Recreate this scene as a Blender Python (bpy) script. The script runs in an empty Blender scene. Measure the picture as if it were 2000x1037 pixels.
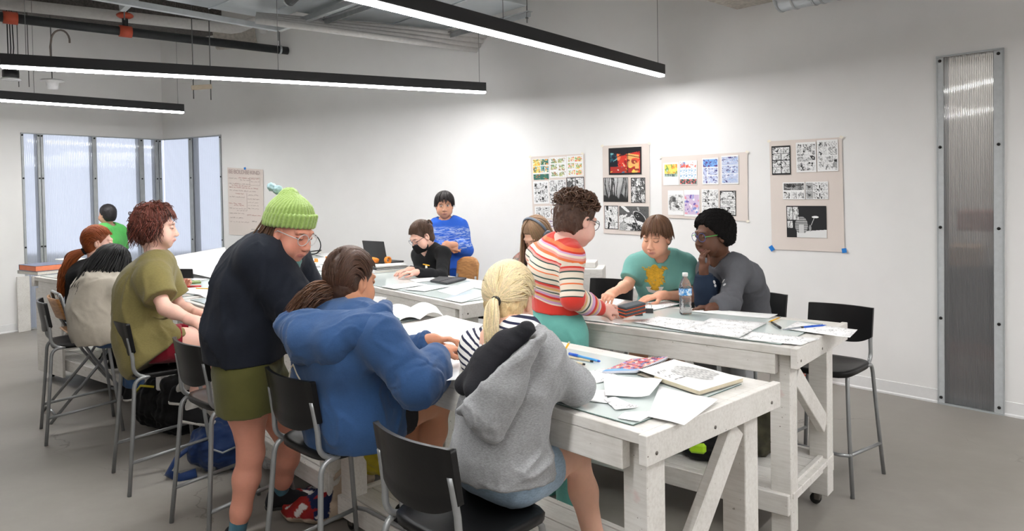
import bpy, bmesh, math, random
import numpy as np
from mathutils import Vector, Matrix, Quaternion
SC = bpy.context.scene
COL = SC.collection
random.seed(7)
# ---------------------------------------------------------------- camera model (metres; camera 1.58 m above the floor)
CAMH, FPX, PCX, PCY = 1.58, 1400.0, 1000.0, 404.0
_p, _a = math.radians(1.26), math.radians(0.98)
FW = Vector((0, math.cos(_p), -math.sin(_p)))
_up0 = Vector((0, math.sin(_p), math.cos(_p))); _r0 = Vector((1, 0, 0))
CR = math.cos(_a)*_r0 - math.sin(_a)*_up0
CU = math.cos(_a)*_up0 + math.sin(_a)*_r0
CAM = Vector((0, 0, CAMH))
def ray(x, y): return FW + CR*((x-PCX)/FPX) - CU*((y-PCY)/FPX)
def Z(x, y, z=0.0):            # point of a surveyed feature on the horizontal plane z
    d = ray(x, y); return CAM + d*((z-CAMH)/d.z)
def D(x, y, dep):              # point of a surveyed feature at a distance dep along the room
    d = ray(x, y); return CAM + d*(dep/d.y)
def V(*a): return Vector(a)
def nrm(v): return Vector(v).normalized()
def rotz(v, a): return Vector((v.x*math.cos(a)-v.y*math.sin(a), v.x*math.sin(a)+v.y*math.cos(a), v.z))
# ---------------------------------------------------------------- materials
MATS = {}
def _in(n, k, v):
    if k in n.inputs: n.inputs[k].default_value = v
class NT:
    def __init__(s, name):
        s.m = bpy.data.materials.new(name); s.m.use_nodes = True
        s.t = s.m.node_tree; s.t.nodes.clear()
        s.out = s.n('ShaderNodeOutputMaterial')
    def n(s, typ, **kw):
        nd = s.t.nodes.new(typ)
        for k, v in kw.items(): setattr(nd, k, v)
        return nd
    def l(s, a, b): s.t.links.new(a, b)
    def coord(s, scale=(1,1,1), kind='Object'):
        tc = s.n('ShaderNodeTexCoord'); mp = s.n('ShaderNodeMapping'); mp.inputs['Scale'].default_value = scale
        s.l(tc.outputs[kind], mp.inputs['Vector']); return mp.outputs['Vector']
    def noise(s, vec, scale, detail=4, rough=.55, dist=0):
        n = s.n('ShaderNodeTexNoise'); n.inputs['Scale'].default_value = scale; n.inputs['Detail'].default_value = detail
        n.inputs['Roughness'].default_value = rough; n.inputs['Distortion'].default_value = dist
        s.l(vec, n.inputs['Vector']); return n.outputs['Fac']
    def ramp(s, fac, stops):
        r = s.n('ShaderNodeValToRGB'); e = r.color_ramp.elements
        while len(e) < len(stops): e.new(.5)
        for i, (p, c) in enumerate(stops):
            e[i].position = p; e[i].color = (c[0], c[1], c[2], 1) if hasattr(c, '__len__') else (c, c, c, 1)
        s.l(fac, r.inputs['Fac']); return r.outputs['Color']
    def mix(s, fac, a, b, mode='MIX'):
        m = s.n('ShaderNodeMix', data_type='RGBA', blend_type=mode)
        for k, v in ((0, fac), (6, a), (7, b)):
            if isinstance(v, bpy.types.NodeSocket): s.l(v, m.inputs[k])
            else: m.inputs[k].default_value = v if k == 0 else (v[0], v[1], v[2], 1)
        return m.outputs[2]
    def bump(s, h, strength=.2, dist=.01, prev=None):
        b = s.n('ShaderNodeBump'); b.inputs['Strength'].default_value = strength; b.inputs['Distance'].default_value = dist
        s.l(h, b.inputs['Height'])
        if prev is not None: s.l(prev, b.inputs['Normal'])
        return b.outputs['Normal']
    def pbr(s, col, rough=.6, metal=0, normal=None, **kw):
        b = s.n('ShaderNodeBsdfPrincipled')
        if isinstance(col, bpy.types.NodeSocket): s.l(col, b.inputs['Base Color'])
        else: b.inputs['Base Color'].default_value = (col[0], col[1], col[2], 1)
        if isinstance(rough, bpy.types.NodeSocket): s.l(rough, b.inputs['Roughness'])
        else: b.inputs['Roughness'].default_value = rough
        b.inputs['Metallic'].default_value = metal
        for k, v in kw.items(): _in(b, k.replace('_', ' '), v)
        if normal is not None: s.l(normal, b.inputs['Normal'])
        s.l(b.outputs[0], s.out.inputs[0]); return b
def sr(r, g, b):       # 0-255 display colour -> linear
    f = lambda c: (c/255/12.92) if c/255 <= .04045 else ((c/255+.055)/1.055)**2.4
    return (f(r), f(g), f(b))
def plain(name, col, rough=.6, metal=0, var=.06, scale=30, bump=0, **kw):
    if name in MATS: return MATS[name]
    t = NT(name); v = t.coord()
    n = t.noise(v, scale, 4)
    lo = tuple(c*(1-var) for c in col); hi = tuple(min(1, c*(1+var)) for c in col)
    c = t.ramp(n, [(.3, lo), (.7, hi)])
    nm = t.bump(t.noise(v, scale*4, 3), bump, .004) if bump else None
    t.pbr(c, rough, metal, nm, **kw); MATS[name] = t.m; return t.m
def fabric(name, col, var=.10, weave=900, bump=.25, rough=.9, heather=0, sheen=.15):
    if name in MATS: return MATS[name]
    t = NT(name); v = t.coord()
    n = t.noise(v, 9, 5); n2 = t.noise(v, weave*.35, 2)
    lo = tuple(c*(1-var) for c in col); hi = tuple(min(1, c*(1+var)) for c in col)
    c = t.ramp(n, [(.3, lo), (.7, hi)])
    if heather:
        vs = t.coord((.35, .35, 1.0))
        h = t.noise(vs, weave*.28, 3, .7)
        c = t.mix(heather, c, t.ramp(h, [(.38, tuple(x*.62 for x in col)), (.62, tuple(min(1, x*1.3) for x in col))]))
    nm = t.bump(n2, bump, .0012)
    nm = t.bump(t.noise(v, 38, 4), .18, .008, nm)
    t.pbr(c, rough, 0, nm, Sheen_Weight=sheen if max(col) > .05 else .03, Specular_IOR_Level=.2); MATS[name] = t.m; return t.m
def attrmat(name, rough=.6, var=.08, scale=60, bump=.1, sss=0, spec=.4, **kw):   # colour carried by the mesh (eyes, lips, dyed stripes)
    if name in MATS: return MATS[name]
    t = NT(name); v = t.coord()
    a = t.n('ShaderNodeAttribute', attribute_name='Col')
    n = t.noise(v, scale, 4)
    c = t.mix(1.0, a.outputs['Color'], t.ramp(n, [(.25, 1-var), (.75, 1.0)]), 'MULTIPLY')
    nm = t.bump(t.noise(v, scale*5, 3), bump, .002) if bump else None
    b = t.pbr(c, rough, 0, nm, Specular_IOR_Level=spec, **kw)
    if sss: b.inputs['Subsurface Weight'].default_value = sss; b.inputs['Subsurface Radius'].default_value = (.01, .004, .002); b.inputs['Subsurface Scale'].default_value = .6
    MATS[name] = t.m; return t.m
def emit(name, col, st):
    if name in MATS: return MATS[name]
    t = NT(name); e = t.n('ShaderNodeEmission'); e.inputs[0].default_value = (*col, 1); e.inputs[1].default_value = st
    t.l(e.outputs[0], t.out.inputs[0]); MATS[name] = t.m; return t.m
# ---------------------------------------------------------------- mesh builder
def frame_from(axis, hint=None):
    z = nrm(axis); h = Vector(hint) if hint is not None else (V(0,0,1) if abs(z.z) < .9 else V(1,0,0))
    x = h - z*h.dot(z)
    if x.length < 1e-6: x = z.orthogonal()
    x.normalize(); return x, z.cross(x), z
class MB:
    def __init__(s): s.v = []; s.f = []; s.mi = []; s.c = []; s.cur = 0; s.cc = (1,1,1); s.flat = set()
    def _add(s, vs, fs, flat=False):
        o = len(s.v); s.v.extend([tuple(p) for p in vs]); s.c.extend([s.cc]*len(vs))
        for f in fs:
            if flat: s.flat.add(len(s.f))
            s.f.append([i+o for i in f]); s.mi.append(s.cur)
        return s
    def box(s, c, size, ax=None, bev=0):
        c = Vector(c); x, y, z = ax if ax else (V(1,0,0), V(0,1,0), V(0,0,1))
        hx, hy, hz = [k/2 for k in size]
        if bev <= 0:
            vs = [c+x*(hx*i)+y*(hy*j)+z*(hz*k) for k in (-1,1) for j in (-1,1) for i in (-1,1)]
            return s._add(vs, [(0,2,3,1),(4,5,7,6),(0,1,5,4),(2,6,7,3),(0,4,6,2),(1,3,7,5)], True)
        b = min(bev, hx*.9, hy*.9, hz*.9); vs = []; idx = {}
        for k in (-1,1):
            for j in (-1,1):
                for i in (-1,1):
                    for a in range(3):
                        q = [hx-b, hy-b, hz-b]; q[a] += b
                        idx[(i,j,k,a)] = len(vs); vs.append(c+x*(q[0]*i)+y*(q[1]*j)+z*(q[2]*k))
        fs = []
        def fc(l): fs.append(l)
        for a in range(3):
            u, w = (a+1)%3, (a+2)%3
            for sg in (-1,1):
                l = []
                for (p, q) in ((-1,-1),(1,-1),(1,1),(-1,1)):
                    t = [0,0,0]; t[a]=sg; t[u]=p; t[w]=q; l.append(idx[(*t, a)])
                fc(l if sg > 0 else l[::-1])
            for p in (-1,1):
                for q in (-1,1):
                    t0=[0,0,0]; t1=[0,0,0]; t0[a]=-1; t1[a]=1
                    for t in (t0,t1): t[u]=p; t[w]=q
                    l=[idx[(*t0,u)],idx[(*t1,u)],idx[(*t1,w)],idx[(*t0,w)]]
                    fc(l if p*q > 0 else l[::-1])
        for i in (-1,1):
            for j in (-1,1):
                for k in (-1,1):
                    l=[idx[(i,j,k,a)] for a in range(3)]; fc(l if i*j*k > 0 else l[::-1])
        return s._add(vs, fs, True)
    def beam(s, a, b, w, h, hint=None, bev=.003):
        a, b = Vector(a), Vector(b); x, y, z = frame_from(b-a, hint)
        return s.box((a+b)/2, (w, h, (b-a).length), (x, y, z), bev)
    def tube(s, pts, r, seg=8, caps=True, squash=1.0, hint=None):
        pts = [Vector(p) for p in pts]; n = len(pts)
        rr = r if hasattr(r, '__len__') else [r]*n
        vs = []; x = None
        for i, p in enumerate(pts):
            t = (pts[min(i+1,n-1)]-pts[max(i-1,0)])
            if t.length < 1e-9: t = V(0,0,1)
            t.normalize()
            if x is None: x, y, _ = frame_from(t, hint)
            else:
                x = x - t*x.dot(t)
                if x.length < 1e-6: x = t.orthogonal()
                x.normalize(); y = t.cross(x)
            for k in range(seg):
                a = 2*math.pi*k/seg; vs.append(p + x*(rr[i]*math.cos(a)) + y*(rr[i]*squash*math.sin(a)))
        fs = [(i*seg+k, i*seg+(k+1)%seg, (i+1)*seg+(k+1)%seg, (i+1)*seg+k) for i in range(n-1) for k in range(seg)]
        if caps: fs += [tuple(range(seg))[::-1], tuple((n-1)*seg+k for k in range(seg))]
        return s._add(vs, fs)
    def lathe(s, c, prof, seg=20, axis=(0,0,1), caps=True):
        x, y, z = frame_from(axis); c = Vector(c); vs = []
        for (r, h) in prof:
            for k in range(seg):
                a = 2*math.pi*k/seg; vs.append(c + x*(r*math.cos(a)) + y*(r*math.sin(a)) + z*h)
        n = len(prof)
        fs = [(i*seg+k, i*seg+(k+1)%seg, (i+1)*seg+(k+1)%seg, (i+1)*seg+k) for i in range(n-1) for k in range(seg)]
        if caps: fs += [tuple(range(seg))[::-1], tuple((n-1)*seg+k for k in range(seg))]
        return s._add(vs, fs)
    def sphere(s, c, r, seg=12, rings=8, ax=None):
        rx, ry, rz = r if hasattr(r, '__len__') else (r, r, r)
        x, y, z = ax if ax else (V(1,0,0), V(0,1,0), V(0,0,1)); c = Vector(c); vs = []
        for i in range(1, rings):
            t = math.pi*i/rings
            for k in range(seg):
                a = 2*math.pi*k/seg
                vs.append(c + x*(rx*math.sin(t)*math.cos(a)) + y*(ry*math.sin(t)*math.sin(a)) + z*(rz*math.cos(t)))
        fs = [(i*seg+k, (i+1)*seg+k, (i+1)*seg+(k+1)%seg, i*seg+(k+1)%seg) for i in range(rings-2) for k in range(seg)]
        vs += [c+z*rz, c-z*rz]; a, b = len(vs)-2, len(vs)-1
        fs += [(a, k, (k+1)%seg) for k in range(seg)] + [(b, (rings-2)*seg+(k+1)%seg, (rings-2)*seg+k) for k in range(seg)]
        return s._add(vs, fs)
    def prism(s, poly, depth, o, ax):       # polygon (u,v) in the plane of ax[0], ax[1], extruded along ax[2]
        x, y, z = ax; o = Vector(o); n = len(poly)
        vs = [o+x*u+y*v for u, v in poly] + [o+x*u+y*v+z*depth for u, v in poly]
        return s._add(vs, [tuple(range(n))[::-1], tuple(range(n, 2*n))] + [(i, (i+1)%n, n+(i+1)%n, n+i) for i in range(n)], True)
    def quad(s, a, b, c, d): return s._add([a, b, c, d], [(0,1,2,3)], True)
    def grid(s, fn, nu, nv, thick=None):
        vs = [fn(i/(nu-1), j/(nv-1)) for j in range(nv) for i in range(nu)]
        fs = [(j*nu+i, j*nu+i+1, (j+1)*nu+i+1, (j+1)*nu+i) for j in range(nv-1) for i in range(nu-1)]
        if thick is None: return s._add(vs, fs)
        N = len(vs); vs2 = [Vector(p)-Vector(thick) for p in vs]
        per = [i for i in range(nu)] + [j*nu+nu-1 for j in range(1,nv)] + [(nv-1)*nu+i for i in range(nu-2,-1,-1)] + [j*nu for j in range(nv-2,0,-1)]
        return s._add(vs+vs2, fs+[tuple(i+N for i in f[::-1]) for f in fs]+[(per[k], N+per[k], N+per[(k+1)%len(per)], per[(k+1)%len(per)]) for k in range(len(per))])
    def build(s, name, mat, parent=None, off=None, smooth=True):
        me = bpy.data.meshes.new(name)
        vs = s.v if off is None else [(p[0]-off[0], p[1]-off[1], p[2]-off[2]) for p in s.v]
        me.from_pydata(vs, [], s.f)
        for m in (mat if isinstance(mat, (list, tuple)) else [mat]): me.materials.append(m)
        if smooth:
            me.polygons.foreach_set('use_smooth', [i not in s.flat for i in range(len(s.f))])
        me.polygons.foreach_set('material_index', s.mi)
        if any(c != (1,1,1) for c in s.c):
            a = me.color_attributes.new('Col', 'FLOAT_COLOR', 'POINT')
            a.data.foreach_set('color', [k for c in s.c for k in (*c, 1.0)])
        me.update()
        o = bpy.data.objects.new(name, me); COL.objects.link(o)
        if parent is not None: o.parent = parent
        return o
# ---------------------------------------------------------------- naming
def tag(o, label=None, cat=None, group=None, kind=None):
    for k, v in (('label', label), ('category', cat), ('group', group), ('kind', kind)):
        if v: o[k] = v
    return o
def thing(name, label, cat, loc=(0,0,0), rz=0, group=None):
    o = bpy.data.objects.new(name, None); COL.objects.link(o); o.empty_display_size = .1
    o.location = loc; o.rotation_euler = (0, 0, rz)
    return tag(o, label, cat, group)
def single(name, mb, mat, label, cat, base, group=None):     # a thing that is one mesh: origin at its base
    o = mb.build(name, mat, None, base); o.location = base
    return tag(o, label, cat, group)
def copy_tree(o, parent=None):
    c = o.copy(); COL.objects.link(c)
    if parent is not None: c.parent = parent
    for ch in [k for k in bpy.data.objects if k.parent == o]: copy_tree(ch, c)
    return c
# ================================================================ camera
cd = bpy.data.cameras.new('camera'); cam = bpy.data.objects.new('camera', cd); COL.objects.link(cam)
cd.sensor_width = 36; cd.lens = 36*FPX/2000; cd.shift_y = -(518.5-PCY)/2000; cd.clip_start = .05; cd.clip_end = 200
M = Matrix((CR, CU, -FW)).transposed().to_4x4(); M.translation = CAM; cam.matrix_world = M
SC.camera = cam
# ================================================================ room
def mat_wall():
    t = NT('wall_paint'); v = t.coord()
    c = t.ramp(t.noise(v, 3, 3), [(.3, sr(232,231,230)), (.7, sr(236,235,234))])
    t.pbr(c, .75, 0, t.bump(t.noise(v, 260, 3), .06, .002), Specular_IOR_Level=.25); return t.m
WALL = mat_wall()
def mat_floor():
    t = NT('concrete_floor'); v = t.coord()
    n1 = t.noise(v, .9, 6, .6, .4); n2 = t.noise(v, 7, 6, .65); n3 = t.noise(v, 120, 3)
    c = t.ramp(n1, [(.3, sr(134,129,122)), (.55, sr(145,140,134)), (.75, sr(152,148,142))])
    c = t.mix(.35, c, t.ramp(n2, [(.35, sr(124,119,112)), (.65, sr(154,150,144))]))
    vo = t.n('ShaderNodeTexVoronoi', feature='DISTANCE_TO_EDGE'); vo.inputs['Scale'].default_value = .55
    w = t.n('ShaderNodeVectorMath', operation='ADD')
    nz = t.n('ShaderNodeTexNoise'); nz.inputs['Scale'].default_value = 3; nz.inputs['Detail'].default_value = 6
    t.l(v, nz.inputs['Vector'])
    sc = t.n('ShaderNodeVectorMath', operation='SCALE'); sc.inputs['Scale'].default_value = .5
    t.l(nz.outputs['Color'], sc.inputs[0]); t.l(v, w.inputs[0]); t.l(sc.outputs[0], w.inputs[1]); t.l(w.outputs[0], vo.inputs['Vector'])
    crack = t.ramp(vo.outputs['Distance'], [(.0, .62), (.004, 1.0)])
    gate = t.ramp(t.noise(v, .7, 2), [(.5, 1.0), (.56, 0.0)])
    c = t.mix(1.0, c, t.mix(gate, crack, (1,1,1)), 'MULTIPLY')
    sp = t.ramp(t.noise(v, 38, 2), [(.74, 0.0), (.78, 1.0)])
    c = t.mix(t.mix(.22, (0,0,0), sp), c, sr(180,175,169))
    rg = t.ramp(n2, [(.3, .42), (.7, .62)])
    t.pbr(c, rg, 0, t.bump(n3, .05, .002), Specular_IOR_Level=.35); return t.m
FLOOR = mat_floor()
WALL_GREY = plain('grey_wall_paint', sr(214,212,210), .8, var=.03)
TRIM = plain('baseboard_vinyl', sr(226,226,226), .5, var=.02)
CEIL = plain('concrete_deck', sr(206,205,203), .9, var=.08, scale=6, bump=.3)
ROOM = []
WZ = 4.3
def struct(name, mb, mat, parent=None):
    o = mb.build(name, mat, parent)
    if parent is None: o['kind'] = 'structure'
    return o
struct('floor', MB().box((0, 4, -.05), (34, 34, .1)), FLOOR)
struct('ceiling', MB().box((0, 4, WZ+.1), (34, 34, .2)), CEIL)
# plan of the walls (floor points)
dl = nrm((.593, .805, 0)); WL0 = V(-6.03, 8.44, 0)
CORN = WL0 + dl*1.976
PA = V(-3.81, 9.45, 0); PB = V(2.60, 5.63, 0); PC = V(3.308, 4.81, 0)
TA = nrm(PA-CORN); TB = nrm((.672, -.74, 0))
def herm(t):
    L = 7.46; h = (2*t**3-3*t*t+1, t**3-2*t*t+t, -2*t**3+3*t*t, t**3-t*t)
    return PA*h[0] + TA*(L*h[1]) + PB*h[2] + TB*(L*h[3])
BACK = [CORN] + [PA] + [herm(i/40) for i in range(1, 41)] + [PB + TB*.1*i for i in range(1, 45)]
def wall_at(px):            # where the sight line through px meets the back wall: (point, tangent)
    for a, b in zip(BACK, BACK[1:]):
        s = (px-PCX)/FPX
        fa, fb = a.x-s*a.y, b.x-s*b.y
        if fa <= 0 <= fb:
            u = fa/(fa-fb); return a.lerp(b, u), nrm(b-a)
def seg_at(px, a, d):
    s = (px-PCX)/FPX; u = (s*a.y-a.x)/(d.x-s*d.y); return a + d*u
def wall_strip(mb, pts, z0, z1, th):
    """a wall of thickness th behind the line pts (room side is to the right of travel reversed)"""
    n = len(pts); rows = [[], [], [], []]
    for i, p in enumerate(pts):
        d = nrm(pts[min(i+1,n-1)]-pts[max(i-1,0)]); o = V(-d.y, d.x, 0)*th
        for k, (q, z) in enumerate(((p, z0), (p, z1), (p+o, z1), (p+o, z0))): rows[k].append(V(q.x, q.y, z))
    for k in range(4):
        A, B = rows[k], rows[(k+1)%4]
        mb._add(A+B, [(i, n+i, n+i+1, i+1) for i in range(n-1)])
    mb._add([r[0] for r in rows]+[r[-1] for r in rows], [(0,3,2,1), (4,5,6,7)], True)
# openings: the corner window (both sides of CORN) and the tall slot window in the right part of the back wall
WIN_H = 2.385
WL_A = seg_at(44.5, WL0, dl); WR_B = PA + TA*0.0
_pa, _ta = wall_at(1831.5); _pb, _tb = wall_at(1962.5)
SL_A, SL_B, SLOT_H = _pa, _pb, 2.485
def cut_poly(a, b):
    """the run of BACK between two points on it"""
    out = []
    def key(p): return min(range(len(BACK)-1), key=lambda i: abs((BACK[i]-p).length+(BACK[i+1]-p).length-(BACK[i+1]-BACK[i]).length))
    ia, ib = key(a), key(b)
    return [a] + BACK[ia+1:ib+1] + [b]
mb = MB()
END = BACK[-1]
_full = [CORN] + [p for p in cut_poly(PA+(BACK[2]-PA)*.0005, SL_A)]
_r = cut_poly(SL_B, END)
wall_strip(mb, _full[1:], 0, WIN_H, .15)
wall_strip(mb, _full, WIN_H, SLOT_H, .15)
wall_strip(mb, _full+_r, SLOT_H, WZ, .15)
wall_strip(mb, _r, 0, SLOT_H, .15)
struct('wall_back', mb, WALL)
mb = MB()
LEFT_FAR = WL0 - dl*6.5
wall_strip(mb, [LEFT_FAR, WL_A], 0, WZ, .15)
wall_strip(mb, [WL_A, CORN], WIN_H, WZ, .15)
struct('wall_left', mb, WALL)
# the rest of the room, behind and beside the camera
R1 = END; R2 = V(6.2, -4.5, 0); L2 = V(-9.9, -4.5, 0)
mb = MB(); wall_strip(mb, [R1, R2], 0, WZ, .15); struct('wall_right', mb, WALL_GREY)
mb = MB(); wall_strip(mb, [R2, L2], 0, WZ, .15); struct('wall_front', mb, WALL_GREY)
mb = MB(); wall_strip(mb, [L2, LEFT_FAR], 0, WZ, .15); struct('wall_side', mb, WALL_GREY)
# baseboards
def base_run(name, pts):
    mb = MB(); n = len(pts)
    prof = [(.0,.0),(.012,.0),(.012,.012),(.006,.02),(.005,.098),(.0,.101)]
    vs = []
    for i, p in enumerate(pts):
        d = nrm(pts[min(i+1,n-1)]-pts[max(i-1,0)]); o = V(d.y, -d.x, 0)
        for (u, z) in prof: q = p+o*u; vs.append(V(q.x, q.y, z))
    k = len(prof); fs = [(i*k+j, (i+1)*k+j, (i+1)*k+j+1, i*k+j+1) for i in range(n-1) for j in range(k-1)]
    mb._add(vs, fs, True); return struct(name, mb, TRIM)
base_run('baseboard_back', cut_poly(PA, SL_A)); base_run('baseboard_right', cut_poly(SL_B, END))
base_run('baseboard_left', [LEFT_FAR, WL_A])
# ---------------------------------------------------------------- windows of ribbed polycarbonate over steel studs
def mat_poly(name, tint, frost, rough, ribs):
    t = NT(name)
    tr = t.n('ShaderNodeBsdfTranslucent'); tr.inputs[0].default_value = (*tint, 1)
    rf = t.n('ShaderNodeBsdfRefraction'); rf.inputs['Color'].default_value = (*tint, 1); rf.inputs['Roughness'].default_value = rough; rf.inputs['IOR'].default_value = 1.02
    gl = t.n('ShaderNodeBsdfGlossy'); gl.inputs['Roughness'].default_value = .05
    df = t.n('ShaderNodeBsdfDiffuse'); df.inputs[0].default_value = (.8,.82,.85,1)
    m1 = t.n('ShaderNodeMixShader'); m1.inputs[0].default_value = frost
    t.l(rf.outputs[0], m1.inputs[1]); t.l(tr.outputs[0], m1.inputs[2])
    m2 = t.n('ShaderNodeMixShader'); m2.inputs[0].default_value = .10
    t.l(m1.outputs[0], m2.inputs[1]); t.l(df.outputs[0], m2.inputs[2])
    fr = t.n('ShaderNodeFresnel'); fr.inputs[0].default_value = 1.65
    m3 = t.n('ShaderNodeMixShader'); t.l(fr.outputs[0], m3.inputs[0]); t.l(m2.outputs[0], m3.inputs[1]); t.l(gl.outputs[0], m3.inputs[2])
    t.l(m3.outputs[0], t.out.inputs[0]); return t.m
POLY = mat_poly('polycarbonate_sheet', (.90,.93,.99), .62, .45, 0)
POLY2 = mat_poly('polycarbonate_slot', (.86,.86,.86), .35, .28, 0)
STEEL = plain('galvanised_stud', sr(186,188,190), .42, .85, var=.12, scale=14, bump=.05)
STEEL2 = plain('galvanised_frame', sr(176,180,182), .5, .25, var=.08, scale=14, bump=.05)
BLACKP = plain('black_plastic', sr(22,22,23), .38, var=.1, scale=40, bump=.06)
SCREW = plain('black_screw', sr(25,25,25), .4, .3)
def ribbed(mb, a, b, z0, z1, pitch, off, amp=.0035, th=.012):
    d = nrm(b-a); o = V(d.y, -d.x, 0)    # o points into the room
    L = (b-a).length; n = max(2, int(L/pitch)); vs = []
    pts = []
    for i in range(n):
        for (u, w) in ((.08, 0), (.5, amp), (.92, 0)): pts.append((a+d*((i+u)/n*L), w))
    pts = [(a, 0)] + pts + [(b, 0)]
    for (p, w) in pts:
        for q, z in ((p+o*(off+w), z0), (p+o*(off+w), z1)): vs.append(V(q.x, q.y, z))
    fs = [(2*i, 2*i+2, 2*i+3, 2*i+1) for i in range(len(pts)-1)]
    mb._add(vs, fs, True)
def screws(mb, p, o, zs):
    for z in zs: mb.lathe(V(p.x, p.y, z)-o*.002, [(.011,0),(.011,.004),(.006,.008)], 10, o)
win = bpy.data.objects.new('window_1', None); COL.objects.link(win); win['kind'] = 'structure'
oL = V(dl.y, -dl.x, 0); oR = V(TA.y, -TA.x, 0)
def on_left(px): return seg_at(px, WL0, dl)
def on_right(px): return seg_at(px, CORN, TA)
for (x0, x1) in ((46, 82), (82, 187.5), (187.5, 279), (279, 321.5)):
    mb = MB(); ribbed(mb, on_left(x0), on_left(x1), .02, WIN_H-.006, .02, -.004); struct('pane', mb, POLY, win)
for (x0, x1) in ((322.5, 375.5), (375.5, 434)):
    mb = MB(); ribbed(mb, on_right(x0), on_right(x1), .02, WIN_H-.006, .02, -.004); struct('pane', mb, POLY, win)
def stud(name, p, d, o, w, wall=None):
    mb = MB()
    mb.box(V(p.x, p.y, WIN_H/2)-o*.055, (w, .085, WIN_H-.01), (d, o, V(0,0,1)), .002)
    s_ = struct(name, mb, STEEL2, win)
    m2 = MB(); m2.box(V(p.x, p.y, WIN_H/2)+o*.0065, (w*.9, .004, WIN_H-.012), (d, o, V(0,0,1)), .001)
    m3 = MB(); screws(m3, p+o*.01, o, [WIN_H-.03, WIN_H-.55, 1.0, .45])
    struct('batten', m2, STEEL2, s_); struct('screws', m3, SCREW, s_)
for (x0, x1) in ((44.8, 50), (76, 82), (82.5, 88.5), (183, 192), (274, 284), (305, 312), (312.5, 318)):
    a, b = on_left(x0), on_left(x1); stud('stud', (a+b)/2, dl, oL, (b-a).length)
for (x0, x1) in ((371.5, 379.5), (432, 435)):
    a, b = on_right(x0), on_right(x1); stud('stud', (a+b)/2, TA, oR, (b-a).length)
mb = MB()
mb.box((V(WL_A.x, WL_A.y, 0)+CORN)/2+V(0,0,WIN_H-.006)+oL*.002, ((CORN-WL_A).length, .03, .012), (dl, oL, V(0,0,1)))
mb.box((CORN+PA)/2+V(0,0,WIN_H-.006)+oR*.002, ((PA-CORN).length, .03, .012), (TA, oR, V(0,0,1)))
mb.box((V(WL_A.x, WL_A.y, 0)+CORN)/2+V(0,0,.012)+oL*.002, ((CORN-WL_A).length, .03, .02), (dl, oL, V(0,0,1)))
mb.box((CORN+PA)/2+V(0,0,.012)+oR*.002, ((PA-CORN).length, .03, .02), (TA, oR, V(0,0,1)))
struct('frame', mb, STEEL2, win)
# slot window
win2 = bpy.data.objects.new('window_2', None); COL.objects.link(win2); win2['kind'] = 'structure'
sd = nrm(SL_B-SL_A); so = V(sd.y, -sd.x, 0); SW = (SL_B-SL_A).length
mb = MB(); ribbed(mb, SL_A+sd*.042, SL_B-sd*.056, .02, SLOT_H-.012, .0105, .012, .003); struct('pane', mb, POLY2, win2)
mb = MB(); n_ = int((SW-.11)/.0105)
for k in range(n_):
    p = SL_A+sd*(.05+(SW-.115)*k/(n_-1)); mb.box(V(p.x, p.y, SLOT_H/2+.02)-so*.004, (.0016, .007, SLOT_H-.09), (sd, so, V(0,0,1)))
struct('webs', mb, plain('polycarbonate_web', sr(176,178,180), .4), win2)
for (u0, u1) in ((0, .045), (SW-.06, SW)):
    mb = MB(); p = SL_A+sd*((u0+u1)/2)
    mb.box(V(p.x, p.y, SLOT_H/2)-so*.05, (u1-u0, .1, SLOT_H-.01), (sd, so, V(0,0,1)), .002)
    s_ = struct('stud', mb, STEEL2, win2)
    m2 = MB(); m2.box(V(p.x, p.y, SLOT_H/2)+so*.0115, (u1-u0, .005, SLOT_H-.012), (sd, so, V(0,0,1)), .001); struct('batten', m2, plain('zinc_batten', sr(190,194,196), .5, .1), s_)
    m3 = MB(); screws(m3, p+so*.017, so, [SLOT_H-.035, 1.84, 1.27, .62, .05]); struct('screws', m3, SCREW, s_)
mb = MB(); pm = (SL_A+SL_B)/2
mb.box(V(pm.x, pm.y, SLOT_H-.006)-so*.02, (SW, .09, .012), (sd, so, V(0,0,1)))
mb.box(V(pm.x, pm.y, .03)-so*.035, (SW, .07, .06), (sd, so, V(0,0,1)))
mb.box(V(pm.x, pm.y, .006)+so*.01, (SW, .02, .012), (sd, so, V(0,0,1)))
for u in (.004, SW-.004): p = SL_A+sd*u; mb.box(V(p.x, p.y, SLOT_H/2)+so*.006, (.008, .02, SLOT_H), (sd, so, V(0,0,1)))
struct('frame', mb, STEEL2, win2)
# corridor behind the slot window: a closed, dim space
mb = MB(); ax = (sd, so, V(0,0,1)); c0 = V(pm.x, pm.y, 0)-so*.15
mb.box(c0-so*1.3+V(0,0,1.4), (3.2, .05, 2.8), ax); 
for sg in (-1, 1): mb.box(c0-so*.65+sd*(1.6*sg)+V(0,0,1.4), (.05, 1.3, 2.8), ax)
mb.box(c0-so*.65+V(0,0,2.82), (3.2, 1.3, .04), ax)
struct('wall_corridor', mb, plain('corridor_paint', sr(214,211,207), .8, var=.03))
mb = MB(); mb.box(c0-so*.65+V(0,0,2.78), (1.2, .3, .02), ax); struct('ceiling_added_light', mb, emit('corridor_added_light', (1,.97,.92), 10))  # unseen glowing panel, added to brighten the slot window from behind
def corr(u, z, w, h, dd, col, nm):
    m = MB(); m.box(c0-so*(.35+dd)+sd*u+V(0,0,z), (w, .3, h), ax, .01); struct(nm, m, plain(nm+'_paint', col, .7))
corr(-.1, .62, .5, .62, .25, sr(52,50,50), 'room_cabinet'); corr(.02, 1.28, .7, .16, .5, sr(150,96,84), 'room_shelf'); corr(.1, .30, .9, .10, .2, sr(176,128,112), 'room_bench'); corr(-.22, 1.02, .2, .16, .2, sr(190,160,130), 'room_box')
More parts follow.
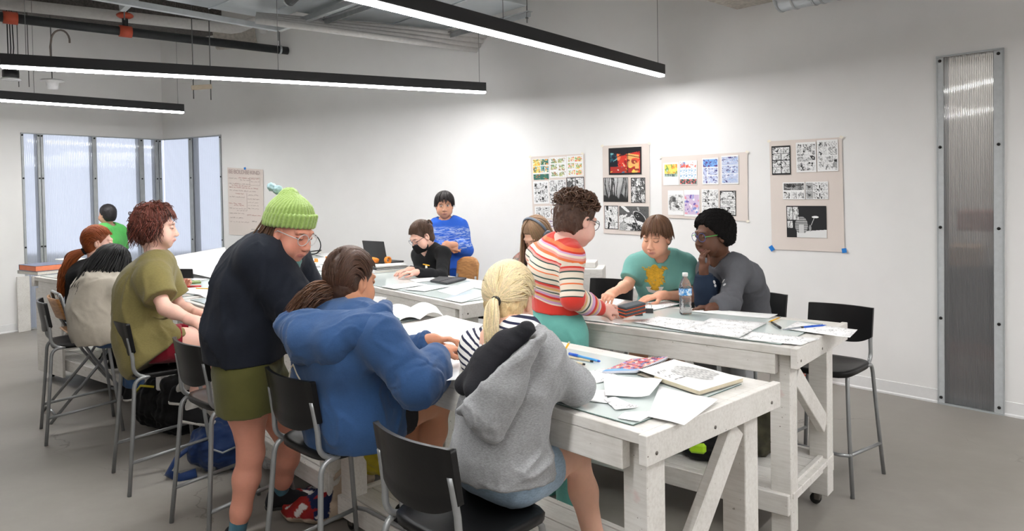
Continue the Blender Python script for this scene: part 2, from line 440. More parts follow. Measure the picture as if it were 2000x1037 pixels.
# ---------------------------------------------------------------- world: daylight outside the windows
w = bpy.data.worlds.new('sky'); SC.world = w; w.use_nodes = True; nt = w.node_tree; nt.nodes.clear()
o_ = nt.nodes.new('ShaderNodeOutputWorld'); b_ = nt.nodes.new('ShaderNodeBackground')
g_ = nt.nodes.new('ShaderNodeTexCoord'); s_ = nt.nodes.new('ShaderNodeSeparateXYZ'); r_ = nt.nodes.new('ShaderNodeValToRGB')
nt.links.new(g_.outputs['Generated'], s_.inputs[0]); nt.links.new(s_.outputs[2], r_.inputs[0])
e = r_.color_ramp.elements; e[0].position = .0; e[0].color = (.80,.85,.98,1); e[1].position = .5; e[1].color = (.80,.88,1.0,1)
nt.links.new(r_.outputs[0], b_.inputs[0]); b_.inputs[1].default_value = 1.8; nt.links.new(b_.outputs[0], o_.inputs[0])
# ================================================================ linear lights, 2.55 m above the floor
LAMP = emit('lamp_diffuser', (1.0, .99, .98), 98)
LAMP_SIDE = emit('lamp_diffuser_side', (1.0, .99, .98), 28)
HOUS = plain('black_housing', sr(38,38,40), .45, .2, var=.05)
WIRE = plain('steel_wire', sr(120,120,120), .5, .6)
ZL = 2.55
def linear_lamp(a, b, label, wires=(.03, .97), zt=WZ):
    a, b = V(a.x, a.y, 0), V(b.x, b.y, 0); m = (a+b)/2; d = nrm(b-a); o = V(d.y, -d.x, 0); L = (b-a).length
    t = thing('linear_pendant_lamp', label, 'lamp', (m.x, m.y, ZL), math.atan2(d.y, d.x), 'linear pendant lamps')
    h = MB(); X = (V(1,0,0), V(0,1,0), V(0,0,1))
    h.box((0,0,.062), (L, .066, .085), X, .002); h.build('housing', HOUS, t)
    l = MB(); l.box((0,0,.0095), (L-.004, .058, .019), X, .004); dz = l.build('diffuser', [LAMP_SIDE, LAMP], t)
    for p_ in dz.data.polygons: p_.material_index = 1 if p_.normal.z < -.9 else 0
    for u in wires:
        w_ = MB(); w_.tube([((u-.5)*L, 0, .10), ((u-.5)*L, 0, zt-ZL)], .0022, 6); w_.build('suspension_wire', WIRE, t)
    return t
f1a, f1b = Z(762, 18.6, ZL), Z(1293, 150.3, ZL); f1a = f1a-(f1b-f1a)*.55
linear_lamp(f1a, f1b, 'black linear pendant lamp ending closest to the slot window', (.10, .55, .985))
linear_lamp(Z(1.6, 132.8, ZL), Z(947.3, 182.7, ZL), 'long black linear pendant lamp seen whole below the iron pipe', (.04, .50, .985))
f3a, f3b = Z(0, 198, ZL), Z(358, 221.5, ZL); f3a = f3a-(f3b-f3a)*1.2
linear_lamp(f3a, f3b, 'black linear pendant lamp hanging nearest the corner window', (.62, .985))
# ================================================================ work tables
def mat_paint():
    t = NT('white_painted_wood'); v = t.coord()
    g = t.coord((1.2, 14, 14)); gz = t.coord((14, 14, 1.2))
    n = t.noise(v, 5, 6, .65)
    c = t.ramp(n, [(.25, sr(199,195,188)), (.5, sr(222,219,214)), (.8, sr(231,229,225))])
    grain = t.noise(g, 7, 5, .6)
    c = t.mix(.30, c, t.ramp(grain, [(.35, sr(188,183,175)), (.6, sr(228,226,222))]))
    dirt = t.ramp(t.noise(v, 17, 5, .7), [(.66, 0.0), (.74, .85)])
    c = t.mix(dirt, c, sr(150,143,134))
    pk = t.ramp(t.noise(v, 8.3, 3, .5), [(.71, 0.0), (.77, .35)])
    c = t.mix(pk, c, sr(205,150,150))
    ding = t.ramp(t.noise(v, 60, 2, .5), [(.74, 0.0), (.77, .9)])
    c = t.mix(ding, c, sr(92,80,70))
    nm = t.bump(grain, .12, .004); nm = t.bump(t.noise(v, 90, 3), .08, .002, nm)
    t.pbr(c, .55, 0, nm, Specular_IOR_Level=.35); return t.m
PAINT = mat_paint()
PAINT_END = plain('worn_painted_edge', sr(196,188,176), .6, var=.14, scale=18, bump=.1)
GLASS = plain('glass_table_sheet', sr(214,224,222), .04, var=.02, scale=3, Specular_IOR_Level=.6)
GEDGE = plain('glass_edge', sr(70,96,90), .1)
RUBBER = plain('black_rubber', sr(20,20,20), .5)
BOLT = plain('steel_bolt', sr(120,115,110), .4, .8)
TABLE_H = .90
X3 = (V(1,0,0), V(0,1,0), V(0,0,1))
def table(corner, ldir, L, W, label, shelf=None, brace=(1,), glass=True, legs_in=.05, panel=False, group='white wooden work tables'):
    """corner = the camera-side end corner at the right; local x runs from it along ldir, y across the table"""
    ld = nrm(V(ldir.x, ldir.y, 0)); t = thing('work_table', label, 'table', (corner.x, corner.y, 0), math.atan2(ld.y, ld.x), group)
    H = TABLE_H; mb = MB
    Wd = -W       # local y: the far side lies at -W (ld points to the viewer's left)
    m = mb(); m.box((L/2, Wd/2, H-.017), (L-.06, W, .034), X3, .002); m.build('tabletop', PAINT, t)
    for x in (.014, L-.014):
        m = mb(); m.box((x, Wd/2, H-.041), (.028, W+.03, .086), X3, .002); o = m.build('end_board', PAINT, t)
        for y in (-.03, -W*.45, -W+.05):
            k = mb(); k.lathe((x-.0145 if x < .1 else x+.0145, y, H-.055), [(.006,0),(.006,.0015),(.003,.002)], 8, (-1,0,0) if x < .1 else (1,0,0)); k.build('bolt', BOLT, o)
    for y in (-.022, Wd+.022):
        m = mb(); m.box((L/2, y, H-.034-.045), (L-.20, .038, .088), X3, .003); m.build('apron', PAINT, t)
    zb = .065
    lx = (.05+.05, L-.05-.05); ly = (-.075-.03, Wd+.085)
    for i, x in enumerate(lx):
        for j, y in enumerate(ly):
            m = mb(); m.box((x, y, (zb+H-.034)/2), (.088, .088, H-.034-zb), X3, .003); g = m.build('leg', PAINT, t)
            c = mb(); c.lathe((x, y, .057), [(.014,0),(.03,.002),(.03,.008)], 10)
            c.box((x+.018, y, .04), (.03, .036, .034), X3, .004)
            cs = c.build('caster', BOLT, g)
            c = mb(); c.lathe((x+.028, y-.012, .026), [(.012,0),(.026,.002),(.026,.022),(.012,.024)], 14, (0,1,0)); c.build('wheel', RUBBER, cs)
    for e in brace:           # diagonal brace at an end, e: +1 from the camera-side foot up, -1 from the far foot up
        x = lx[0] if abs(e) == 1 else lx[1]
        ya, yb = (ly[0]-.044, ly[1]+.044) if e > 0 else (ly[1]+.044, ly[0]-.044)
        m = mb(); m.beam((x-.02, ya, .27 if e > 0 else .42), (x-.02, yb+ (.03 if e > 0 else -.03), H-.13 if e > 0 else H-.16), .036, .088, (1,0,0)); m.build('brace', PAINT, t)
    if shelf:
        m = mb(); n = max(2, int(W/.14))
        for k in range(n):
            y = ly[0]+.03 + (ly[1]-ly[0]-.06)*(k+.5)/n
            m.box((L/2, y, shelf-.012), (L-.10, abs(ly[1]-ly[0]-.06)/n-.004, .024), X3, .002)
        m.build('shelf', PAINT, t)
        for y in (ly[0]+.05, ly[1]-.05):
            m = mb(); m.box((L/2, y, shelf-.045), (L-.12, .036, .09), X3, .003); m.build('shelf_rail', PAINT, t)
        for x in (lx[0]-.01, lx[1]+.01):
            m = mb(); m.box((x, (ly[0]+ly[1])/2, shelf-.03), (.024, abs(ly[1]-ly[0])-.09, .086), X3, .002); m.build('shelf_end_rail', PAINT, t)
    if panel:
        m = mb(); m.box((L-.30, -.012, .44), (.52, .02, .72), X3, .002); m.build('side_panel', PAINT, t)
    if glass:
        m = mb(); gx0, gx1 = .085, L-.06; gy0, gy1 = -.035, Wd+.10
        m.box(((gx0+gx1)/2, (gy0+gy1)/2, H+.003), (gx1-gx0, abs(gy1-gy0), .005), X3, .0008); g = m.build('glass_sheet', GLASS, t)
        m = mb()
        for (a, b) in (((gx0,gy0),(gx1,gy0)), ((gx1,gy0),(gx1,gy1)), ((gx1,gy1),(gx0,gy1)), ((gx0,gy1),(gx0,gy0))):
            m.beam((a[0],a[1],H+.0025), (b[0],b[1],H+.0025), .0016, .0046, (0,0,1), 0)
        m.build('glass_rim', GEDGE, g)
    return t
h = TABLE_H
A_c = Z(1269.2, 851.5, h); A_l = Z(355, 586, h); A_len = (A_l-A_c).length; A_d = nrm(A_l-A_c)
A_far = Z(1523.6, 749.8, h); WA = abs((A_far-A_c).cross(A_d).z)
L1 = A_len*.5
table(A_c, A_d, L1-.004, WA, 'white paint-stained wooden work table where the blonde sketcher sits', shelf=.18, brace=(1,))
table(A_c+A_d*(L1+.004), A_d, A_len-L1-.004, WA, 'white wooden work table beside the girl in the blue hoodie', shelf=.24, brace=(2,))
B_c = Z(1559.5, 681.8, h); B_l = Z(1143.5, 629.6, h); B_d = nrm(B_l-B_c); B_far = Z(1667.5, 632.6, h)
WB = abs((B_far-B_c).cross(B_d).z)
table(B_c, B_d, 1.52, WB, 'white wooden work table carrying the water bottle, backpacks on its shelf', shelf=.25, brace=(-1,))
E_c = Z(905.5, 596, h); E_l = Z(578, 530.5, h); E_d = nrm(E_l-E_c); E_len = (E_l-E_c).length
table(E_c, E_d, E_len-.01, .78, 'white wooden work table in front of the masked girl', shelf=None, brace=())
table(E_c+E_d*(E_len+.01), E_d, 1.9, 1.05, 'white wooden work table piled with papers near the poster of notes', brace=())
C_c = Z(361.5, 583.5, h); C_l = Z(64.6, 540, h); C_d = nrm(C_l-C_c); C_len = (C_l-C_c).length
table(C_c, C_d, C_len, .82, 'white wooden work table with books at its end near the corner window', shelf=.22, brace=(2,), panel=True)
F_d = C_d; F_p = V(-F_d.y*-1, -F_d.x, 0)
F_n = V(F_d.y, -F_d.x, 0)
F_c = C_c + F_n*.87 + C_d*1.40
table(F_c, F_d, 1.4, .60, 'white wooden work table under the large curled drawing', brace=())
# ================================================================ bar stools
TUBE = plain('grey_enamelled_tube', sr(150,152,153), .38, .55, var=.05, scale=20)
SEATM = plain('black_moulded_plastic', sr(17,17,18), .36, var=.12, scale=25, bump=.05, Specular_IOR_Level=.28)
def stool_shell(w, h, sag, th, top_curve):
    pass
def make_stool():
    """local +y is the direction the sitter faces; origin on the floor below the seat centre"""
    t = thing('bar_stool', 'stool', 'stool')
    # seat: a shallow dished shell
    m = MB(); W, Dp, zs = .37, .36, .63
    def outline(a, k):
        c, s = math.cos(a), math.sin(a); e = 4.5
        r = (abs(c)**e+abs(s)**e)**(-1/e); return V(c*r*W/2*k, s*r*Dp/2*k, 0)
    n = 40; rings = [(1.0, -.028), (1.01, -.006), (.985, .0), (.88, -.004), (.6, -.012), (.25, -.016)]
    vs = []
    for k, z in rings:
        for i in range(n):
            p = outline(2*math.pi*i/n, k); front = max(0, p.y/(Dp/2)-.6)*.03
            vs.append(p+V(0, 0, zs+z-front))
    fs = [(r*n+i, r*n+(i+1)%n, (r+1)*n+(i+1)%n, (r+1)*n+i) for r in range(len(rings)-1) for i in range(n)]
    fs.append(tuple((len(rings)-1)*n+i for i in range(n))); fs.append(tuple(range(n))[::-1])
    m._add(vs, fs); m.build('seat', SEATM, t)
    # backrest: a shell curved round the sitter, straight top edge, bowed lower edge, with a raised rim
    m = MB(); bw, zt = .350, .908
    def face(u, v, off):
        x = (u-.5)*bw; s = abs(2*u-1)
        zlow = .708 + .045*(s**3); z = zlow + (zt-zlow)*v
        y = -.205 + .035*s*s - (z-.72)*.16 - .002
        rim = min(1, min(u, 1-u)*bw/.03, v*.17/.04+.0)
        dish = .006*min(1, rim)**2
        return V(x, y - off + (dish if off else -dish*.6)*.7, z)
    nu, nv = 29, 15
    f1 = [face(i/(nu-1), j/(nv-1), 0) for j in range(nv) for i in range(nu)]
    f2 = [face(i/(nu-1), j/(nv-1), .020) for j in range(nv) for i in range(nu)]
    N = nu*nv
    fs = [(j*nu+i, (j+1)*nu+i, (j+1)*nu+i+1, j*nu+i+1) for j in range(nv-1) for i in range(nu-1)]
    fs += [tuple(N+k for k in f[::-1]) for f in list(fs)]
    m._add(f1+f2, fs)
    per = [i for i in range(nu)]+[j*nu+nu-1 for j in range(1,nv)]+[(nv-1)*nu+i for i in range(nu-2,-1,-1)]+[j*nu for j in range(nv-2,0,-1)]
    ev = [f1[i] for i in per]+[f2[i] for i in per]; P = len(per)
    m._add(ev, [(k, (k+1)%P, P+(k+1)%P, P+k) for k in range(P)])
    m.build('backrest', SEATM, t)
    r = .0105
    for sg in (-1, 1):
        # rear leg: from the floor up, cane bend at the top into the seat
        m = MB(); x = sg*.165
        pts = [V(sg*.215, -.235, .0), V(sg*.19, -.205, .35), V(sg*.176, -.19, .56)]
        for k in range(1, 7):
            a = math.pi/2*k/6; pts.append(V(x+sg*.01, -.188+.05*(1-math.cos(a)), .565+.045*math.sin(a)))
        pts.append(V(x, -.08, .612)); m.tube(pts, r, 10); m.build('leg', TUBE, t)
        m = MB(); m.tube([V(sg*.205, .205, 0), V(sg*.175, .165, .35), V(sg*.16, .14, .58), V(sg*.155, .12, .606)], r, 10); m.build('leg', TUBE, t)
        # backrest upright: J-shaped tube from the side of the seat
        m = MB(); pts = [V(sg*.155, -.02, .607), V(sg*.165, -.11, .61)]
        for k in range(1, 7):
            a = math.pi/2*k/6; pts.append(V(sg*.166, -.13-.06*math.sin(a), .613+.06*(1-math.cos(a))))
        pts += [V(sg*.164, -.192, .72), V(sg*.160, -.204, .80), V(sg*.158, -.209, .83)]
        m.tube(pts, r, 10); m.build('back_upright', TUBE, t)
        for (y, z) in ():
            pass
    # footrest: a U of tube round three sides
    m = MB(); z = .26
    def leg_at(sg, front, zz):
        u = zz/.35
        return V(sg*(.205-.03*u), .205-.04*u, zz) if front else V(sg*(.215-.025*u), -.235+.03*u, zz)
    for sg in (-1, 1):
        b, f = leg_at(sg, 0, .17), leg_at(sg, 1, .21)
        m.tube([b, b.lerp(f, .5), f+V(0, .012, 0)], .0095, 8)
    a, b = leg_at(-1, 1, .21), leg_at(1, 1, .21)
    pts = [a+V(0,.012,0)] + [V(a.x*(1-2*k/8), a.y+.03, .21) for k in range(1, 8)] + [b+V(0,.012,0)]
    m.tube(pts, .0095, 8)
    m.build('footrest', TUBE, t)
    m = MB()
    m.tube([V(-.16, .12, .604), V(.16, .12, .604)], .009, 8); m.tube([V(-.16, -.08, .607), V(.16, -.08, .607)], .009, 8)
    m.build('seat_rail', TUBE, t)
    return t
STOOL = make_stool(); _used = [0]
def place_stool(x, y, face, label):
    o = STOOL if not _used[0] else copy_tree(STOOL)
    _used[0] = 1; o['label'] = label; o['group'] = 'black bar stools with grey tube legs'
    o.location = (x, y, 0); o.rotation_euler = (0, 0, math.atan2(face[1], face[0])-math.pi/2); return o
place_stool(-2.95, 4.87, (.80,.60), 'black bar stool with its back exposed, nearest the book table')
place_stool(-2.00, 4.07, (.78,.63), 'black bar stool under the person in the olive T-shirt')
place_stool(-1.36, 3.46, (.70,.71), 'empty black bar stool directly behind the standing person in shorts')
place_stool(-.70, 2.83, (.70,.71), 'black bar stool under the girl in the blue hoodie')
place_stool(-.14, 2.13, (.70,.71), 'black bar stool under the blonde girl in the grey hoodie')
place_stool(1.69, 3.87, (-.70,-.71), 'empty black bar stool by the bare wall, past the bottle table')
# ================================================================ figures: implicit surfaces meshed with surface nets
F32 = np.float32
def A3(v): return np.array((v[0], v[1], v[2]), F32)
def smin(a, b, k):
    h = np.maximum(k-np.abs(a-b), 0)/k
    return np.minimum(a, b)-h*h*k*.25
def wn(P, f, seed, n=7):              # smooth noise, about -1..1; f may be a 3-vector of frequencies
    rs = np.random.RandomState(seed); f = np.array(f, F32)*np.ones(3, F32); o = 0
    for i in range(n):
        d = rs.normal(size=3); d = d/np.linalg.norm(d)*rs.uniform(.6, 1.6)
        o = o + np.sin((P*(d*f).astype(F32)).sum(-1)*6.283+rs.uniform(0, 6.283))
    return o/(n*.5)
def rotm(x, y, z): return np.array([x[:], y[:], z[:]], F32)
class SDF:
    def __init__(s): s.p = []
    def _a(s, fn, lo, hi, k, op): s.p.append((fn, np.array(lo, F32), np.array(hi, F32), k, op)); return s
    def cone(s, a, b, ra, rb, k=.03, side=None, ratio=1.0, ratio2=None, op='u'):
        a, b = A3(a), A3(b); ba = b-a; L2 = float(ba@ba)+1e-9; u = None
        if side is not None:
            u = A3(side); n = ba/math.sqrt(L2); u = u-n*(u@n); u = u/(np.linalg.norm(u)+1e-9)
        r2 = ratio if ratio2 is None else ratio2
        def fn(P):
            pa = P-a; t = np.clip((pa@ba)/L2, 0, 1)[..., None]; q = pa-ba*t; t = t[..., 0]
            r = ra+(rb-ra)*t
            if u is None: return np.sqrt((q*q).sum(-1))-r
            w = q@u; rt = ratio+(r2-ratio)*t; rest = np.maximum((q*q).sum(-1)-w*w, 0)
            g = np.sqrt(rest+(w/rt)**2); 
            return (g-r)*(.5+.5*np.where(np.abs(w)/rt > np.sqrt(rest), rt, 1.0))
        m = max(ra*max(1, ratio), rb*max(1, r2))+k+.02
        return s._a(fn, np.minimum(a, b)-m, np.maximum(a, b)+m, k, op)
    def chain(s, pts, rs, k=.03, side=None, ratios=None, op='u'):
        for i in range(len(pts)-1):
            if ratios: s.cone(pts[i], pts[i+1], rs[i], rs[i+1], k, side, ratios[i], ratios[i+1], op)
            else: s.cone(pts[i], pts[i+1], rs[i], rs[i+1], k, op=op)
        return s
    def ell(s, c, r, ax=None, k=.03, op='u'):
        c = A3(c); r = A3(r); R = rotm(*ax) if ax is not None else np.eye(3, dtype=F32)
        def fn(P):
            q = (P-c)@R.T; k0 = np.sqrt(((q/r)**2).sum(-1))+1e-6; k1 = np.sqrt(((q/(r*r))**2).sum(-1))+1e-6
            return k0*(k0-1)/k1
        m = float(r.max())+k+.02
        return s._a(fn, c-m, c+m, k, op)
    def cut(s, p, n, k=.008):          # keep the side where (x-p).n < 0
        p = A3(p); n = A3(nrm(n)); s.p.append((lambda P: (P-p)@n, None, None, k, 'i')); return s
    def eval(s, P, d0=9.0):
        pass
    def mesh(s, res, post=None, lo=None, hi=None):
        if lo is None:
            lo = np.min([p[1] for p in s.p if p[1] is not None and p[4] == 'u'], 0)
            hi = np.max([p[2] for p in s.p if p[2] is not None and p[4] == 'u'], 0)
        n = np.ceil((hi-lo)/res).astype(int)+1
        ax = [lo[i]+np.arange(n[i], dtype=F32)*res for i in range(3)]
        d = np.full(n, .5, F32)
        def sub(sl):
            g = np.meshgrid(ax[0][sl[0]], ax[1][sl[1]], ax[2][sl[2]], indexing='ij'); return np.stack(g, -1).astype(F32)
        for fn, l, h, k, op in s.p:
            if l is None: sl = (slice(None),)*3
            else:
                i0 = np.maximum(np.floor((l-lo)/res).astype(int), 0); i1 = np.minimum(np.ceil((h-lo)/res).astype(int)+1, n)
                if (i1 <= i0).any(): continue
                sl = tuple(slice(a, b) for a, b in zip(i0, i1))
            v = fn(sub(sl)).astype(F32)
            if op == 'u': d[sl] = smin(d[sl], v, k)
            elif op == 's': d[sl] = -smin(-d[sl], v, k)
            else: d[sl] = -smin(-d[sl], -v, k)
        if post is not None:
            near = np.abs(d) < .05
            P = np.stack([ax[i][ix] for i, ix in enumerate(np.nonzero(near))], -1)
            d[near] += post(P).astype(F32)
        d[0] = d[-1] = .5; d[:, 0] = d[:, -1] = .5; d[:, :, 0] = d[:, :, -1] = .5
        return nets(d, lo, res)
def nets(d, lo, h):
    ins = d < 0; nx, ny, nz = d.shape
    cnt = np.zeros((nx-1, ny-1, nz-1), np.uint8)
    for i in (0,1):
        for j in (0,1):
            for k in (0,1): cnt += ins[i:nx-1+i, j:ny-1+j, k:nz-1+k]
    act = (cnt > 0) & (cnt < 8); I = np.nonzero(act); N = len(I[0])
    idx = np.full(act.shape, -1, np.int32); idx[I] = np.arange(N)
    acc = np.zeros((N, 3), F32); num = np.zeros(N, F32)
    C = [(i, j, k) for i in (0,1) for j in (0,1) for k in (0,1)]
    for a in C:
        for ax_ in range(3):
            if a[ax_]: continue
            b = list(a); b[ax_] = 1
            da = d[I[0]+a[0], I[1]+a[1], I[2]+a[2]]; db = d[I[0]+b[0], I[1]+b[1], I[2]+b[2]]
            m = (da < 0) != (db < 0); t = np.where(m, da/(da-db+1e-12), 0)
            for c in range(3): acc[:, c] += np.where(m, a[c]+(t if c == ax_ else 0), 0)
            num += m
    Vv = (np.stack(I, -1).astype(F32)+acc/num[:, None])*h+lo
    Q = []
    for ax_ in range(3):
        sl0 = [slice(None)]*3; sl1 = [slice(None)]*3; sl0[ax_] = slice(0, -1); sl1[ax_] = slice(1, None)
        a, b = ins[tuple(sl0)], ins[tuple(sl1)]
        u, w = (ax_+1)%3, (ax_+2)%3
        for sign in (0, 1):
            m = (a & ~b) if sign == 0 else (~a & b)
            E = np.stack(np.nonzero(m), -1)
            E = E[(E[:, u] > 0) & (E[:, w] > 0) & (E[:, u] < d.shape[u]-1) & (E[:, w] < d.shape[w]-1)]
            q = []
            for (p, r) in ((-1,-1),(0,-1),(0,0),(-1,0)):
                c = E.copy(); c[:, u] += p; c[:, w] += r; q.append(idx[c[:,0], c[:,1], c[:,2]])
            q = np.stack(q, -1)
            Q.append(q if sign == 0 else q[:, ::-1])
    return Vv, np.concatenate(Q)
def weld(parts):
    Vs, Qs, o = [], [], 0
    for v, q in parts: Vs.append(v); Qs.append(q+o); o += len(v)
    return np.concatenate(Vs), np.concatenate(Qs)
def np_mesh(name, vq, mat, parent, off, attrs=None, relax=0):
    v, q = vq
    v = v-A3(off)
    me = bpy.data.meshes.new(name); me.vertices.add(len(v)); me.vertices.foreach_set('co', v.ravel().astype(F32))
    me.loops.add(q.size); me.loops.foreach_set('vertex_index', q.ravel().astype(np.int32))
    me.polygons.add(len(q)); me.polygons.foreach_set('loop_start', np.arange(0, q.size, 4, dtype=np.int32))
    me.polygons.foreach_set('use_smooth', np.ones(len(q), bool))
    me.update(calc_edges=True)
    for m in (mat if isinstance(mat, (list, tuple)) else [mat]): me.materials.append(m)
    for k, a in (attrs or {}).items():
        if a.ndim == 2:
            at = me.color_attributes.new(k, 'FLOAT_COLOR', 'POINT')
            at.data.foreach_set('color', np.concatenate([a, np.ones((len(a), 1))], 1).astype(F32).ravel())
        else:
            at = me.attributes.new(k, 'FLOAT', 'POINT'); at.data.foreach_set('value', a.astype(F32))
    o = bpy.data.objects.new(name, me); COL.objects.link(o); o.parent = parent; return o
# ---------------------------------------------------------------- anatomy
class Head:
    def __init__(s, c, f, u=(0,0,1), sc=1.0):
        s.c = Vector(c); s.f = nrm(f); s.r = nrm(s.f.cross(Vector(u))); s.u = s.r.cross(s.f); s.sc = sc
        s.ax = (s.r, s.f, s.u)
    def p(s, x, y, z): return s.c + (s.r*x + s.f*y + s.u*z)*s.sc
    def loc(s, P): return ((P-A3(s.c))@rotm(*s.ax).T)/s.sc
def head_sdf(S, h, smile=0, chub=1.0, ears=True):
    k = h.sc; E = lambda c, r, kk=.02, op='u': S.ell(h.p(*c), tuple(x*k for x in r), h.ax, kk*k, op)
    E((0,-.016,.032), (.073,.093,.086)); E((0,.022,-.03), (.060*chub,.066,.080), .03)
    E((0,.055,-.088), (.028,.026,.022), .03)
    for sx in (-1, 1):
        E((sx*.044*chub,.048,-.045), (.030,.032,.038), .03)
        S.cone(h.p(sx*.014,.084,.030), h.p(sx*.045,.074,.028), .009*k, .007*k, .018*k)
        E((sx*.032,.097,.007), (.016,.012,.012), .014, 's')
        E((sx*.031,.075,.007), (.0145,.0145,.0125), .004)
        E((sx*.012,.098,-.036), (.009,.011,.008), .010)
    S.cone(h.p(0,.086,.010), h.p(0,.106,-.030), .007*k, .0098*k, .014*k)
    S.cone(h.p(-.019,.082,-.061+smile*.006), h.p(0,.092,-.060), .005*k, .008*k, .010*k); S.cone(h.p(.019,.082,-.061+smile*.006), h.p(0,.092,-.060), .005*k, .008*k, .010*k)
    S.cone(h.p(-.015,.082,-.072+smile*.002), h.p(.015,.082,-.072+smile*.002), .008*k, .008*k, .010*k)
    if ears:
        for sx in (-1, 1):
            S.ell(h.p(sx*.076,-.004,-.004), (.010*k,.020*k,.032*k), h.ax, .008*k); S.ell(h.p(sx*.083,.002,-.002), (.006*k,.010*k,.018*k), h.ax, .006*k, 's')
def skin_paint(h, base, P, eyes='down', lips=(.50,.20,.18), brow=(.10,.06,.04), blush=.12, iris=(.08,.05,.03), teeth=False):
    q = h.loc(P); C = np.tile(np.array(base, F32), (len(P), 1))
    def blend(w, col):
        nonlocal C
        w = np.clip(w, 0, 1)[:, None]; C = C*(1-w)+np.array(col, F32)*w
    front = q[:, 1] > .02
    d = np.sqrt(((q-np.array((0,.09,-.067), F32))**2*np.array((.18, .5, 1.6), F32)).sum(-1))
    blend(np.where(front, np.clip((.0135-d)/.004, 0, .75), 0), lips)
    if teeth: blend(np.where((q[:, 1] > .07)&(np.abs(q[:, 0]) < .019), np.clip((.0038-np.abs(q[:, 2]+.066-q[:, 0]**2*14))/.0012, 0, .95), 0), (.72,.70,.66))
    for sx in (-1, 1):
        d = np.sqrt(((q-np.array((sx*.045,.07,-.035), F32))**2).sum(-1)); blend(np.where(front, np.clip((.03-d)/.03, 0, 1)*blush, 0), (base[0]*.95, base[1]*.55, base[2]*.5))
        d = np.sqrt(((q-np.array((sx*.034,.085,.027), F32))**2*np.array((.12,.3,2.4), F32)).sum(-1)); blend(np.where(q[:, 1] > .04, np.clip((.0075-d)/.003, 0, .8), 0), brow)
        e = q-np.array((sx*.031,.088,.007), F32)
        if eyes == 'open':
            d = np.sqrt(e[:, 0]**2*.42+e[:, 2]**2*2.4); blend(np.where(q[:, 1] > .06, np.clip((.0095-d)/.0022, 0, 1), 0), (.75,.72,.70))
            d = np.sqrt(e[:, 0]**2+e[:, 2]**2); blend(np.where(q[:, 1] > .06, np.clip((.0062-d)/.0015, 0, 1), 0), iris)
            blend(np.where(q[:, 1] > .06, np.clip((.0028-np.abs(e[:, 2]-.0085+e[:, 0]**2*14))/.001, 0, 1)*(np.abs(e[:, 0]) < .014), 0), (.05,.03,.03))
        else:
            blend(np.where(q[:, 1] > .06, np.clip((.0032-np.abs(e[:, 2]+.004-e[:, 0]**2*14))/.0012, 0, .85)*(np.abs(e[:, 0]) < .0145), 0), (.06,.035,.03))
    d = np.sqrt(((q-np.array((0,.108,-.037), F32))**2).sum(-1)); blend(np.clip((.016-d)/.016, 0, 1)*blush, (base[0]*.95, base[1]*.6, base[2]*.55))
    return C
FL = ((-.030, .036, .026, .019), (-.010, .041, .029, .021), (.011, .038, .027, .020), (.030, .029, .020, .017))
def hand_sdf(S, w, d, n, side, curl=.35, sc=.9, thumb=.5, spread=.06):
    """w wrist point, d pointing direction, n back-of-hand normal, side: +1 when the thumb lies along d x n"""
    w = Vector(w); d = nrm(d); n = nrm(Vector(n)-d*Vector(n).dot(d)); t = d.cross(n)*side      # t: towards the thumb
    k = sc; P = lambda a, b, c: w + (d*a + t*b + n*c)*k
    S.cone(P(-.03,0,0), P(.015,0,0), .024*k, .024*k, .02*k, t, 1.25)
    S.cone(P(.015,.004,0), P(.082,.002,.004), .0145*k, .0125*k, .018*k, t, 2.1, 3.0)
    for i, (off, a, b, c) in enumerate(FL):
        y = -off; ang = -.2; base = P(.083-.006*abs(i-1.2), y, .003); cu = curl*(1+.12*i)
        dirn = nrm(d + t*(y*spread*22)); r = (.0095, .0098, .0094, .0082)[i]*k
        ang = 0; p = base; seg = []
        for j, Ln in enumerate((a, b, c)):
            ang += cu*(.7, 1.1, .8)[j]
            q = p + (dirn*math.cos(ang) - n*math.sin(ang))*(Ln*k)
            S.cone(p, q, r*(1-.08*j), r*(.95-.1*j), .006*k); p = q
    p0 = P(.022, .026, -.004); p1 = P(.052, .046+.012*(1-thumb), -.014-.012*thumb); p2 = P(.082, .048-.020*thumb+.008*(1-thumb), -.020-.020*thumb); p3 = P(.103, .040-.034*thumb+.010*(1-thumb), -.024-.020*thumb)
    S.cone(P(.008,.012,0), p0, .016*k, .0155*k, .02*k); S.cone(p0, p1, .0145*k, .0115*k, .01*k); S.cone(p1, p2, .0112*k, .0098*k, .006*k); S.cone(p2, p3, .0098*k, .0078*k, .006*k)
    return P
def shoe_sdf(S, an, d, sc=1.0):
    d = nrm(V(d[0], d[1], 0)); s_ = V(-d.y, d.x, 0); k = sc; P = lambda a, b, c: Vector(an) + (d*a + s_*b + V(0,0,c))*k
    S.cone(P(-.045,0,-.045), P(.15,0,-.052), .032*k, .026*k, .02, s_, 1.15, 1.5)
    S.cone(P(-.02,0,.0), P(.09,0,-.035), .042*k, .030*k, .03, s_, .95, 1.2)
    S.cut(P(0,0,-.075), (0,0,-1), .004)
SKIN = attrmat('skin', .55, .05, 70, .06, .10, .35)
MATTE = attrmat('cropped_hair', .85, .5, 300, 1.0, 0, .15)
HAIRM = attrmat('hair', .45, .30, 260, .15, 0, .35)
DEF = dict(sh=.046, hipw=.0)
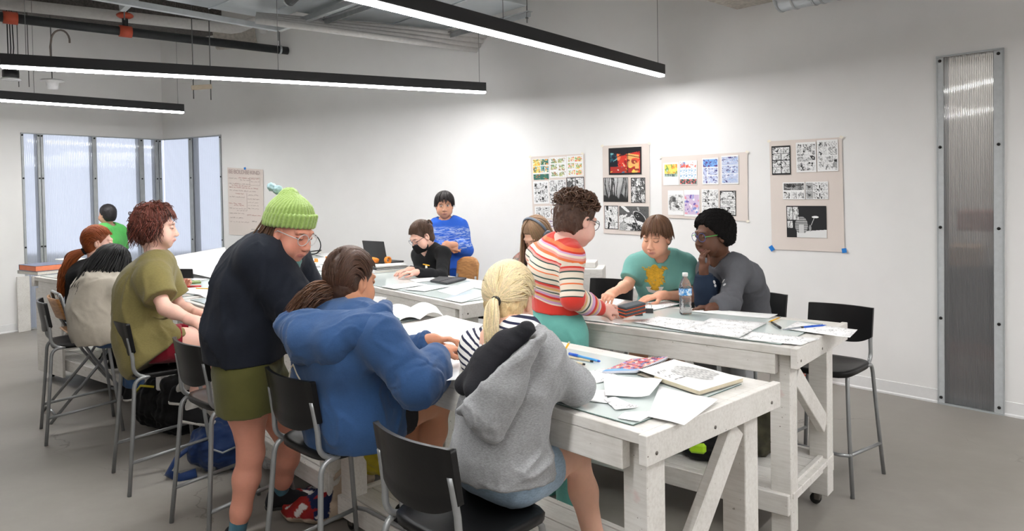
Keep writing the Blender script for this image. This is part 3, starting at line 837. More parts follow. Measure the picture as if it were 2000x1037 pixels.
class Person:
    def __init__(s, label, base, skin, J, head, group=None, build=1.0, girl=True):
        """J: joints in metres (sl sr el er wl wr hl hr kl kr al ar, pelvis, waist, chest, neck)"""
        s.base = Vector(base); s.root = thing('person', label, 'person', s.base, 0, group)
        s.J = {k: Vector(v) for k, v in J.items()}; s.h = head; s.skin = skin; s.b = build; s.girl = girl
        j = s.J; s.side = nrm(j['sr']-j['sl']); s.hside = nrm(j['hr']-j['hl'])
    def part(s, name, vq, mat, attrs=None, parent=None): return np_mesh(name, vq, mat, parent or s.root, s.base, attrs)
    def mbpart(s, name, mb, mat, parent=None): return mb.build(name, mat, parent or s.root, s.base)
    def torso(s, S, inf=0.0, ratio=1.0, k=.06, hips=True, belly=0):
        j, b = s.J, s.b
        w = j.get('waist', j['pelvis'].lerp(j['chest'], .5))
        if hips: S.cone(j['pelvis'], w, .105*b+inf, .092*b+inf+belly, k, s.hside, 1.42*ratio, 1.32*ratio)
        S.cone(w, j['chest'], .092*b+inf+belly, .102*b+inf, k, s.side, 1.32*ratio, 1.42*ratio)
        m = (j['sl']+j['sr'])/2
        S.cone(j['chest'], m.lerp(j['neck'], .45), .102*b+inf, .068*b+inf, k, s.side, 1.42*ratio, 1.75*ratio)
        for a in ('sl', 'sr'): S.cone(j['neck'].lerp(j[a], .25), j[a], .048*b+inf*.6, .052*b+inf*.8, .05)
    def body(s, hands, res=.008, hres=.0038, hdres=.003, feet=True, eyes='down', smile=0, ears=True, legs=True, paint={}, chub=1.0, fpose={}):
        """hands: {'l'/'r': dict(d=.., n=.., curl=..)}"""
        j, b, h = s.J, s.b, s.h; S = SDF()
        s.torso(S)
        nk0 = h.p(0, -.028, -.055)
        S.cone(j['neck'], nk0, .052*b, .048*h.sc, .03)
        for a in 'lr':
            S.chain([j['s'+a], j['e'+a]], [.046*b, .036*b], .03); S.chain([j['e'+a], j['e'+a].lerp(j['w'+a], .3), j['w'+a]], [.036*b, .037*b, .0235*b], .02)
            if legs:
                kn = j['k'+a]; an = j['a'+a]; dn = nrm(an-kn)
                S.chain([j['h'+a], j['h'+a].lerp(kn, .45), kn], [.088*b, .078*b, .053*b], .04)
                cf = kn.lerp(an, .3); back = j.get('fl'+a)
                S.chain([kn, cf, kn.lerp(an, .7), an], [.053*b, .054*b, .040*b, .032*b], .03)
        S.ell(j['pelvis'], (.13*b, .105*b, .11*b), (s.hside, nrm(V(0,0,1).cross(s.hside)), V(0,0,1)), .06)
        parts = [S.mesh(res)]
        H = SDF(); head_sdf(H, h, smile, chub, ears); H.cone(j['neck'], nk0, .052*b, .048*h.sc, .03); H.cone(nk0, h.p(0,-.02,-.02), .048*h.sc, .05*h.sc, .03)
        hv, hq = H.mesh(hres); nh = len(hv)
        C0 = [np.tile(np.array(s.skin, F32), (len(parts[0][0]), 1))]
        parts.append((hv, hq)); C0.append(skin_paint(h, s.skin, hv, eyes, **paint))
        for a, o in hands.items():
            Hs = SDF(); w = j['w'+a]
            hand_sdf(Hs, w, o['d'], o['n'], (1 if a == 'r' else -1)*o.get('flip', 1), o.get('curl', .35), o.get('sc', .9*b), o.get('thumb', .5), o.get('spread', .06))
            e = j['e'+a]; Hs.cone(w.lerp(e, .25), w, .0285*b, .0235*b, .02)
            v, q = Hs.mesh(hdres); parts.append((v, q))
            c = np.tile(np.array(s.skin, F32), (len(v), 1)); c[:, 1] *= .93; c[:, 2] *= .92; C0.append(c)
        s.part('body', weld(parts), SKIN, {'Col': np.concatenate(C0)})
    def shoes(s, feet, mat, sole, res=.006, sc=.95, socks=None):
        for a, d in feet.items():
            S = SDF(); shoe_sdf(S, s.J['a'+a], d, sc); o = s.part('shoe', S.mesh(res), mat)
            dd = nrm(V(d[0], d[1], 0)); sd_ = V(-dd.y, dd.x, 0); an = s.J['a'+a]
            m = SDF(); m.cone(an+dd*(-.045)*sc+V(0,0,-.06*sc), an+dd*.155*sc+V(0,0,-.060*sc), .034*sc, .029*sc, .01, sd_, 1.2, 1.5)
            m.cut(an+V(0,0,-.058*sc), (0,0,1), .003); m.cut(an+V(0,0,-.078*sc), (0,0,-1), .003); s.part('sole', m.mesh(res), sole, None, o)
            if socks:
                m = SDF(); kn = s.J['k'+a]; m.cone(an, an.lerp(kn, .22), .036, .039, .01); m.cut(an.lerp(kn, .20), kn-an, .004)
                s.part('sock', m.mesh(res), socks)
    def glasses(s, mat, arm=None, lens=True, big=1.0, round_=True):
        h = s.h; m = MB(); R = .0015*1.0; a2 = arm or mat
        rw, rh = .0245*big, .021*big
        for sx in (-1, 1):
            c = (sx*.032, .101, .004); pts = []
            for i in range(21):
                a = 2*math.pi*i/20; pts.append(h.p(c[0]+rw*math.cos(a), c[1]-abs(c[0]+rw*math.cos(a))*.14, c[2]+rh*math.sin(a)))
            m.tube(pts, .0017, 6, False)
        m.tube([h.p(-.009,.101,.008), h.p(0,.104,.011), h.p(.009,.101,.008)], .0016, 6)
        o = s.mbpart('glasses', m, mat); t = MB()
        for sx in (-1, 1): t.tube([h.p(sx*(.032+rw),.094,.008), h.p(sx*.074,.06,.010), h.p(sx*.084,.0,.012), h.p(sx*.082,-.016,-.004)], .0019, 6)
        s.mbpart('temple', t, a2, o)
        return o
# ---------------------------------------------------------------- hair
def jit(c, v=.18):
    k = random.uniform(1-v, 1+v); return (c[0]*k, c[1]*k*random.uniform(.96, 1.04), c[2]*k*random.uniform(.93, 1.07))
def hair_cap(h, off=.012, hl=.055, low=-.04, ywt=.8, extra=None, rough=.002, res=.004, seed=1, freq=60, backlow=-.09, vol=(1,1,1)):
    """a cap over the skull, open at the face"""
    S = SDF(); k = h.sc
    S.ell(h.p(0,-.018,.034), ((.075+off)*vol[0]*k, (.095+off)*vol[1]*k, (.088+off)*vol[2]*k), h.ax, .02)
    S.ell(h.p(0,-.045,-.03), ((.062+off*.8)*vol[0]*k, (.058+off*.8)*k, .075*k), h.ax, .03)
    if extra: extra(S)
    S.cut(h.p(0, hl, .055), h.f*.85-h.u*.53, .012); S.cut(h.p(0, .03, low), h.f*.75-h.u*.66, .012)
    S.cut(h.p(0, -.05, backlow), -h.u-h.f*.15, .012)
    def post(P):
        q = h.loc(P); return rough*wn(q, (freq, freq*.6, freq*.45), seed)+rough*.6*wn(q, freq*1.9, seed+1)
    return S.mesh(res, post)
def cap_color(vq, h, col, var=.25, seed=3, f=(55,25,18)):
    q = h.loc(vq[0]); n = wn(q, f, seed)*.5+wn(q, np.array(f)*2.2, seed+5)*.4
    return np.clip(np.array(col, F32)*(1+var*n)[:, None], 0, 1)
def strand(mb, pts, r, col, seg=5, taper=(.55,1,.35)):
    n = len(pts); rr = []
    for i in range(n):
        u = i/(n-1); t = taper[0]+(taper[1]-taper[0])*min(1, u*2.2) if u < .5 else taper[1]+(taper[2]-taper[1])*((u-.5)*2)
        rr.append(r*t)
    mb.cc = col; mb.tube(pts, rr, seg, True); mb.cc = (1,1,1)
def surf(h, th, ph, off):       # a point over the skull: th from the crown axis, ph round it (0 = towards the face)
    return h.p((.075+off)*math.sin(th)*math.sin(ph), -.018+(.095+off)*math.sin(th)*math.cos(ph), .034+(.088+off)*math.cos(th))
def gather(mb, h, tie, col, n=200, off=.010, r=.0035, var=.2, hl=1.0):
    """strands drawn over the skull from the hairline to a tie (local coords)"""
    for i in range(n):
        ph = random.uniform(-math.pi, math.pi); a = abs(ph)
        th = (1.18 if a < .9 else 1.18+(a-.9)*.42)*hl + random.uniform(-.10, .08)
        if 1.2 < a <= 2.2: th += random.uniform(-.25, .38)
        if a > 2.2: th = random.uniform(1.5, 2.25)
        elif random.random() < .45: th *= random.uniform(.25, .95)
        p0 = Vector(h.loc(np.array([A3(surf(h, th, ph, 0))]))[0].tolist()); p1 = Vector(tie); pts = []
        c = V(0,-.018,.034)
        for k in range(9):
            u = k/8; q = p0.lerp(p1, u)-c+V(0,-.03*math.sin(3.14*u),.16*math.sin(3.14*u))*max(0, math.cos(min(a, 1.9)*.82))
            e = V(q.x/(.075+off), q.y/(.095+off), q.z/(.088+off)); e = e/max(e.length, 1e-4)
            lift = 1+.009*random.random()
            s_ = V(e.x*(.075+off), e.y*(.095+off), e.z*(.088+off))*lift+c
            if u > .75: s_ = s_.lerp(p1, (u-.75)/.25)
            pts.append(h.p(*s_))
        strand(mb, pts, r*random.uniform(.7, 1.25)*h.sc, jit(col, var))
def tail(mb, start, dirs, L, n, col, rad=.03, r=.004, wave=.0, var=.22, segs=12, end=.35, seed=0, wf=1.6, spread=.0):
    """a bundle of strands following dirs (list of direction vectors) from start"""
    rs = random.Random(seed)
    path = [Vector(start)]; m = len(dirs)
    for i in range(segs):
        u = i/(segs-1)*(m-1); a = min(int(u), m-2) if m > 1 else 0
        d = nrm(Vector(dirs[a]).lerp(Vector(dirs[min(a+1, m-1)]), u-a)); path.append(path[-1]+d*(L/segs))
    for i in range(n):
        a = rs.uniform(0, 6.28); q = math.sqrt(rs.random()); x, y, _ = frame_from(path[1]-path[0])
        le = rs.uniform(.72, 1.02); sp_ = V(rs.gauss(0,1), rs.gauss(0,1), rs.gauss(0,.7))*spread; ph = rs.uniform(0, 6.28); wa = wave*rs.uniform(.6, 1.3); pts = []
        for k, p in enumerate(path):
            u = k/segs
            if u > le: break
            f = min(1, u*3.2)*(1-(1-end)*max(0, (u-.45)/.55)); off = x*(math.cos(a)*q*rad*(.35+.65*f))+y*(math.sin(a)*q*rad*(.35+.65*f))
            pts.append(p+off+sp_*(u*u)+x*(wa*math.sin(ph+u*6.28*wf)*min(1, u*2))+y*(wa*math.cos(ph*1.3+u*6.28*wf)*min(1, u*2)))
        if len(pts) > 3: strand(mb, pts, r*rs.uniform(.7, 1.2), jit(col, var), 5, (.8,1,.25))
def curls(mb, h, n, col, R=.016, r=.0042, off=.01, var=.3, region=None, seed=0, turns=1.1, th_max=1.75):
    rs = random.Random(seed)
    for i in range(n):
        ph = rs.uniform(-math.pi, math.pi); a = abs(ph); mx = .95 if a < .75 else (1.25 if a < 1.3 else th_max)
        th = math.acos(1-rs.random()*(1-math.cos(mx)))
        if region and not region(th, ph): continue
        c = surf(h, th, ph, off+rs.uniform(-.006, .012)); nn = nrm(c-h.p(0,-.018,.034)); x, y, z = frame_from(nn, (rs.random()-.5, rs.random()-.5, rs.random()-.5))
        RR = R*rs.uniform(.6, 1.25)*h.sc; t0 = rs.uniform(0, 6.28); tt = turns*rs.uniform(.6, 1.2); pts = []
        for k in range(9):
            u = k/8; an = t0+u*6.28*tt; pts.append(c + x*(RR*math.cos(an)) + nn*(RR*.75*math.sin(an)) + y*((u-.5)*RR*2.0))
        strand(mb, pts, r*rs.uniform(.7, 1.2)*h.sc, jit(col, var), 5, (.5,1,.4))
def flow(mb, h, n, col, L=(.12,.2), off=.012, r=.0035, ph_rng=(-math.pi, math.pi), th0=(.05,.7), down=None, var=.2, seed=0, hug=1.0, fringe=.0, gravity=1.0, skip=None, ripple=0):
    """strands laid from the crown down over the skull, then falling"""
    rs = random.Random(seed); c = V(0,-.018,.034)
    for i in range(n):
        ph = rs.uniform(*ph_rng); th = rs.uniform(*th0); Ln = rs.uniform(*L); pts = []
        if fringe and abs((ph+math.pi)%(2*math.pi)-math.pi) < 1.0: Ln = fringe*rs.uniform(.85, 1.08)
        if skip and skip(ph): continue
        q = None; st = Ln/10; d_th = st/.095; fall = None; o2 = off*rs.uniform(.85, 1.15); pr = rs.uniform(0, 6)
        for k in range(11):
            lim = 1.35+.35*abs(ph)/math.pi
            if th < lim and fall is None:
                p = surf(h, th, ph, o2); th += d_th; pts.append(p)
            else:
                if fall is None: fall = (nrm(pts[-1]-pts[-2]) if len(pts) > 1 else V(0,0,-1)); p = pts[-1] if pts else surf(h, th, ph, o2)
                fall = nrm(fall.lerp(nrm(down) if down else V(0,0,-1), .35*gravity)); p = p+fall*st*h.sc
                pts.append(p + (h.r*math.sin(pr+k*1.1)+h.f*math.cos(pr+k))*ripple)
        if len(pts) > 3: strand(mb, pts, r*rs.uniform(.7, 1.25)*h.sc, jit(col, var), 5, (.6,1,.3))
# ---------------------------------------------------------------- clothes
def folds(j, amp=.006, f=9, seed=1, stretch=(1,1,.45), fine=.5):
    """creases: long soft ridges in patches, with finer ones between"""
    st = np.array(stretch, F32)
    def post(P):
        W = P + .035*np.stack([wn(P, 4.5, seed+11), wn(P, 4.5, seed+12), wn(P, 4.5, seed+13)], -1).astype(F32)
        n = np.abs(wn(W, st*f*.9, seed)); m = np.abs(wn(W, st*f*2.0, seed+3)); mask = np.clip(.55+.6*wn(P, 3.2, seed+7), .05, 1)
        return -amp*.95*mask*(np.maximum(0, 1-n*1.6)**2-.25) - amp*fine*.6*mask*(np.maximum(0, 1-m*1.5)**2-.25)
    return post
def elbowfolds(pairs, base=None, amp=.006, freq=26, seed=5):
    """rings of creases across a sleeve near the elbow and the cuff"""
    prs = [(A3(a), A3(b)) for a, b in pairs]
    def post(P):
        o = base(P) if base else np.zeros(len(P), F32)
        for i, (a, b) in enumerate(prs):
            ba = b-a; L = math.sqrt(float(ba@ba)); t = ((P-a)@ba)/(L*L); q = P-a-ba*np.clip(t, 0, 1)[:, None]
            w = np.exp(-((t-1)/.28)**2)*np.clip((1.0-t)/.12, 0, 1)*np.exp(-((q*q).sum(-1)/.012))
            s_ = t*L*freq+.55*wn(P, 9, seed+i)
            o = o - amp*w*(np.abs(np.sin(s_*3.14)) **.7-.5)*1.5
        return o
    return post
# ================================================================ people
def notch(S, p, n, R=.12, k=.004):
    p = A3(p); n = A3(nrm(n))
    def fn(P): return np.maximum(-((P-p)@n), np.sqrt(((P-p)**2).sum(-1))-R)
    return S._a(fn, p-R-.03, p+R+.03, k, 's')
def top(P, mat, inf=.02, sl=1.0, slr=(.062,.056,.043), hem=None, hemn=None, drop=.12, dropr=None, neck=None, neckn=None, res=.007, post=None, extra=None, name='top', neckr=.088, neckup=.0, bag=0, attrs=None, arms='lr', droop=.0, k=.05, ratio=1.0):
    """a jersey garment: torso + sleeves down to the fraction sl of the arm (0..1 upper arm, 1..2 forearm)"""
    j = P.J; S = SDF(); b = P.b
    P.torso(S, inf, ratio, .06, True, bag)
    pel = j['pelvis']; w = j.get('waist', pel.lerp(j['chest'], .5)); dn = nrm(pel-w)
    if 'droop' in j: dn = nrm(j['droop'])
    S.cone(pel, pel+dn*drop, .108*b+inf, dropr or (.108*b+inf), .05, P.hside, 1.42*ratio)
    fp = []
    for a in arms:
        s_, e, w_ = j['s'+a], j['e'+a], j['w'+a]; mid = (e+w_)/2
        if sl <= 1:
            q = s_.lerp(e, sl); S.cone(j['neck'].lerp(s_, .55), s_, .06*b+inf*.5, slr[0]*b, .04); S.cone(s_, q+(e-s_)*.12, slr[0]*b, slr[1]*b, k); notch(S, q, e-s_, .11)
        else:
            q = e.lerp(w_, sl-1); S.cone(s_, e+V(0,0,-droop*.3), slr[0]*b, slr[1]*b, k)
            S.cone(e+V(0,0,-droop*.3), e.lerp(w_, .45)+V(0,0,-droop), slr[1]*b, slr[1]*b*.98, .03); S.cone(e.lerp(w_, .45)+V(0,0,-droop), q+(w_-e)*.10, slr[1]*b*.98, slr[2]*b, .03); notch(S, q, w_-e, .09)
            fp += [(s_, e), (q, e), (s_.lerp(e, .5), q)]
    if extra: extra(S)
    if hem is not None: S.cut(hem, hemn or dn, .006)
    if neck is not None: notch(S, Vector(neck)+nrm(P.h.p(0,-.03,-.06)-j['neck'])*neckup, (P.h.p(0,-.03,-.06)-j['neck']), neckr*b, .006)
    if post == 'auto': post = elbowfolds(fp, folds(j, .006, 7, 3))
    vq = S.mesh(res, post); at = attrs(vq[0]) if attrs else None
    return P.part(name, vq, mat, at)
def shorts(P, mat, inf=.018, leg=.5, legr=.115, res=.008, name='shorts', hemr=None, post=None, waist=None, split=True, k=.03):
    j = P.J; S = SDF(); b = P.b
    S.ell(j['pelvis'], (.13*b+inf+.012, .108*b+inf, .11*b+inf), (P.hside, nrm(V(0,0,1).cross(P.hside)), V(0,0,1)), .05)
    S.cone(j['pelvis'], j['pelvis'].lerp(j.get('waist', j['chest']), .6), .10*b+inf, .09*b+inf, .04, P.hside, 1.42)
    for a in 'lr':
        kn = j['k'+a]; q = j['h'+a].lerp(kn, leg)
        S.cone(j['h'+a], q+(kn-j['h'+a])*.12, .098*b+inf, hemr or legr*b, k); notch(S, q, kn-j['h'+a], .17)
    return P.part(name, S.mesh(res, post or folds(j, .006, 8, 11)), mat)
def trousers(P, mat, inf=.018, end=.95, res=.009, r=(.10,.075,.06), name='trousers', post=None, rise=.7):
    j = P.J; S = SDF(); b = P.b
    S.ell(j['pelvis'], (.13*b+inf+.01, .105*b+inf, .12*b+inf), (P.hside, nrm(V(0,0,1).cross(P.hside)), V(0,0,1)), .05)
    S.cone(j['pelvis'], j['pelvis'].lerp(j.get('waist', j['chest']), rise), .10*b+inf, .088*b+inf, .04, P.hside, 1.42)
    for a in 'lr':
        kn, an = j['k'+a], j['a'+a]; q = kn.lerp(an, end)
        S.cone(j['h'+a], kn, r[0]*b, r[1]*b, .03); S.cone(kn, q+(an-kn)*.1, r[1]*b, r[2]*b, .03); notch(S, q, an-kn, .13)
    return P.part(name, S.mesh(res, post or folds(j, .006, 7, 13)), mat)
EYE_T = plain('clear_frame', sr(205,205,205), .25)
DARK_FR = plain('dark_frame', sr(28,28,32), .3)
BLACKSHOE = fabric('black_canvas', sr(26,26,28)); WHITESOLE = plain('white_rubber', sr(214,210,204), .6); DARKSOLE = plain('dark_rubber', sr(35,34,34), .6)
DENIM = fabric('faded_denim', sr(150,172,192), .16, 700, .35, .9, .35)
SK_FAIR, SK_LIGHT, SK_TAN, SK_DEEP = sr(236,190,172), sr(228,180,156), sr(196,140,110), sr(98,66,50)
HIDE = globals().get('ONLY')
def want(n): return HIDE is None or n in HIDE

# ---- the blonde girl in the grey hoodie, drawing at the near table, seen from behind
def blonde():
    h = Head(D(995, 586, 2.33), (.36,.90,-.28), (0,-.12,1), .93)
    J = dict(pelvis=(-.05,2.20,.735), waist=(-.035,2.20,.88), chest=(-.01,2.20,1.02), neck=(.0,2.235,1.135), sr=D(1046,690,2.11), sl=(-.125,2.37,1.07),
             er=D(1124,755,2.22), wr=(.10,2.46,.935), el=(-.10,2.58,.95), wl=(.06,2.66,.93), hr=(.005,2.17,.715), hl=(-.11,2.27,.715),
             kr=(.205,2.47,.665), kl=(-.10,2.62,.68), ar=(.29,2.44,.24), al=(-.06,2.62,.28))
    P = Person('blonde girl in a grey hoodie seen from behind, drawing at the near table', (-.05,2.2,0), SK_LIGHT, J, h, build=.86)
    P.body({'r': dict(d=(-.3,.9,-.15), n=(0,.1,1), curl=.6), 'l': dict(d=(.5,.8,-.1), n=(0,.1,1), curl=.3)}, .007, paint=dict(blush=.2))
    GREY = fabric('grey_marl_fleece', sr(150,151,153), .06, 1400, .3, .92, .5)
    def ext(S):      # slouched fullness at the back and the waistband
        S.cone((-.065,2.165,.80), (-.02,2.15,1.0), .108, .108, .06, P.side, 1.2, 1.3)
        S.cone((-.035,2.19,.70), (-.04,2.19,.76), .120, .124, .02, P.hside, 1.34)
    J2 = folds(J, .011, 6.5, 4, (1,1,.6))
    def ext2(S): ext(S); S.cut(D(962,706,2.12), (-.57,0,.82), .02)
    top(P, GREY, .022, 1.93, (.070,.064,.05), hem=(-.05,2.2,.708), hemn=(.04,-.04,-1), drop=.10, neck=(.0,2.235,1.15), post=J2, extra=ext2, name='hoodie', res=.006)
    # hood, slid off the left shoulder: black lining inside, grey outside
    LIN = fabric('black_fleece_lining', sr(38,38,42), .15, 500, .6)
    def blobs(S, g):
        S.cone(D(1040,652,2.02), D(968,722,2.06), .040-g, .060-g, .05); S.cone(D(968,722,2.06), D(905,775,2.12), .062-g, .052-g, .05)
        S.cone(D(1000,690,2.02), D(945,800,2.04), .055-g, .062-g, .05); S.cone(D(985,760,2.04), D(962,842,2.035), .062-g, .034-g, .05)
    S = SDF(); blobs(S, 0)
    S.cut(D(960,735,2.03), (-.63,.28,.75), .012)
    P.part('hood', S.mesh(.006, folds(J, .006, 8, 21, (1,1,1))), GREY)
    S = SDF(); S.cone(D(1030,642,2.07), D(950,705,2.13), .024, .034, .04); S.cone(D(950,705,2.13), D(908,752,2.16), .036, .032, .04)
    S.cone(D(985,670,2.09), D(932,760,2.09), .034, .04, .04)
    P.part('hood_lining', S.mesh(.006, folds(J, .005, 12, 22, (1,1,1))), LIN)
    # striped jersey at the neck
    def st(v): return {'Str': (v[:, 2]*.8 + v[:, 0]*.33 + .012*wn(v, 5, 2))}
    STRIPE = NT('navy_striped_jersey'); a = STRIPE.n('ShaderNodeAttribute', attribute_name='Str')
    m_ = STRIPE.n('ShaderNodeMath', operation='MULTIPLY'); m_.inputs[1].default_value = 62; STRIPE.l(a.outputs['Fac'], m_.inputs[0])
    f_ = STRIPE.n('ShaderNodeMath', operation='FRACT'); STRIPE.l(m_.outputs[0], f_.inputs[0])
    STRIPE.pbr(STRIPE.ramp(f_.outputs[0], [(.60, sr(232,230,228)), (.66, sr(28,32,62))]), .9)
    S = SDF(); S.cone((.03,2.215,1.095), (-.122,2.36,1.07), .066, .060, .05); S.cone((.01,2.235,1.12), (.085,2.16,1.10), .060, .056, .04); S.cone((-.05,2.21,1.0), (-.115,2.34,1.0), .082, .056, .05)
    S.cone((-.01,2.22,1.06), (.005,2.235,1.135), .090, .074, .04)
    S.cone((-.12,2.36,1.05), (-.14,2.48,.98), .050, .046, .04)
    notch(S, (.003,2.235,1.152), P.h.p(0,-.03,-.06)-V(.0,2.235,1.135), .075)
    v = S.mesh(.006, folds(J, .004, 10, 8)); P.part('striped_shirt', v, STRIPE.m, st(v[0]))
    shorts(P, DENIM, .010, .42, .098)
    P.shoes({'r': (.75,.66), 'l': (.7,.7)}, BLACKSHOE, WHITESOLE)
    BL = sr(236,216,174)
    vq = hair_cap(h, .006, .06, -.055, rough=.0022, seed=2, res=.0035)
    o = P.part('hair', vq, HAIRM, {'Col': cap_color(vq, h, sr(222,196,148), .2)})
    mb = MB(); tie = (.002,-.126,-.022); gather(mb, h, tie, BL, 700, .016, .0024, .20)
    T = h.p(*tie); tail(mb, T, [(-.2,-.75,.05), (-.03,-.35,-1), (-.02,.0,-1), (-.06,.1,-1)], .19, 130, BL, .024, .0026, .002, .2, end=.75, seed=4)
    P.mbpart('ponytail', mb, HAIRM, o)
    m = MB(); x, y, z = frame_from(T-h.p(0,-.05,0)); m.tube([T-z*.002+(x*math.cos(a)+y*math.sin(a))*.0135 for a in [2*math.pi*i/14 for i in range(15)]], .0045, 8, False)
    P.mbpart('hair_tie', m, BLACKP, o)
# ---- the girl in the blue hoodie
def bluehoodie():
    h = Head(D(687, 549, 2.86), (.62,.76,-.20), (0,0,1), 1.0)
    J = dict(pelvis=(-.655,2.76,.735), waist=(-.66,2.755,.88), chest=(-.645,2.735,1.0), neck=(-.605,2.765,1.115), sr=D(742,662,2.57), sl=D(628,640,2.90),
             er=D(818,748,2.50), wr=D(856,686,2.70), el=D(772,690,2.98), wl=D(844,664,2.92), hr=(-.57,2.68,.72), hl=(-.72,2.82,.72),
             kr=(-.325,3.0,.70), kl=(-.42,3.10,.66), ar=(-.40,3.06,.27), al=(-.47,3.04,.22))
    P = Person('girl in a blue hoodie with a low brown ponytail, seen from behind on a stool', (-.66,2.76,0), SK_TAN, J, h, build=.98)
    P.body({'r': dict(d=(.62,.72,-.02), n=(.1,-.1,1), curl=.5), 'l': dict(d=(.8,.2,-.05), n=(0,.2,1), curl=.35)}, .007)
    BLUE = fabric('blue_fleece', sr(48,78,120), .10, 1300, .3, .92, .15)
    def ext(S):
        S.cone((-.675,2.775,.80), (-.665,2.70,1.0), .128, .128, .06, P.side, 1.55, 1.40)
        S.cone((-.770,2.815,.80), (-.755,2.80,.97), .112, .105, .06); S.cone((-.64,2.80,.655), (-.655,2.78,.80), .150, .145, .05, P.hside, 1.45)
        S.cone((-.60,2.70,.72), (-.53,2.78,.715), .135, .125, .04); S.cone((-.70,2.83,.72), (-.62,2.92,.715), .125, .115, .04)
        S.cone(P.J['er'].lerp(P.J['wr'], .1)+V(-.02,-.01,-.01), P.J['er'].lerp(P.J['wr'], .55), .070, .060, .04)
    post = elbowfolds([(P.J['sr'], P.J['er']), (P.J['wr'], P.J['er']), (P.J['el'], P.J['wl'])], folds(J, .011, 5.2, 14, (1,1,.6)), .010, 22)
    top(P, BLUE, .035, 1.95, (.086,.076,.050), hem=(-.66,2.76,.615), hemn=(.02,-.04,-1), drop=.12, droop=.03, neck=(-.605,2.765,1.10), post=post, extra=ext, name='hoodie', res=.007)
    S = SDF()      # the hood lying on the shoulders: an open cowl with a drooping pouch behind
    rim = [D(590,612,2.84), D(566,638,2.74), D(596,664,2.63), D(650,668,2.57), D(704,646,2.56), D(742,618,2.64), D(752,600,2.76)]
    S.chain(rim, [.036,.050,.060,.064,.056,.044,.030], .03)
    S.cone(D(600,640,2.70), D(690,640,2.62), .075, .065, .05); S.cone(D(592,690,2.66), D(660,690,2.585), .045, .042, .05)
    S.cone(D(590,612,2.84), D(640,606,2.90), .036, .030, .03)
    S.ell(D(672,604,2.745), (.115,.085,.062), None, .025, 's')
    P.part('hood', S.mesh(.006, folds(J, .010, 8, 23, (.6,1,1))), BLUE)
    m = MB()          # cream print of mountain peaks on the back, lying on the fleece
    S2 = None
    ob = [c for c in P.root.children if c.name.split('.')[0] == 'hoodie'][-1]
    from mathutils.bvhtree import BVHTree
    bv = BVHTree.FromPolygons([v.co.copy() for v in ob.data.vertices], [tuple(q.vertices) for q in ob.data.polygons])
    for line in (((392,268),(400,205),(416,150),(434,212),(452,188),(470,236),(497,282)), ((394,215),(408,250),(420,190),(432,262),(440,215))):
        px = [(x/2.612+400, y/2.612+640) for x, y in line]; pts = []
        for (x0, y0), (x1, y1) in zip(px, px[1:]):
            for k in range(8):
                d = nrm(ray(x0+(x1-x0)*k/8, y0+(y1-y0)*k/8)); hit = bv.ray_cast(CAM-P.base, d)
                if hit[0] is not None and hit[3] < 3.4: pts.append(hit[0]+hit[1]*.001+P.base)
        if len(pts) > 3: m.tube(pts, .0042, 6, True, .5)
    if m.v: P.mbpart('mountain_print', m, plain('cream_print', sr(214,206,186), .8))
    shorts(P, fabric('black_shorts', sr(34,33,36)), .002, .50, .092)
    P.shoes({'r': (.7,.7), 'l': (.75,.6)}, BLACKSHOE, WHITESOLE)
    BR = sr(78,52,38)
    vq = hair_cap(h, .007, .06, -.05, rough=.0018, seed=3, res=.0038)
    o = P.part('hair', vq, HAIRM, {'Col': cap_color(vq, h, sr(70,48,36), .25)})
    tie = tuple(h.loc(np.array([A3(D(664,571,2.80))]))[0].tolist())
    mb = MB(); gather(mb, h, tie, BR, 760, .017, .0024, .24)
    T = h.p(*tie)
    tail(mb, T, [(-.8,-.2,.35), (-.9,-.26,-.1), (-.75,-.3,-.7), (-.3,-.2,-1)], .25, 280, sr(104,70,48), .036, .0024, .010, .35, 16, .9, 5, 1.5, .012)
    tail(mb, T, [(-.7,-.35,.1), (-.8,-.35,-.45), (-.45,-.25,-.9)], .22, 260, sr(84,56,40), .040, .0024, .012, .35, 16, 1.0, 8, 1.7, .014)
    tail(mb, T, [(-.8,-.15,.1), (-.8,-.25,-.4), (-.35,-.2,-.9)], .19, 200, sr(92,62,44), .040, .0024, .014, .35, 16, 1.0, 12, 1.3, .016)
    P.mbpart('ponytail', mb, HAIRM, o)
    m = MB(); x, y, z = frame_from(V(-.9,-.2,.1)); m.tube([T+V(-.01,0,0)+(x*math.cos(a)+y*math.sin(a))*.021 for a in [2*math.pi*i/14 for i in range(15)]], .006, 8, False)
    P.mbpart('hair_tie', m, plain('tan_scrunchie', sr(205,175,145), .8), o)
    return P
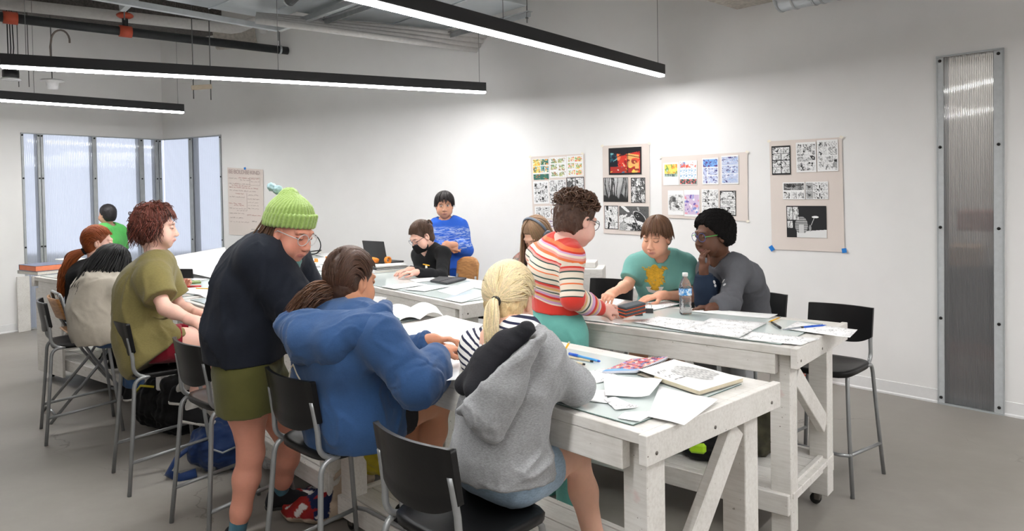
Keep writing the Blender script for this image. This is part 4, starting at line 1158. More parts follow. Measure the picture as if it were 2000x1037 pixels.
# ---- the standing person in the green beanie
def beanie():
    h = Head(D(567, 455, 2.97), (.86,-.36,-.34), (.1,.0,1), .98)
    J = dict(pelvis=D(487,708,3.08), waist=D(488,640,3.07), chest=D(503,555,3.06), neck=D(538,476,3.02), sr=D(512,508,2.90), sl=D(566,500,3.22),
             er=D(578,600,2.92), wr=D(655,612,3.05), el=D(612,590,3.30), wl=D(672,610,3.32), hr=D(478,728,2.99), hl=D(500,728,3.17),
             kr=D(490,885,3.06), kl=D(566,865,3.34), ar=D(462,1045,3.07), al=D(548,962,3.44))
    P = Person('person standing in a green knitted beanie, navy sweatshirt and olive shorts', (J['pelvis'].x, 3.08, 0), sr(216,150,128), J, h, build=1.0)
    P.body({'r': dict(d=(.8,.3,-.4), n=(0,0,1), curl=.3), 'l': dict(d=(.8,.3,-.4), n=(0,0,1), curl=.3)}, .007, hres=.003, eyes='down', smile=2, paint=dict(blush=.35, lips=(.42,.13,.12)))
    NAVY = fabric('navy_fleece', sr(30,34,43), .12, 1100, .25, .9, .12)
    def ext(S):
        S.cone(D(470,640,3.03), D(500,520,3.03), .155, .125, .07, P.side, 1.15, 1.1)
        S.cone(D(478,690,3.08), D(478,650,3.07), .165, .16, .04, P.hside, 1.1)
        S.cone(P.J['sr'], P.J['er'], .085, .09, .05)
    post = elbowfolds([(P.J['sr'], P.J['er']), (P.J['wr'], P.J['er'])], folds(J, .016, 4.2, 31, (1,1,.35)), .008, 18)
    top(P, NAVY, .035, 1.97, (.085,.082,.05), hem=D(480,700,3.05), hemn=(-.02,0,-1), drop=.10, neck=P.J['neck']-V(0,0,.0), neckn=(.55,-.1,.8), post=post, extra=ext, name='sweatshirt', res=.007)
    shorts(P, fabric('olive_cotton', sr(86,84,44), .12, 900, .3), .026, .42, .128, hemr=.128)
    P.shoes({'r': (.75,-.3), 'l': (.8,.2)}, fabric('black_suede', sr(30,30,33)), DARKSOLE, socks=fabric('teal_patterned_sock', sr(70,110,125), .35, 120))
    # hair under the hat, beanie with a turned-up cuff and a small pom
    mb = MB(); flow(mb, h, 90, sr(82,58,42), (.10,.15), .010, .0036, (2.15,4.1), (.9,1.3), seed=6, ripple=.004)
    for sx in (-1, 1):
        for k in range(60):
            y = random.uniform(-.10, -.012); p = h.p(sx*(.080-.25*max(0,-y-.06)), y, .035); e = V(-.25,.02,-1)+V(random.gauss(0,.12), random.gauss(0,.12), 0)
            strand(mb, [p+h.f*0+nrm(e)*(.012*q) + V(-.004*q*q*.12,0,0) for q in range(random.randint(6, 10))], .0036, jit(sr(88,62,45), .25))
    o = P.mbpart('hair', mb, HAIRM)
    HAT = NT('green_rib_knit'); v = HAT.coord()
    a = HAT.n('ShaderNodeAttribute', attribute_name='Str'); mm = HAT.n('ShaderNodeMath', operation='SINE'); HAT.l(a.outputs['Fac'], mm.inputs[0])
    n = HAT.noise(v, 140, 3)
    c = HAT.mix(.5, HAT.ramp(mm.outputs[0], [(.0, sr(126,152,74)), (.6, sr(158,186,102))]), HAT.ramp(n, [(.3, sr(132,158,82)), (.7, sr(164,192,112))]))
    HAT.pbr(c, .95, 0, HAT.bump(n, .5, .003), Sheen_Weight=.4)
    S = SDF(); k = h.sc
    S.ell(h.p(0,-.022,.058), (.092*k,.108*k,.098*k), h.ax, .02); S.cone(h.p(0,-.04,.10), h.p(0,-.060,.150), .07*k, .03*k, .05)
    S.cut(h.p(0,-.01,.034), -h.u*.96+h.f*.25, .01)
    def rib(Pn):
        q = h.loc(Pn); return -.0028*np.sin(np.arctan2(q[:, 0], q[:, 1]+.02)*34)
    v1 = S.mesh(.0042, rib)
    def ang(vv): q = h.loc(vv); return {'Str': np.arctan2(q[:, 0], q[:, 1]+.02)*34}
    hat = P.part('beanie', v1, HAT.m, ang(v1[0]))
    S = SDF()
    S.cone(h.p(0,-.020,.0), h.p(0,-.024,.12), .102*k, .098*k, .01, h.f, 1.13, 1.13); S.cut(h.p(0,-.01,.024), -h.u*.96+h.f*.25, .012); S.cut(h.p(0,-.01,.086), h.u*.96-h.f*.25, .012)
    v1 = S.mesh(.0042, rib); P.part('cuff', v1, HAT.m, ang(v1[0]), hat)
    S = SDF(); S.ell(h.p(0,-.125,.150), (.020,.020,.020), None, .01); S.ell(h.p(.004,-.158,.152), (.019,.019,.018), None, .01)
    P.part('pompom', S.mesh(.003, lambda q: .002*wn(q, 70, 2)), fabric('pale_blue_wool', sr(170,200,205), .2, 200, .8), None, hat)
    P.glasses(EYE_T, None, True, 1.15)
    S = SDF(); S.cone(h.p(-.05,.03,-.118), h.p(.05,.03,-.118), .026, .026, .02); S.cone(h.p(0,.06,-.120), h.p(0,.02,-.135), .03, .03, .02)
    P.part('lowered_face_mask', S.mesh(.005), fabric('teal_mask', sr(96,136,130), .08))
# ---- person in the olive T-shirt with red curls
def olive():
    h = Head(D(306, 446, 4.10), (.92,.36,-.06), (0,0,1), 1.02)
    J = dict(pelvis=D(283,668,4.06), waist=D(278,610,4.08), chest=D(285,555,4.09), neck=D(303,498,4.09), sr=D(297,545,3.93), sl=D(318,540,4.26),
             er=D(322,602,3.86), wr=D(378,626,3.86), el=D(352,600,4.30), wl=D(392,612,4.20), hr=D(300,674,3.98), hl=D(318,670,4.16),
             kr=D(425,664,4.14), kl=D(432,662,4.32), ar=D(372,800,4.15), al=D(352,765,4.28))
    P = Person('person with red-brown curly hair in an olive T-shirt and dark red shorts', (J['pelvis'].x, 4.06, 0), SK_FAIR, J, h, build=1.0)
    P.body({'r': dict(d=(.9,.1,-.1), n=(.1,-.6,.8), curl=.75), 'l': dict(d=(.9,-.2,-.1), n=(0,.3,1), curl=.6)}, .009, hres=.004, hdres=.0038)
    OL = fabric('olive_jersey', sr(124,114,70), .08, 900, .2, .92, .2)
    def ext(S):
        S.cone(D(276,650,4.03), D(276,580,4.04), .128, .122, .07, P.side, 1.2, 1.25); S.cone(D(292,700,3.98), D(284,650,4.02), .14, .13, .05, P.hside, 1.1); S.cone(D(300,692,3.97), D(332,672,4.0), .115, .105, .05)
    top(P, OL, .03, .68, (.088,.088,.05), hem=D(302,702,3.95), hemn=(.62,0,-.78), drop=.09, neck=P.J['neck'], neckup=.02, neckr=.075, post=folds(J, .012, 4.5, 41, (1,1,.5)), extra=ext, name='t_shirt', res=.009, k=.04)
    shorts(P, fabric('dark_red_shorts', sr(132,24,42), .1), .006, .42, .108)
    P.shoes({'r': (.9,-.4), 'l': (.85,-.2)}, BLACKSHOE, WHITESOLE, .008, socks=fabric('white_sock', sr(205,202,198)))
    vq = hair_cap(h, .014, .055, -.045, rough=.006, seed=5, res=.005, freq=30, backlow=-.115, vol=(1.05,1.04,1.05)); o = P.part('hair', vq, HAIRM, {'Col': cap_color(vq, h, sr(92,48,38), .4)})
    mb = MB(); sk = lambda ph: False
    for (n_, c_, o_, sd_) in ((420, sr(98,54,44), .016, 3), (260, sr(128,70,58), .024, 8), (300, sr(74,42,36), .020, 14)):
        flow(mb, h, n_, c_, (.08,.17), o_, .0025, (1.15,5.13), (.05,1.5), seed=sd_, ripple=.010, gravity=.5); flow(mb, h, n_//3, c_, (.05,.10), o_, .0025, (-1.15,1.15), (.05,.6), seed=sd_+1, ripple=.008, gravity=.2)
    curls(mb, h, 300, sr(108,62,50), .014, .0026, .020, .4, lambda th, ph: abs(ph) > .8 or th < .85, 3, .9, 1.9)
    P.mbpart('curls', mb, HAIRM, o)
# ---- girl in the cream sweater, leaning forward
def cream():
    h = Head(D(221, 519, 4.98), (.72,.62,-.45), (.2,.2,1), .99)
    J = dict(pelvis=D(190,632,4.86), waist=D(178,600,4.86), chest=D(192,565,4.90), neck=D(214,545,4.97), sr=D(238,572,4.82), sl=D(218,560,5.16),
             er=D(292,610,4.98), wr=D(338,558,5.15), el=D(290,590,5.3), wl=D(350,565,5.32), hr=D(205,652,4.80), hl=D(190,648,5.0),
             kr=D(265,655,5.02), kl=D(262,652,5.2), ar=D(262,760,5.0), al=D(255,755,5.2))
    P = Person('girl with straight black hair in a cream sweater, hunched forward', (J['pelvis'].x, 4.86, 0), SK_LIGHT, J, h, build=.98)
    P.body({'r': dict(d=(.45,.1,.75), n=(.3,-.9,.2), curl=.65, spread=.10), 'l': dict(d=(.6,.1,.6), n=(.2,.9,.2), curl=.6)}, .011, hres=.0055, hdres=.0045)
    CR_ = fabric('cream_fleece', sr(196,188,174), .05, 700, .3, .95)
    def ext(S):
        S.cone(D(196,640,4.82), D(194,600,4.84), .170, .125, .08, P.side, 1.2, 1.1); S.cone(D(206,655,4.85), D(200,620,4.85), .165, .165, .05, P.hside, 1.15)
    top(P, CR_, .04, 1.95, (.09,.085,.055), hem=D(195,668,4.82), hemn=(.1,0,-1), drop=.08, neck=P.J['neck']+V(0,0,.0), neckn=(.4,.3,.8), post=folds(J, .013, 4, 51, (1,1,.8)), extra=ext, name='sweater', res=.010)
    trousers(P, fabric('blue_jeans', sr(64,92,130), .15), .02, .97, .011)
    P.shoes({'r': (.7,.7), 'l': (.7,.7)}, BLACKSHOE, WHITESOLE, .009)
    BK = sr(15,14,15)
    vq = hair_cap(h, .012, .055, -.04, rough=.002, seed=6, res=.006, backlow=-.13); o = P.part('hair', vq, HAIRM, {'Col': cap_color(vq, h, BK, .3)})
    mb = MB(); flow(mb, h, 300, BK, (.30,.42), .027, .0046, (.55,5.73), (.02,.6), var=.35, seed=12, ripple=.004, gravity=.8, down=(-.22,-.55,-1)); P.mbpart('long_hair', mb, HAIRM, o)
    # the phone she holds up
    m = MB(); c = D(343,533,5.15); m.box(c+V(.05,0,-.005), (.145,.009,.07), (nrm((1,.15,-.05)), nrm((-.15,1,.1)), V(0,-.1,1)), .004)
    single('phone', m, BLACKP, 'black phone held in the raised hand of the girl in cream', 'phone', c)
# ---- red-haired girl in black
def ginger():
    D = lambda x, y, d: globals()['D'](x, y, d-.30)
    h = Head(D(193, 474, 5.75), (.90,.40,-.10), (0,0,1), .97)
    J = dict(pelvis=D(165,610,5.72), waist=D(165,575,5.72), chest=D(170,540,5.72), neck=D(186,508,5.73), sr=D(178,536,5.56), sl=D(205,530,5.9),
             er=D(205,575,5.58), wr=D(250,575,5.75), el=D(235,570,5.95), wl=D(268,572,6.0), hr=D(172,618,5.64), hl=D(175,616,5.84),
             kr=D(235,620,5.9), kl=D(235,618,6.1), ar=D(230,700,5.9), al=D(232,695,6.1))
    P = Person('girl with a long wavy ginger ponytail and black top', (J['pelvis'].x, 5.42, 0), SK_FAIR, J, h, build=.95)
    P.body({'r': dict(d=(.9,.3,0), n=(0,0,1)), 'l': dict(d=(.9,.2,0), n=(0,0,1))}, .011, hres=.005, hdres=.005, paint=dict(blush=.25, brow=(.4,.2,.1)))
    top(P, fabric('black_jersey', sr(24,24,26)), .022, 1.95, (.07,.065,.045), hem=D(165,625,5.7), hemn=(0,0,-1), neck=P.J['neck'], neckn=(.2,0,1), post=folds(J, .008, 5, 61), name='top', res=.011)
    trousers(P, fabric('black_trousers', sr(32,32,36)), .02, .97, .012)
    P.shoes({'r': (.9,.3), 'l': (.9,.3)}, BLACKSHOE, DARKSOLE, .01)
    GI = sr(148,74,34)
    vq = hair_cap(h, .008, .058, -.05, rough=.0018, seed=7, res=.0055); o = P.part('hair', vq, HAIRM, {'Col': cap_color(vq, h, sr(132,66,30), .2)})
    mb = MB(); tie = tuple(h.loc(np.array([A3(D(164,491,5.70))]))[0].tolist()); gather(mb, h, tie, GI, 380, .017, .0034, .2)
    T = h.p(*tie); tail(mb, T, [(-.6,-.2,-.2), (-.4,-.1,-.9), (-.25,0,-1), (-.15,.05,-1)], .44, 170, sr(150,78,36), .062, .0052, .012, .35, 16, .8, 3, 2.4)
    P.mbpart('ponytail', mb, HAIRM, o)
    m = MB(); x, y, z = frame_from(V(-.6,-.2,-.4)); m.tube([T+(x*math.cos(a)+y*math.sin(a))*.020 for a in [2*math.pi*i/12 for i in range(13)]], .010, 8, False)
    P.mbpart('scrunchie', m, BLACKSHOE, o)
# ---- the masked girl in black across the far table
def masked():
    D = lambda x, y, d: globals()['D'](x, y, d+.26)
    h = Head(D(823, 462, 5.75), (-.66,-.58,-.52), (-.3,-.2,1), 1.02)
    J = dict(pelvis=D(850,565,5.92), waist=D(848,535,5.92), chest=D(846,505,5.90), neck=D(838,484,5.86), sr=D(818,498,5.98), sl=D(866,496,5.70),
             er=D(822,535,5.85), wr=D(800,527,5.60), el=D(862,540,5.50), wl=D(812,532,5.36), hr=(-.73,6.21,.72), hl=(-.58,6.11,.72),
             kr=(-.89,5.88,.70), kl=(-.75,5.74,.70), ar=(-.89,5.88,.27), al=(-.75,5.76,.27))
    P = Person('girl in a black face mask and glasses, black long-sleeved top', (J['pelvis'].x, 6.18, 0), SK_FAIR, J, h, build=.96)
    P.body({'r': dict(d=(-.8,-.45,-.1), n=(0,0,1), curl=.3), 'l': dict(d=(-.85,-.3,0), n=(0,0,1), curl=.3)}, .009, hres=.0042, hdres=.0042)
    top(P, fabric('black_rib', sr(27,27,29)), .012, 1.95, (.056,.05,.036), hem=(-.63,6.16,.70), hemn=(0,0,-1), neck=P.J['neck']-V(.01,.01,.012), neckn=(-.3,-.3,1), post=folds(J, .005, 7, 71), name='top', res=.009)
    trousers(P, fabric('black_trousers2', sr(30,30,34)), .02, .97, .012)
    P.shoes({'r': (-.7,-.7), 'l': (-.7,-.7)}, BLACKSHOE, DARKSOLE, .01)
    B = sr(92,68,54)
    vq = hair_cap(h, .005, .06, -.05, rough=.0015, seed=8, res=.0048); o = P.part('hair', vq, HAIRM, {'Col': cap_color(vq, h, sr(80,58,46), .22)})
    mb = MB(); tie = (.005,-.115,.05); gather(mb, h, tie, B, 380, .013, .003, .2); T = h.p(*tie)
    for i in range(46):
        a0 = random.uniform(0, 6.28); R = random.uniform(.010, .026); pts = [T-h.f*.015+(h.r*math.cos(a0+k*.45)+h.u*math.sin(a0+k*.45))*R-h.f*random.uniform(0,.012) for k in range(10)]
        strand(mb, pts, .005, jit(B, .2))
    P.mbpart('bun', mb, HAIRM, o)
    P.glasses(plain('pewter_frame', sr(90,95,112), .3, .3), DARK_FR, True, 1.12)
    S = SDF(); k = h.sc
    S.ell(h.p(0,.030,-.058), (.066*k,.078*k,.062*k), h.ax, .02); S.cone(h.p(0,.10,-.030), h.p(0,.096,-.085), .018, .018, .03)
    S.cut(h.p(0,.10,-.018), h.u*.9-h.f*.05, .006); S.cut(h.p(0,.012,-.05), -h.f, .01)
    P.part('face_mask', S.mesh(.0045), fabric('black_mask', sr(22,22,24)))
# ---- the boy in blue standing against the far wall
def blueboy():
    h = Head(D(868, 402, 6.70), (.10,-.98,-.08), (0,0,1), .98)
    J = dict(pelvis=D(876,520,6.72), waist=D(876,490,6.72), chest=D(875,462,6.72), neck=D(871,432,6.72), sr=D(850,446,6.74), sl=D(898,446,6.72),
             er=D(850,490,6.68), wr=D(878,482,6.50), el=D(910,488,6.66), wl=D(886,478,6.50), hr=D(864,530,6.72), hl=D(888,530,6.72),
             kr=D(866,612,6.72), kl=D(890,612,6.74), ar=D(866,690,6.76), al=D(890,690,6.80))
    P = Person('boy with dark bowl-cut hair, all in bright blue, standing against the far wall', (J['pelvis'].x, 6.72, 0), sr(214,162,134), J, h, build=.95)
    P.body({'r': dict(d=(.8,.0,-.1), n=(0,-1,.3), curl=.7), 'l': dict(d=(-.8,-.2,.1), n=(0,-1,.3), curl=.7)}, .011, hres=.0048, hdres=.005, eyes='open')
    BL = NT('bright_blue_fleece'); v = BL.coord((1,1,1)); n = BL.noise(BL.coord((4,4,26)), 3.2, 5, .7, .8)
    sp = BL.n('ShaderNodeSeparateXYZ'); BL.l(v, sp.inputs[0])
    band = BL.ramp(sp.outputs[2], [(.0, 0), (1.05/2, 0), (1.08/2, .6), (1.24/2, .6), (1.27/2, 0)])
    mp = BL.n('ShaderNodeMath', operation='MULTIPLY'); mp.inputs[1].default_value = .5; BL.l(sp.outputs[2], mp.inputs[0])
    BL.l(mp.outputs[0], band.node.inputs['Fac'])
    c = BL.mix(BL.mix(1.0, band, BL.ramp(n, [(.48, 0.0), (.54, 1.0)]), 'MULTIPLY'), sr(36,92,196), sr(190,205,225))
    BL.pbr(c, .9)
    def ext(S): S.cone(D(858,440,6.70), D(884,440,6.69), .05, .05, .05); S.cone(D(875,505,6.72), D(875,480,6.72), .12, .12, .05, P.side, 1.3)
    top(P, BL.m, .03, 1.93, (.075,.07,.05), hem=D(876,524,6.7), hemn=(0,0,-1), neck=P.J['neck'], neckn=(0,-.2,1), post=folds(J, .010, 5, 81), extra=ext, name='hooded_sweatshirt', res=.010)
    trousers(P, fabric('bright_blue_joggers', sr(30,84,188)), .025, .96, .012, (.10,.08,.06))
    P.shoes({'r': (-.1,-1), 'l': (.1,-1)}, BLACKSHOE, WHITESOLE, .01)
    BK = sr(44,38,38)
    vq = hair_cap(h, .016, .062, .005, rough=.002, seed=9, res=.0055); o = P.part('hair', vq, HAIRM, {'Col': cap_color(vq, h, BK, .3)})
    mb = MB(); flow(mb, h, 200, BK, (.13,.18), .019, .0045, (-math.pi, math.pi), (.0,.4), seed=15, fringe=.125); P.mbpart('fringe', mb, HAIRM, o)
# ---- girl with headphones behind the striped sweater
def phones():
    h = Head(D(1048, 460, 4.92), (-.55,-.55,-.62), (-.3,-.3,1), 1.0)
    J = dict(pelvis=D(1062,600,5.10), waist=D(1060,570,5.08), chest=D(1054,535,5.04), neck=D(1050,497,4.98), sr=D(1020,514,5.08), sl=D(1082,514,4.92),
             er=D(1016,560,4.95), wr=D(1000,562,4.70), el=D(1090,565,4.8), wl=D(1040,566,4.65), hr=(.10,5.14,.72), hl=(.26,5.06,.72),
             kr=(-.02,4.86,.72), kl=(.14,4.74,.72), ar=(-.02,4.9,.27), al=(.14,4.78,.27))
    P = Person('long-haired girl wearing grey headphones behind the striped sweater', (J['pelvis'].x, 5.10, 0), SK_LIGHT, J, h, build=.92)
    P.body({'r': dict(d=(-.5,-.8,0), n=(0,0,1)), 'l': dict(d=(-.8,-.5,0), n=(0,0,1))}, .010, hres=.0048, hdres=.0045)
    PL = NT('dark_plaid'); v = PL.coord((9,9,9)); ck = PL.n('ShaderNodeTexChecker'); ck.inputs['Scale'].default_value = 2.2; PL.l(v, ck.inputs['Vector'])
    ck.inputs[1].default_value = (*sr(60,52,48), 1); ck.inputs[2].default_value = (*sr(150,70,60), 1)
    PL.pbr(PL.mix(.4, ck.outputs[0], PL.ramp(PL.noise(v, 2.5, 3), [(.4, sr(40,44,48)), (.6, sr(205,196,186))])), .9)
    top(P, PL.m, .02, 1.95, (.065,.06,.045), hem=(.18,5.1,.70), hemn=(0,0,-1), neck=P.J['neck'], neckn=(-.3,-.3,1), post=folds(J, .008, 6, 91), name='plaid_shirt', res=.010)
    trousers(P, fabric('navy_trousers', sr(36,40,52)), .02, .97, .012)
    P.shoes({'r': (-.6,-.8), 'l': (-.6,-.8)}, BLACKSHOE, DARKSOLE, .01)
    B = sr(146,116,90)
    vq = hair_cap(h, .008, .06, -.05, rough=.0018, seed=10, res=.005, backlow=-.12); o = P.part('hair', vq, HAIRM, {'Col': cap_color(vq, h, sr(130,102,78), .22)})
    mb = MB(); flow(mb, h, 200, B, (.30,.42), .013, .0042, (.5,5.8), (.0,.5), var=.2, seed=18, ripple=.002); P.mbpart('long_hair', mb, HAIRM, o)
    m = MB(); m.tube([surf(h, t, math.pi/2 if t > 0 else -math.pi/2, .020) if t >= 0 else surf(h, -t, -math.pi/2, .020) for t in [-1.55+3.1*i/22 for i in range(23)]], .011, 8, True, .55, h.f)
    hp = P.mbpart('headphones', m, plain('slate_headband', sr(92,100,112), .5))
    for sx in (-1, 1): m = MB(); m.lathe(h.p(sx*.078,-.006,-.005), [(.02,0),(.038,.004),(.040,.022),(.030,.032),(.012,.034)], 18, h.r*sx); P.mbpart('ear_cup', m, plain('slate_cup', sr(70,76,86), .5), hp)
# ---- person in the striped sweater and teal trousers
def stripes():
    D = lambda x, y, d: globals()['D'](x, y, d+.14)
    h = Head(D(1126, 432, 3.40), (.80,.52,-.30), (.1,.1,1), 1.04)
    J = dict(pelvis=D(1088,636,3.45), waist=D(1086,585,3.45), chest=D(1082,530,3.43), neck=D(1102,470,3.41), sr=D(1117,502,3.27), sl=D(1052,498,3.58),
             er=D(1118,582,3.22), wr=D(1176,606,3.38), el=D(1090,585,3.72), wl=D(1172,600,3.62), hr=D(1110,655,3.37), hl=D(1068,655,3.54),
             kr=D(1116,830,3.42), kl=D(1072,815,3.60), ar=D(1118,985,3.45), al=D(1078,965,3.62))
    P = Person('person with short curly brown hair in a striped sweater and teal trousers, standing', (J['pelvis'].x, 3.59, 0), sr(232,186,170), J, h, build=.96)
    P.body({'r': dict(d=(.75,.65,-.02), n=(.1,-.75,.65), curl=.45), 'l': dict(d=(.9,.0,-.05), n=(0,.5,.85), curl=.5)}, .008, hres=.0038, hdres=.0036, paint=dict(blush=.2))
    SW_ = NT('striped_knit'); a = SW_.n('ShaderNodeAttribute', attribute_name='Str')
    cm, rd, gr, pk, og, pu, mu, bg = sr(222,206,186), sr(206,50,36), sr(44,72,66), sr(222,150,140), sr(226,112,60), sr(206,160,196), sr(220,176,110), sr(228,214,196)
    order = [rd, rd, bg, gr, pk, og, bg, pu, mu, rd, pu, bg, gr, mu, pk, rd, gr, bg, gr, cm, cm, pk, gr, bg, cm, rd, og, bg, pu, pk, og, bg, pu, rd, bg, pu, og, rd, rd]
    r = SW_.n('ShaderNodeValToRGB'); r.color_ramp.interpolation = 'CONSTANT'; el = r.color_ramp.elements
    # the ramp holds at most 32 stops: use 31 bands
    bands = [(0, rd), (.115, bg), (.135, pu), (.165, mu), (.195, rd), (.225, pu), (.255, bg), (.275, gr), (.290, bg), (.315, mu), (.340, pk), (.360, rd), (.392, gr), (.405, bg), (.455, gr), (.475, cm), (.53, og), (.545, bg), (.585, gr), (.60, bg), (.66, gr), (.672, pk), (.70, rd), (.722, bg), (.765, og), (.80, pk), (.83, bg), (.86, pu), (.885, rd), (.91, og), (.955, rd)]
    while len(el) < len(bands): el.new(.5)
    for e_, (p_, c_) in zip(el, bands): e_.position = p_; e_.color = (*c_, 1)
    SW_.l(a.outputs['Fac'], r.inputs['Fac']); nm = SW_.bump(SW_.noise(SW_.coord(), 330, 2), .3, .0015)
    SW_.pbr(r.outputs['Color'], .9, 0, nm, Sheen_Weight=.2)
    jj = P.J; wz = jj['waist'].z-.035; a0 = A3(jj['waist']-V(0,0,.035)); ax0 = A3(nrm(jj['neck']-jj['waist'])); L = float((A3(jj['neck'])-a0)@ax0)+.025
    def st(v):
        t = ((v-a0)@ax0)/L; t = t+.006*wn(v, 6, 3); best = np.full(len(v), 9., F32); out = t.copy()
        for a in 'lr':
            s_, e, w = A3(jj['s'+a]), A3(jj['e'+a]), A3(jj['w'+a])
            for (p, q, u0, u1) in ((s_, e, .84, .40), (e, w, .40, .0)):
                ba = q-p; tt = np.clip(((v-p)@ba)/(ba@ba), -.0, 1.05); dd = np.sqrt((((v-p)-ba*tt[:, None])**2).sum(-1))
                m = (dd < .062) & (dd < best)
                if p is s_: m &= tt > .12
                out = np.where(m, u0+(u1-u0)*tt, out); best = np.where(m, dd, best)
        return {'Str': np.clip(out, .001, .999)}
    post = elbowfolds([(jj['sr'], jj['er']), (jj['wr'], jj['er'])], folds(J, .005, 6, 101, (1,1,.6)), .005, 24)
    top(P, SW_.m, .010, 1.90, (.056,.054,.042), hem=V(0,0,wz-.022)+V(jj['waist'].x, jj['waist'].y, 0), hemn=(-.03,0,-1), drop=.02, neck=jj['neck']+V(.005,0,.022), neckn=(.15,.1,1), post=post, name='sweater', res=.0065, attrs=st)
    TL = fabric('teal_cotton', sr(104,172,162), .07, 900, .2)
    trousers(P, TL, .014, .97, .0075, (.105,.09,.085), rise=1.0)
    m = MB(); p_ = jj['waist']+V(.0,-.145,-.045); 
    ob = [c for c in P.root.children if c.name.split('.')[0] == 'trousers'][-1]; d = nrm(ray(1077, 604)); bv_ = P.bvh('trousers'); hit = bv_.ray_cast(CAM-P.base, d)
    if hit[0] is not None:
        q, n_ = hit[0]+P.base, hit[1]; x_, y_, _ = frame_from(n_, (0,0,1)); m = MB(); m.box(q, (.034,.034,.004), (x_, y_, n_), .001); pt = P.mbpart('label_patch', m, plain('cream_patch', sr(214,204,190), .8), ob)
        m = MB(); m.box(q+n_*.001, (.018,.020,.004), (x_, y_, n_), .001); P.mbpart('patch_mark', m, plain('dark_print', sr(60,60,58), .8), ob)
    P.shoes({'r': (.7,.7), 'l': (.6,.75)}, BLACKSHOE, WHITESOLE, .008)
    CB = sr(98,70,54)
    reg = lambda th, ph: True
    vq = hair_cap(h, .010, .062, .0, rough=.004, seed=11, res=.0045, freq=40, backlow=-.075); o = P.part('hair', vq, HAIRM, {'Col': cap_color(vq, h, sr(78,54,42), .35)})
    mb = MB(); curls(mb, h, 330, CB, .015, .0034, .022, .35, lambda th, ph: th < 1.25, 5, 1.1, 1.3); curls(mb, h, 150, CB, .010, .003, .012, .35, None, 6, .9, 1.75); P.mbpart('curls', mb, HAIRM, o)
    P.glasses(DARK_FR, None, True, 1.1)
# ---- boy in the teal T-shirt
def tealboy():
    h = Head(D(1282, 464, 4.28), (-.55,-.78,-.26), (0,-.1,1), .98)
    J = dict(pelvis=(.94,4.58,.735), waist=D(1296,578,4.52), chest=D(1294,545,4.46), neck=D(1290,503,4.40), sr=D(1243,520,4.43), sl=D(1337,519,4.40),
             er=D(1226,556,4.36), wr=D(1198,572,4.12), el=D(1352,578,4.33), wl=D(1290,577,4.20), hr=(.84,4.56,.72), hl=(1.02,4.52,.72),
             kr=(.74,4.24,.72), kl=(.94,4.18,.72), ar=(.74,4.3,.27), al=(.96,4.25,.27))
    P = Person('boy with straight brown hair in a teal T-shirt, facing the water bottle', (J['pelvis'][0], 4.58, 0), sr(228,174,146), J, h, build=.93)
    P.body({'r': dict(d=(-.45,-.8,-.15), n=(.2,-.2,1), curl=.55), 'l': dict(d=(-.9,-.28,-.12), n=(.1,-.1,1), curl=.16, sc=.92)}, .0075, hres=.003, hdres=.0034, eyes='down', paint=dict(blush=.22, brow=(.22,.13,.08)))
    TT = fabric('teal_jersey', sr(108,164,156), .06, 900, .2)
    top(P, TT, .020, .72, (.068,.070,.05), hem=(.9,4.5,.70), hemn=(0,0,-1), neck=P.J['neck'], neckup=.022, neckr=.074, post=folds(J, .006, 6, 111), name='t_shirt', res=.0065, k=.04)
    shorts(P, fabric('grey_shorts', sr(110,112,116)), .02, .9, .11)
    P.shoes({'r': (-.3,-.9), 'l': (-.2,-.9)}, BLACKSHOE, WHITESOLE, .009)
    # print on the chest: a bowl with a heap of yellow noodles, set on the jersey
    f = nrm(V(-.18,-1,.12)); c0 = D(1279,549,4.30); r_ = nrm(f.cross(V(0,0,1)))*-1; u_ = nrm(V(0,0,1)-f*f.z)
    r_ = nrm(V(1,-.18,0)); YE = plain('noodle_print', sr(214,170,48), .8, var=.18, scale=60); WH = plain('bowl_print', sr(226,224,218), .8)
    pr = thing_part(P, 'shirt_print')
    m = MB(); random.seed(5)
    def fr(x, z): return P.front(c0 + r_*x + u_*z, f)
    for i in range(190):
        t = random.uniform(-.045, .085); w = .026+.016*math.sin(t*75+.9)+(.014 if t > .03 else 0); x = random.uniform(-w, w)*1.35
        pts = [fr(x+.010*math.sin(k*1.4+i), t+.006*math.cos(k*1.7+i)-.002*k) for k in range(5)]
        m.tube(pts, .0026, 5)
    for (cx, cz) in ((-.030,.050), (.0,.078), (.032,.055), (.002,.045), (-.02,.02), (.022,.022)):
        for q in range(4):
            r0 = .005+.005*q; m.tube([fr(cx+r0*math.cos(k*.52), cz+r0*math.sin(k*.52)) for k in range(13)], .0026, 5)
    m.build('noodles', YE, pr, P.base)
    m = MB(); m.grid(lambda a, b: fr(-.054+.108*a*(1-.30*b)+.016*b, -.035-.040*b*(1-.25*(2*a-1)**2)), 12, 6); m.build('bowl', WH, pr, P.base)
    BR = sr(112,80,58)
    vq = hair_cap(h, .010, .066, .012, rough=.0015, seed=12, res=.004, backlow=-.06); o = P.part('hair', vq, HAIRM, {'Col': cap_color(vq, h, sr(92,64,46), .22)})
    mb = MB(); flow(mb, h, 330, BR, (.13,.175), .013, .0032, (-math.pi, math.pi), (.0,.45), var=.22, seed=21, gravity=.3, fringe=.118); P.mbpart('fringe', mb, HAIRM, o)
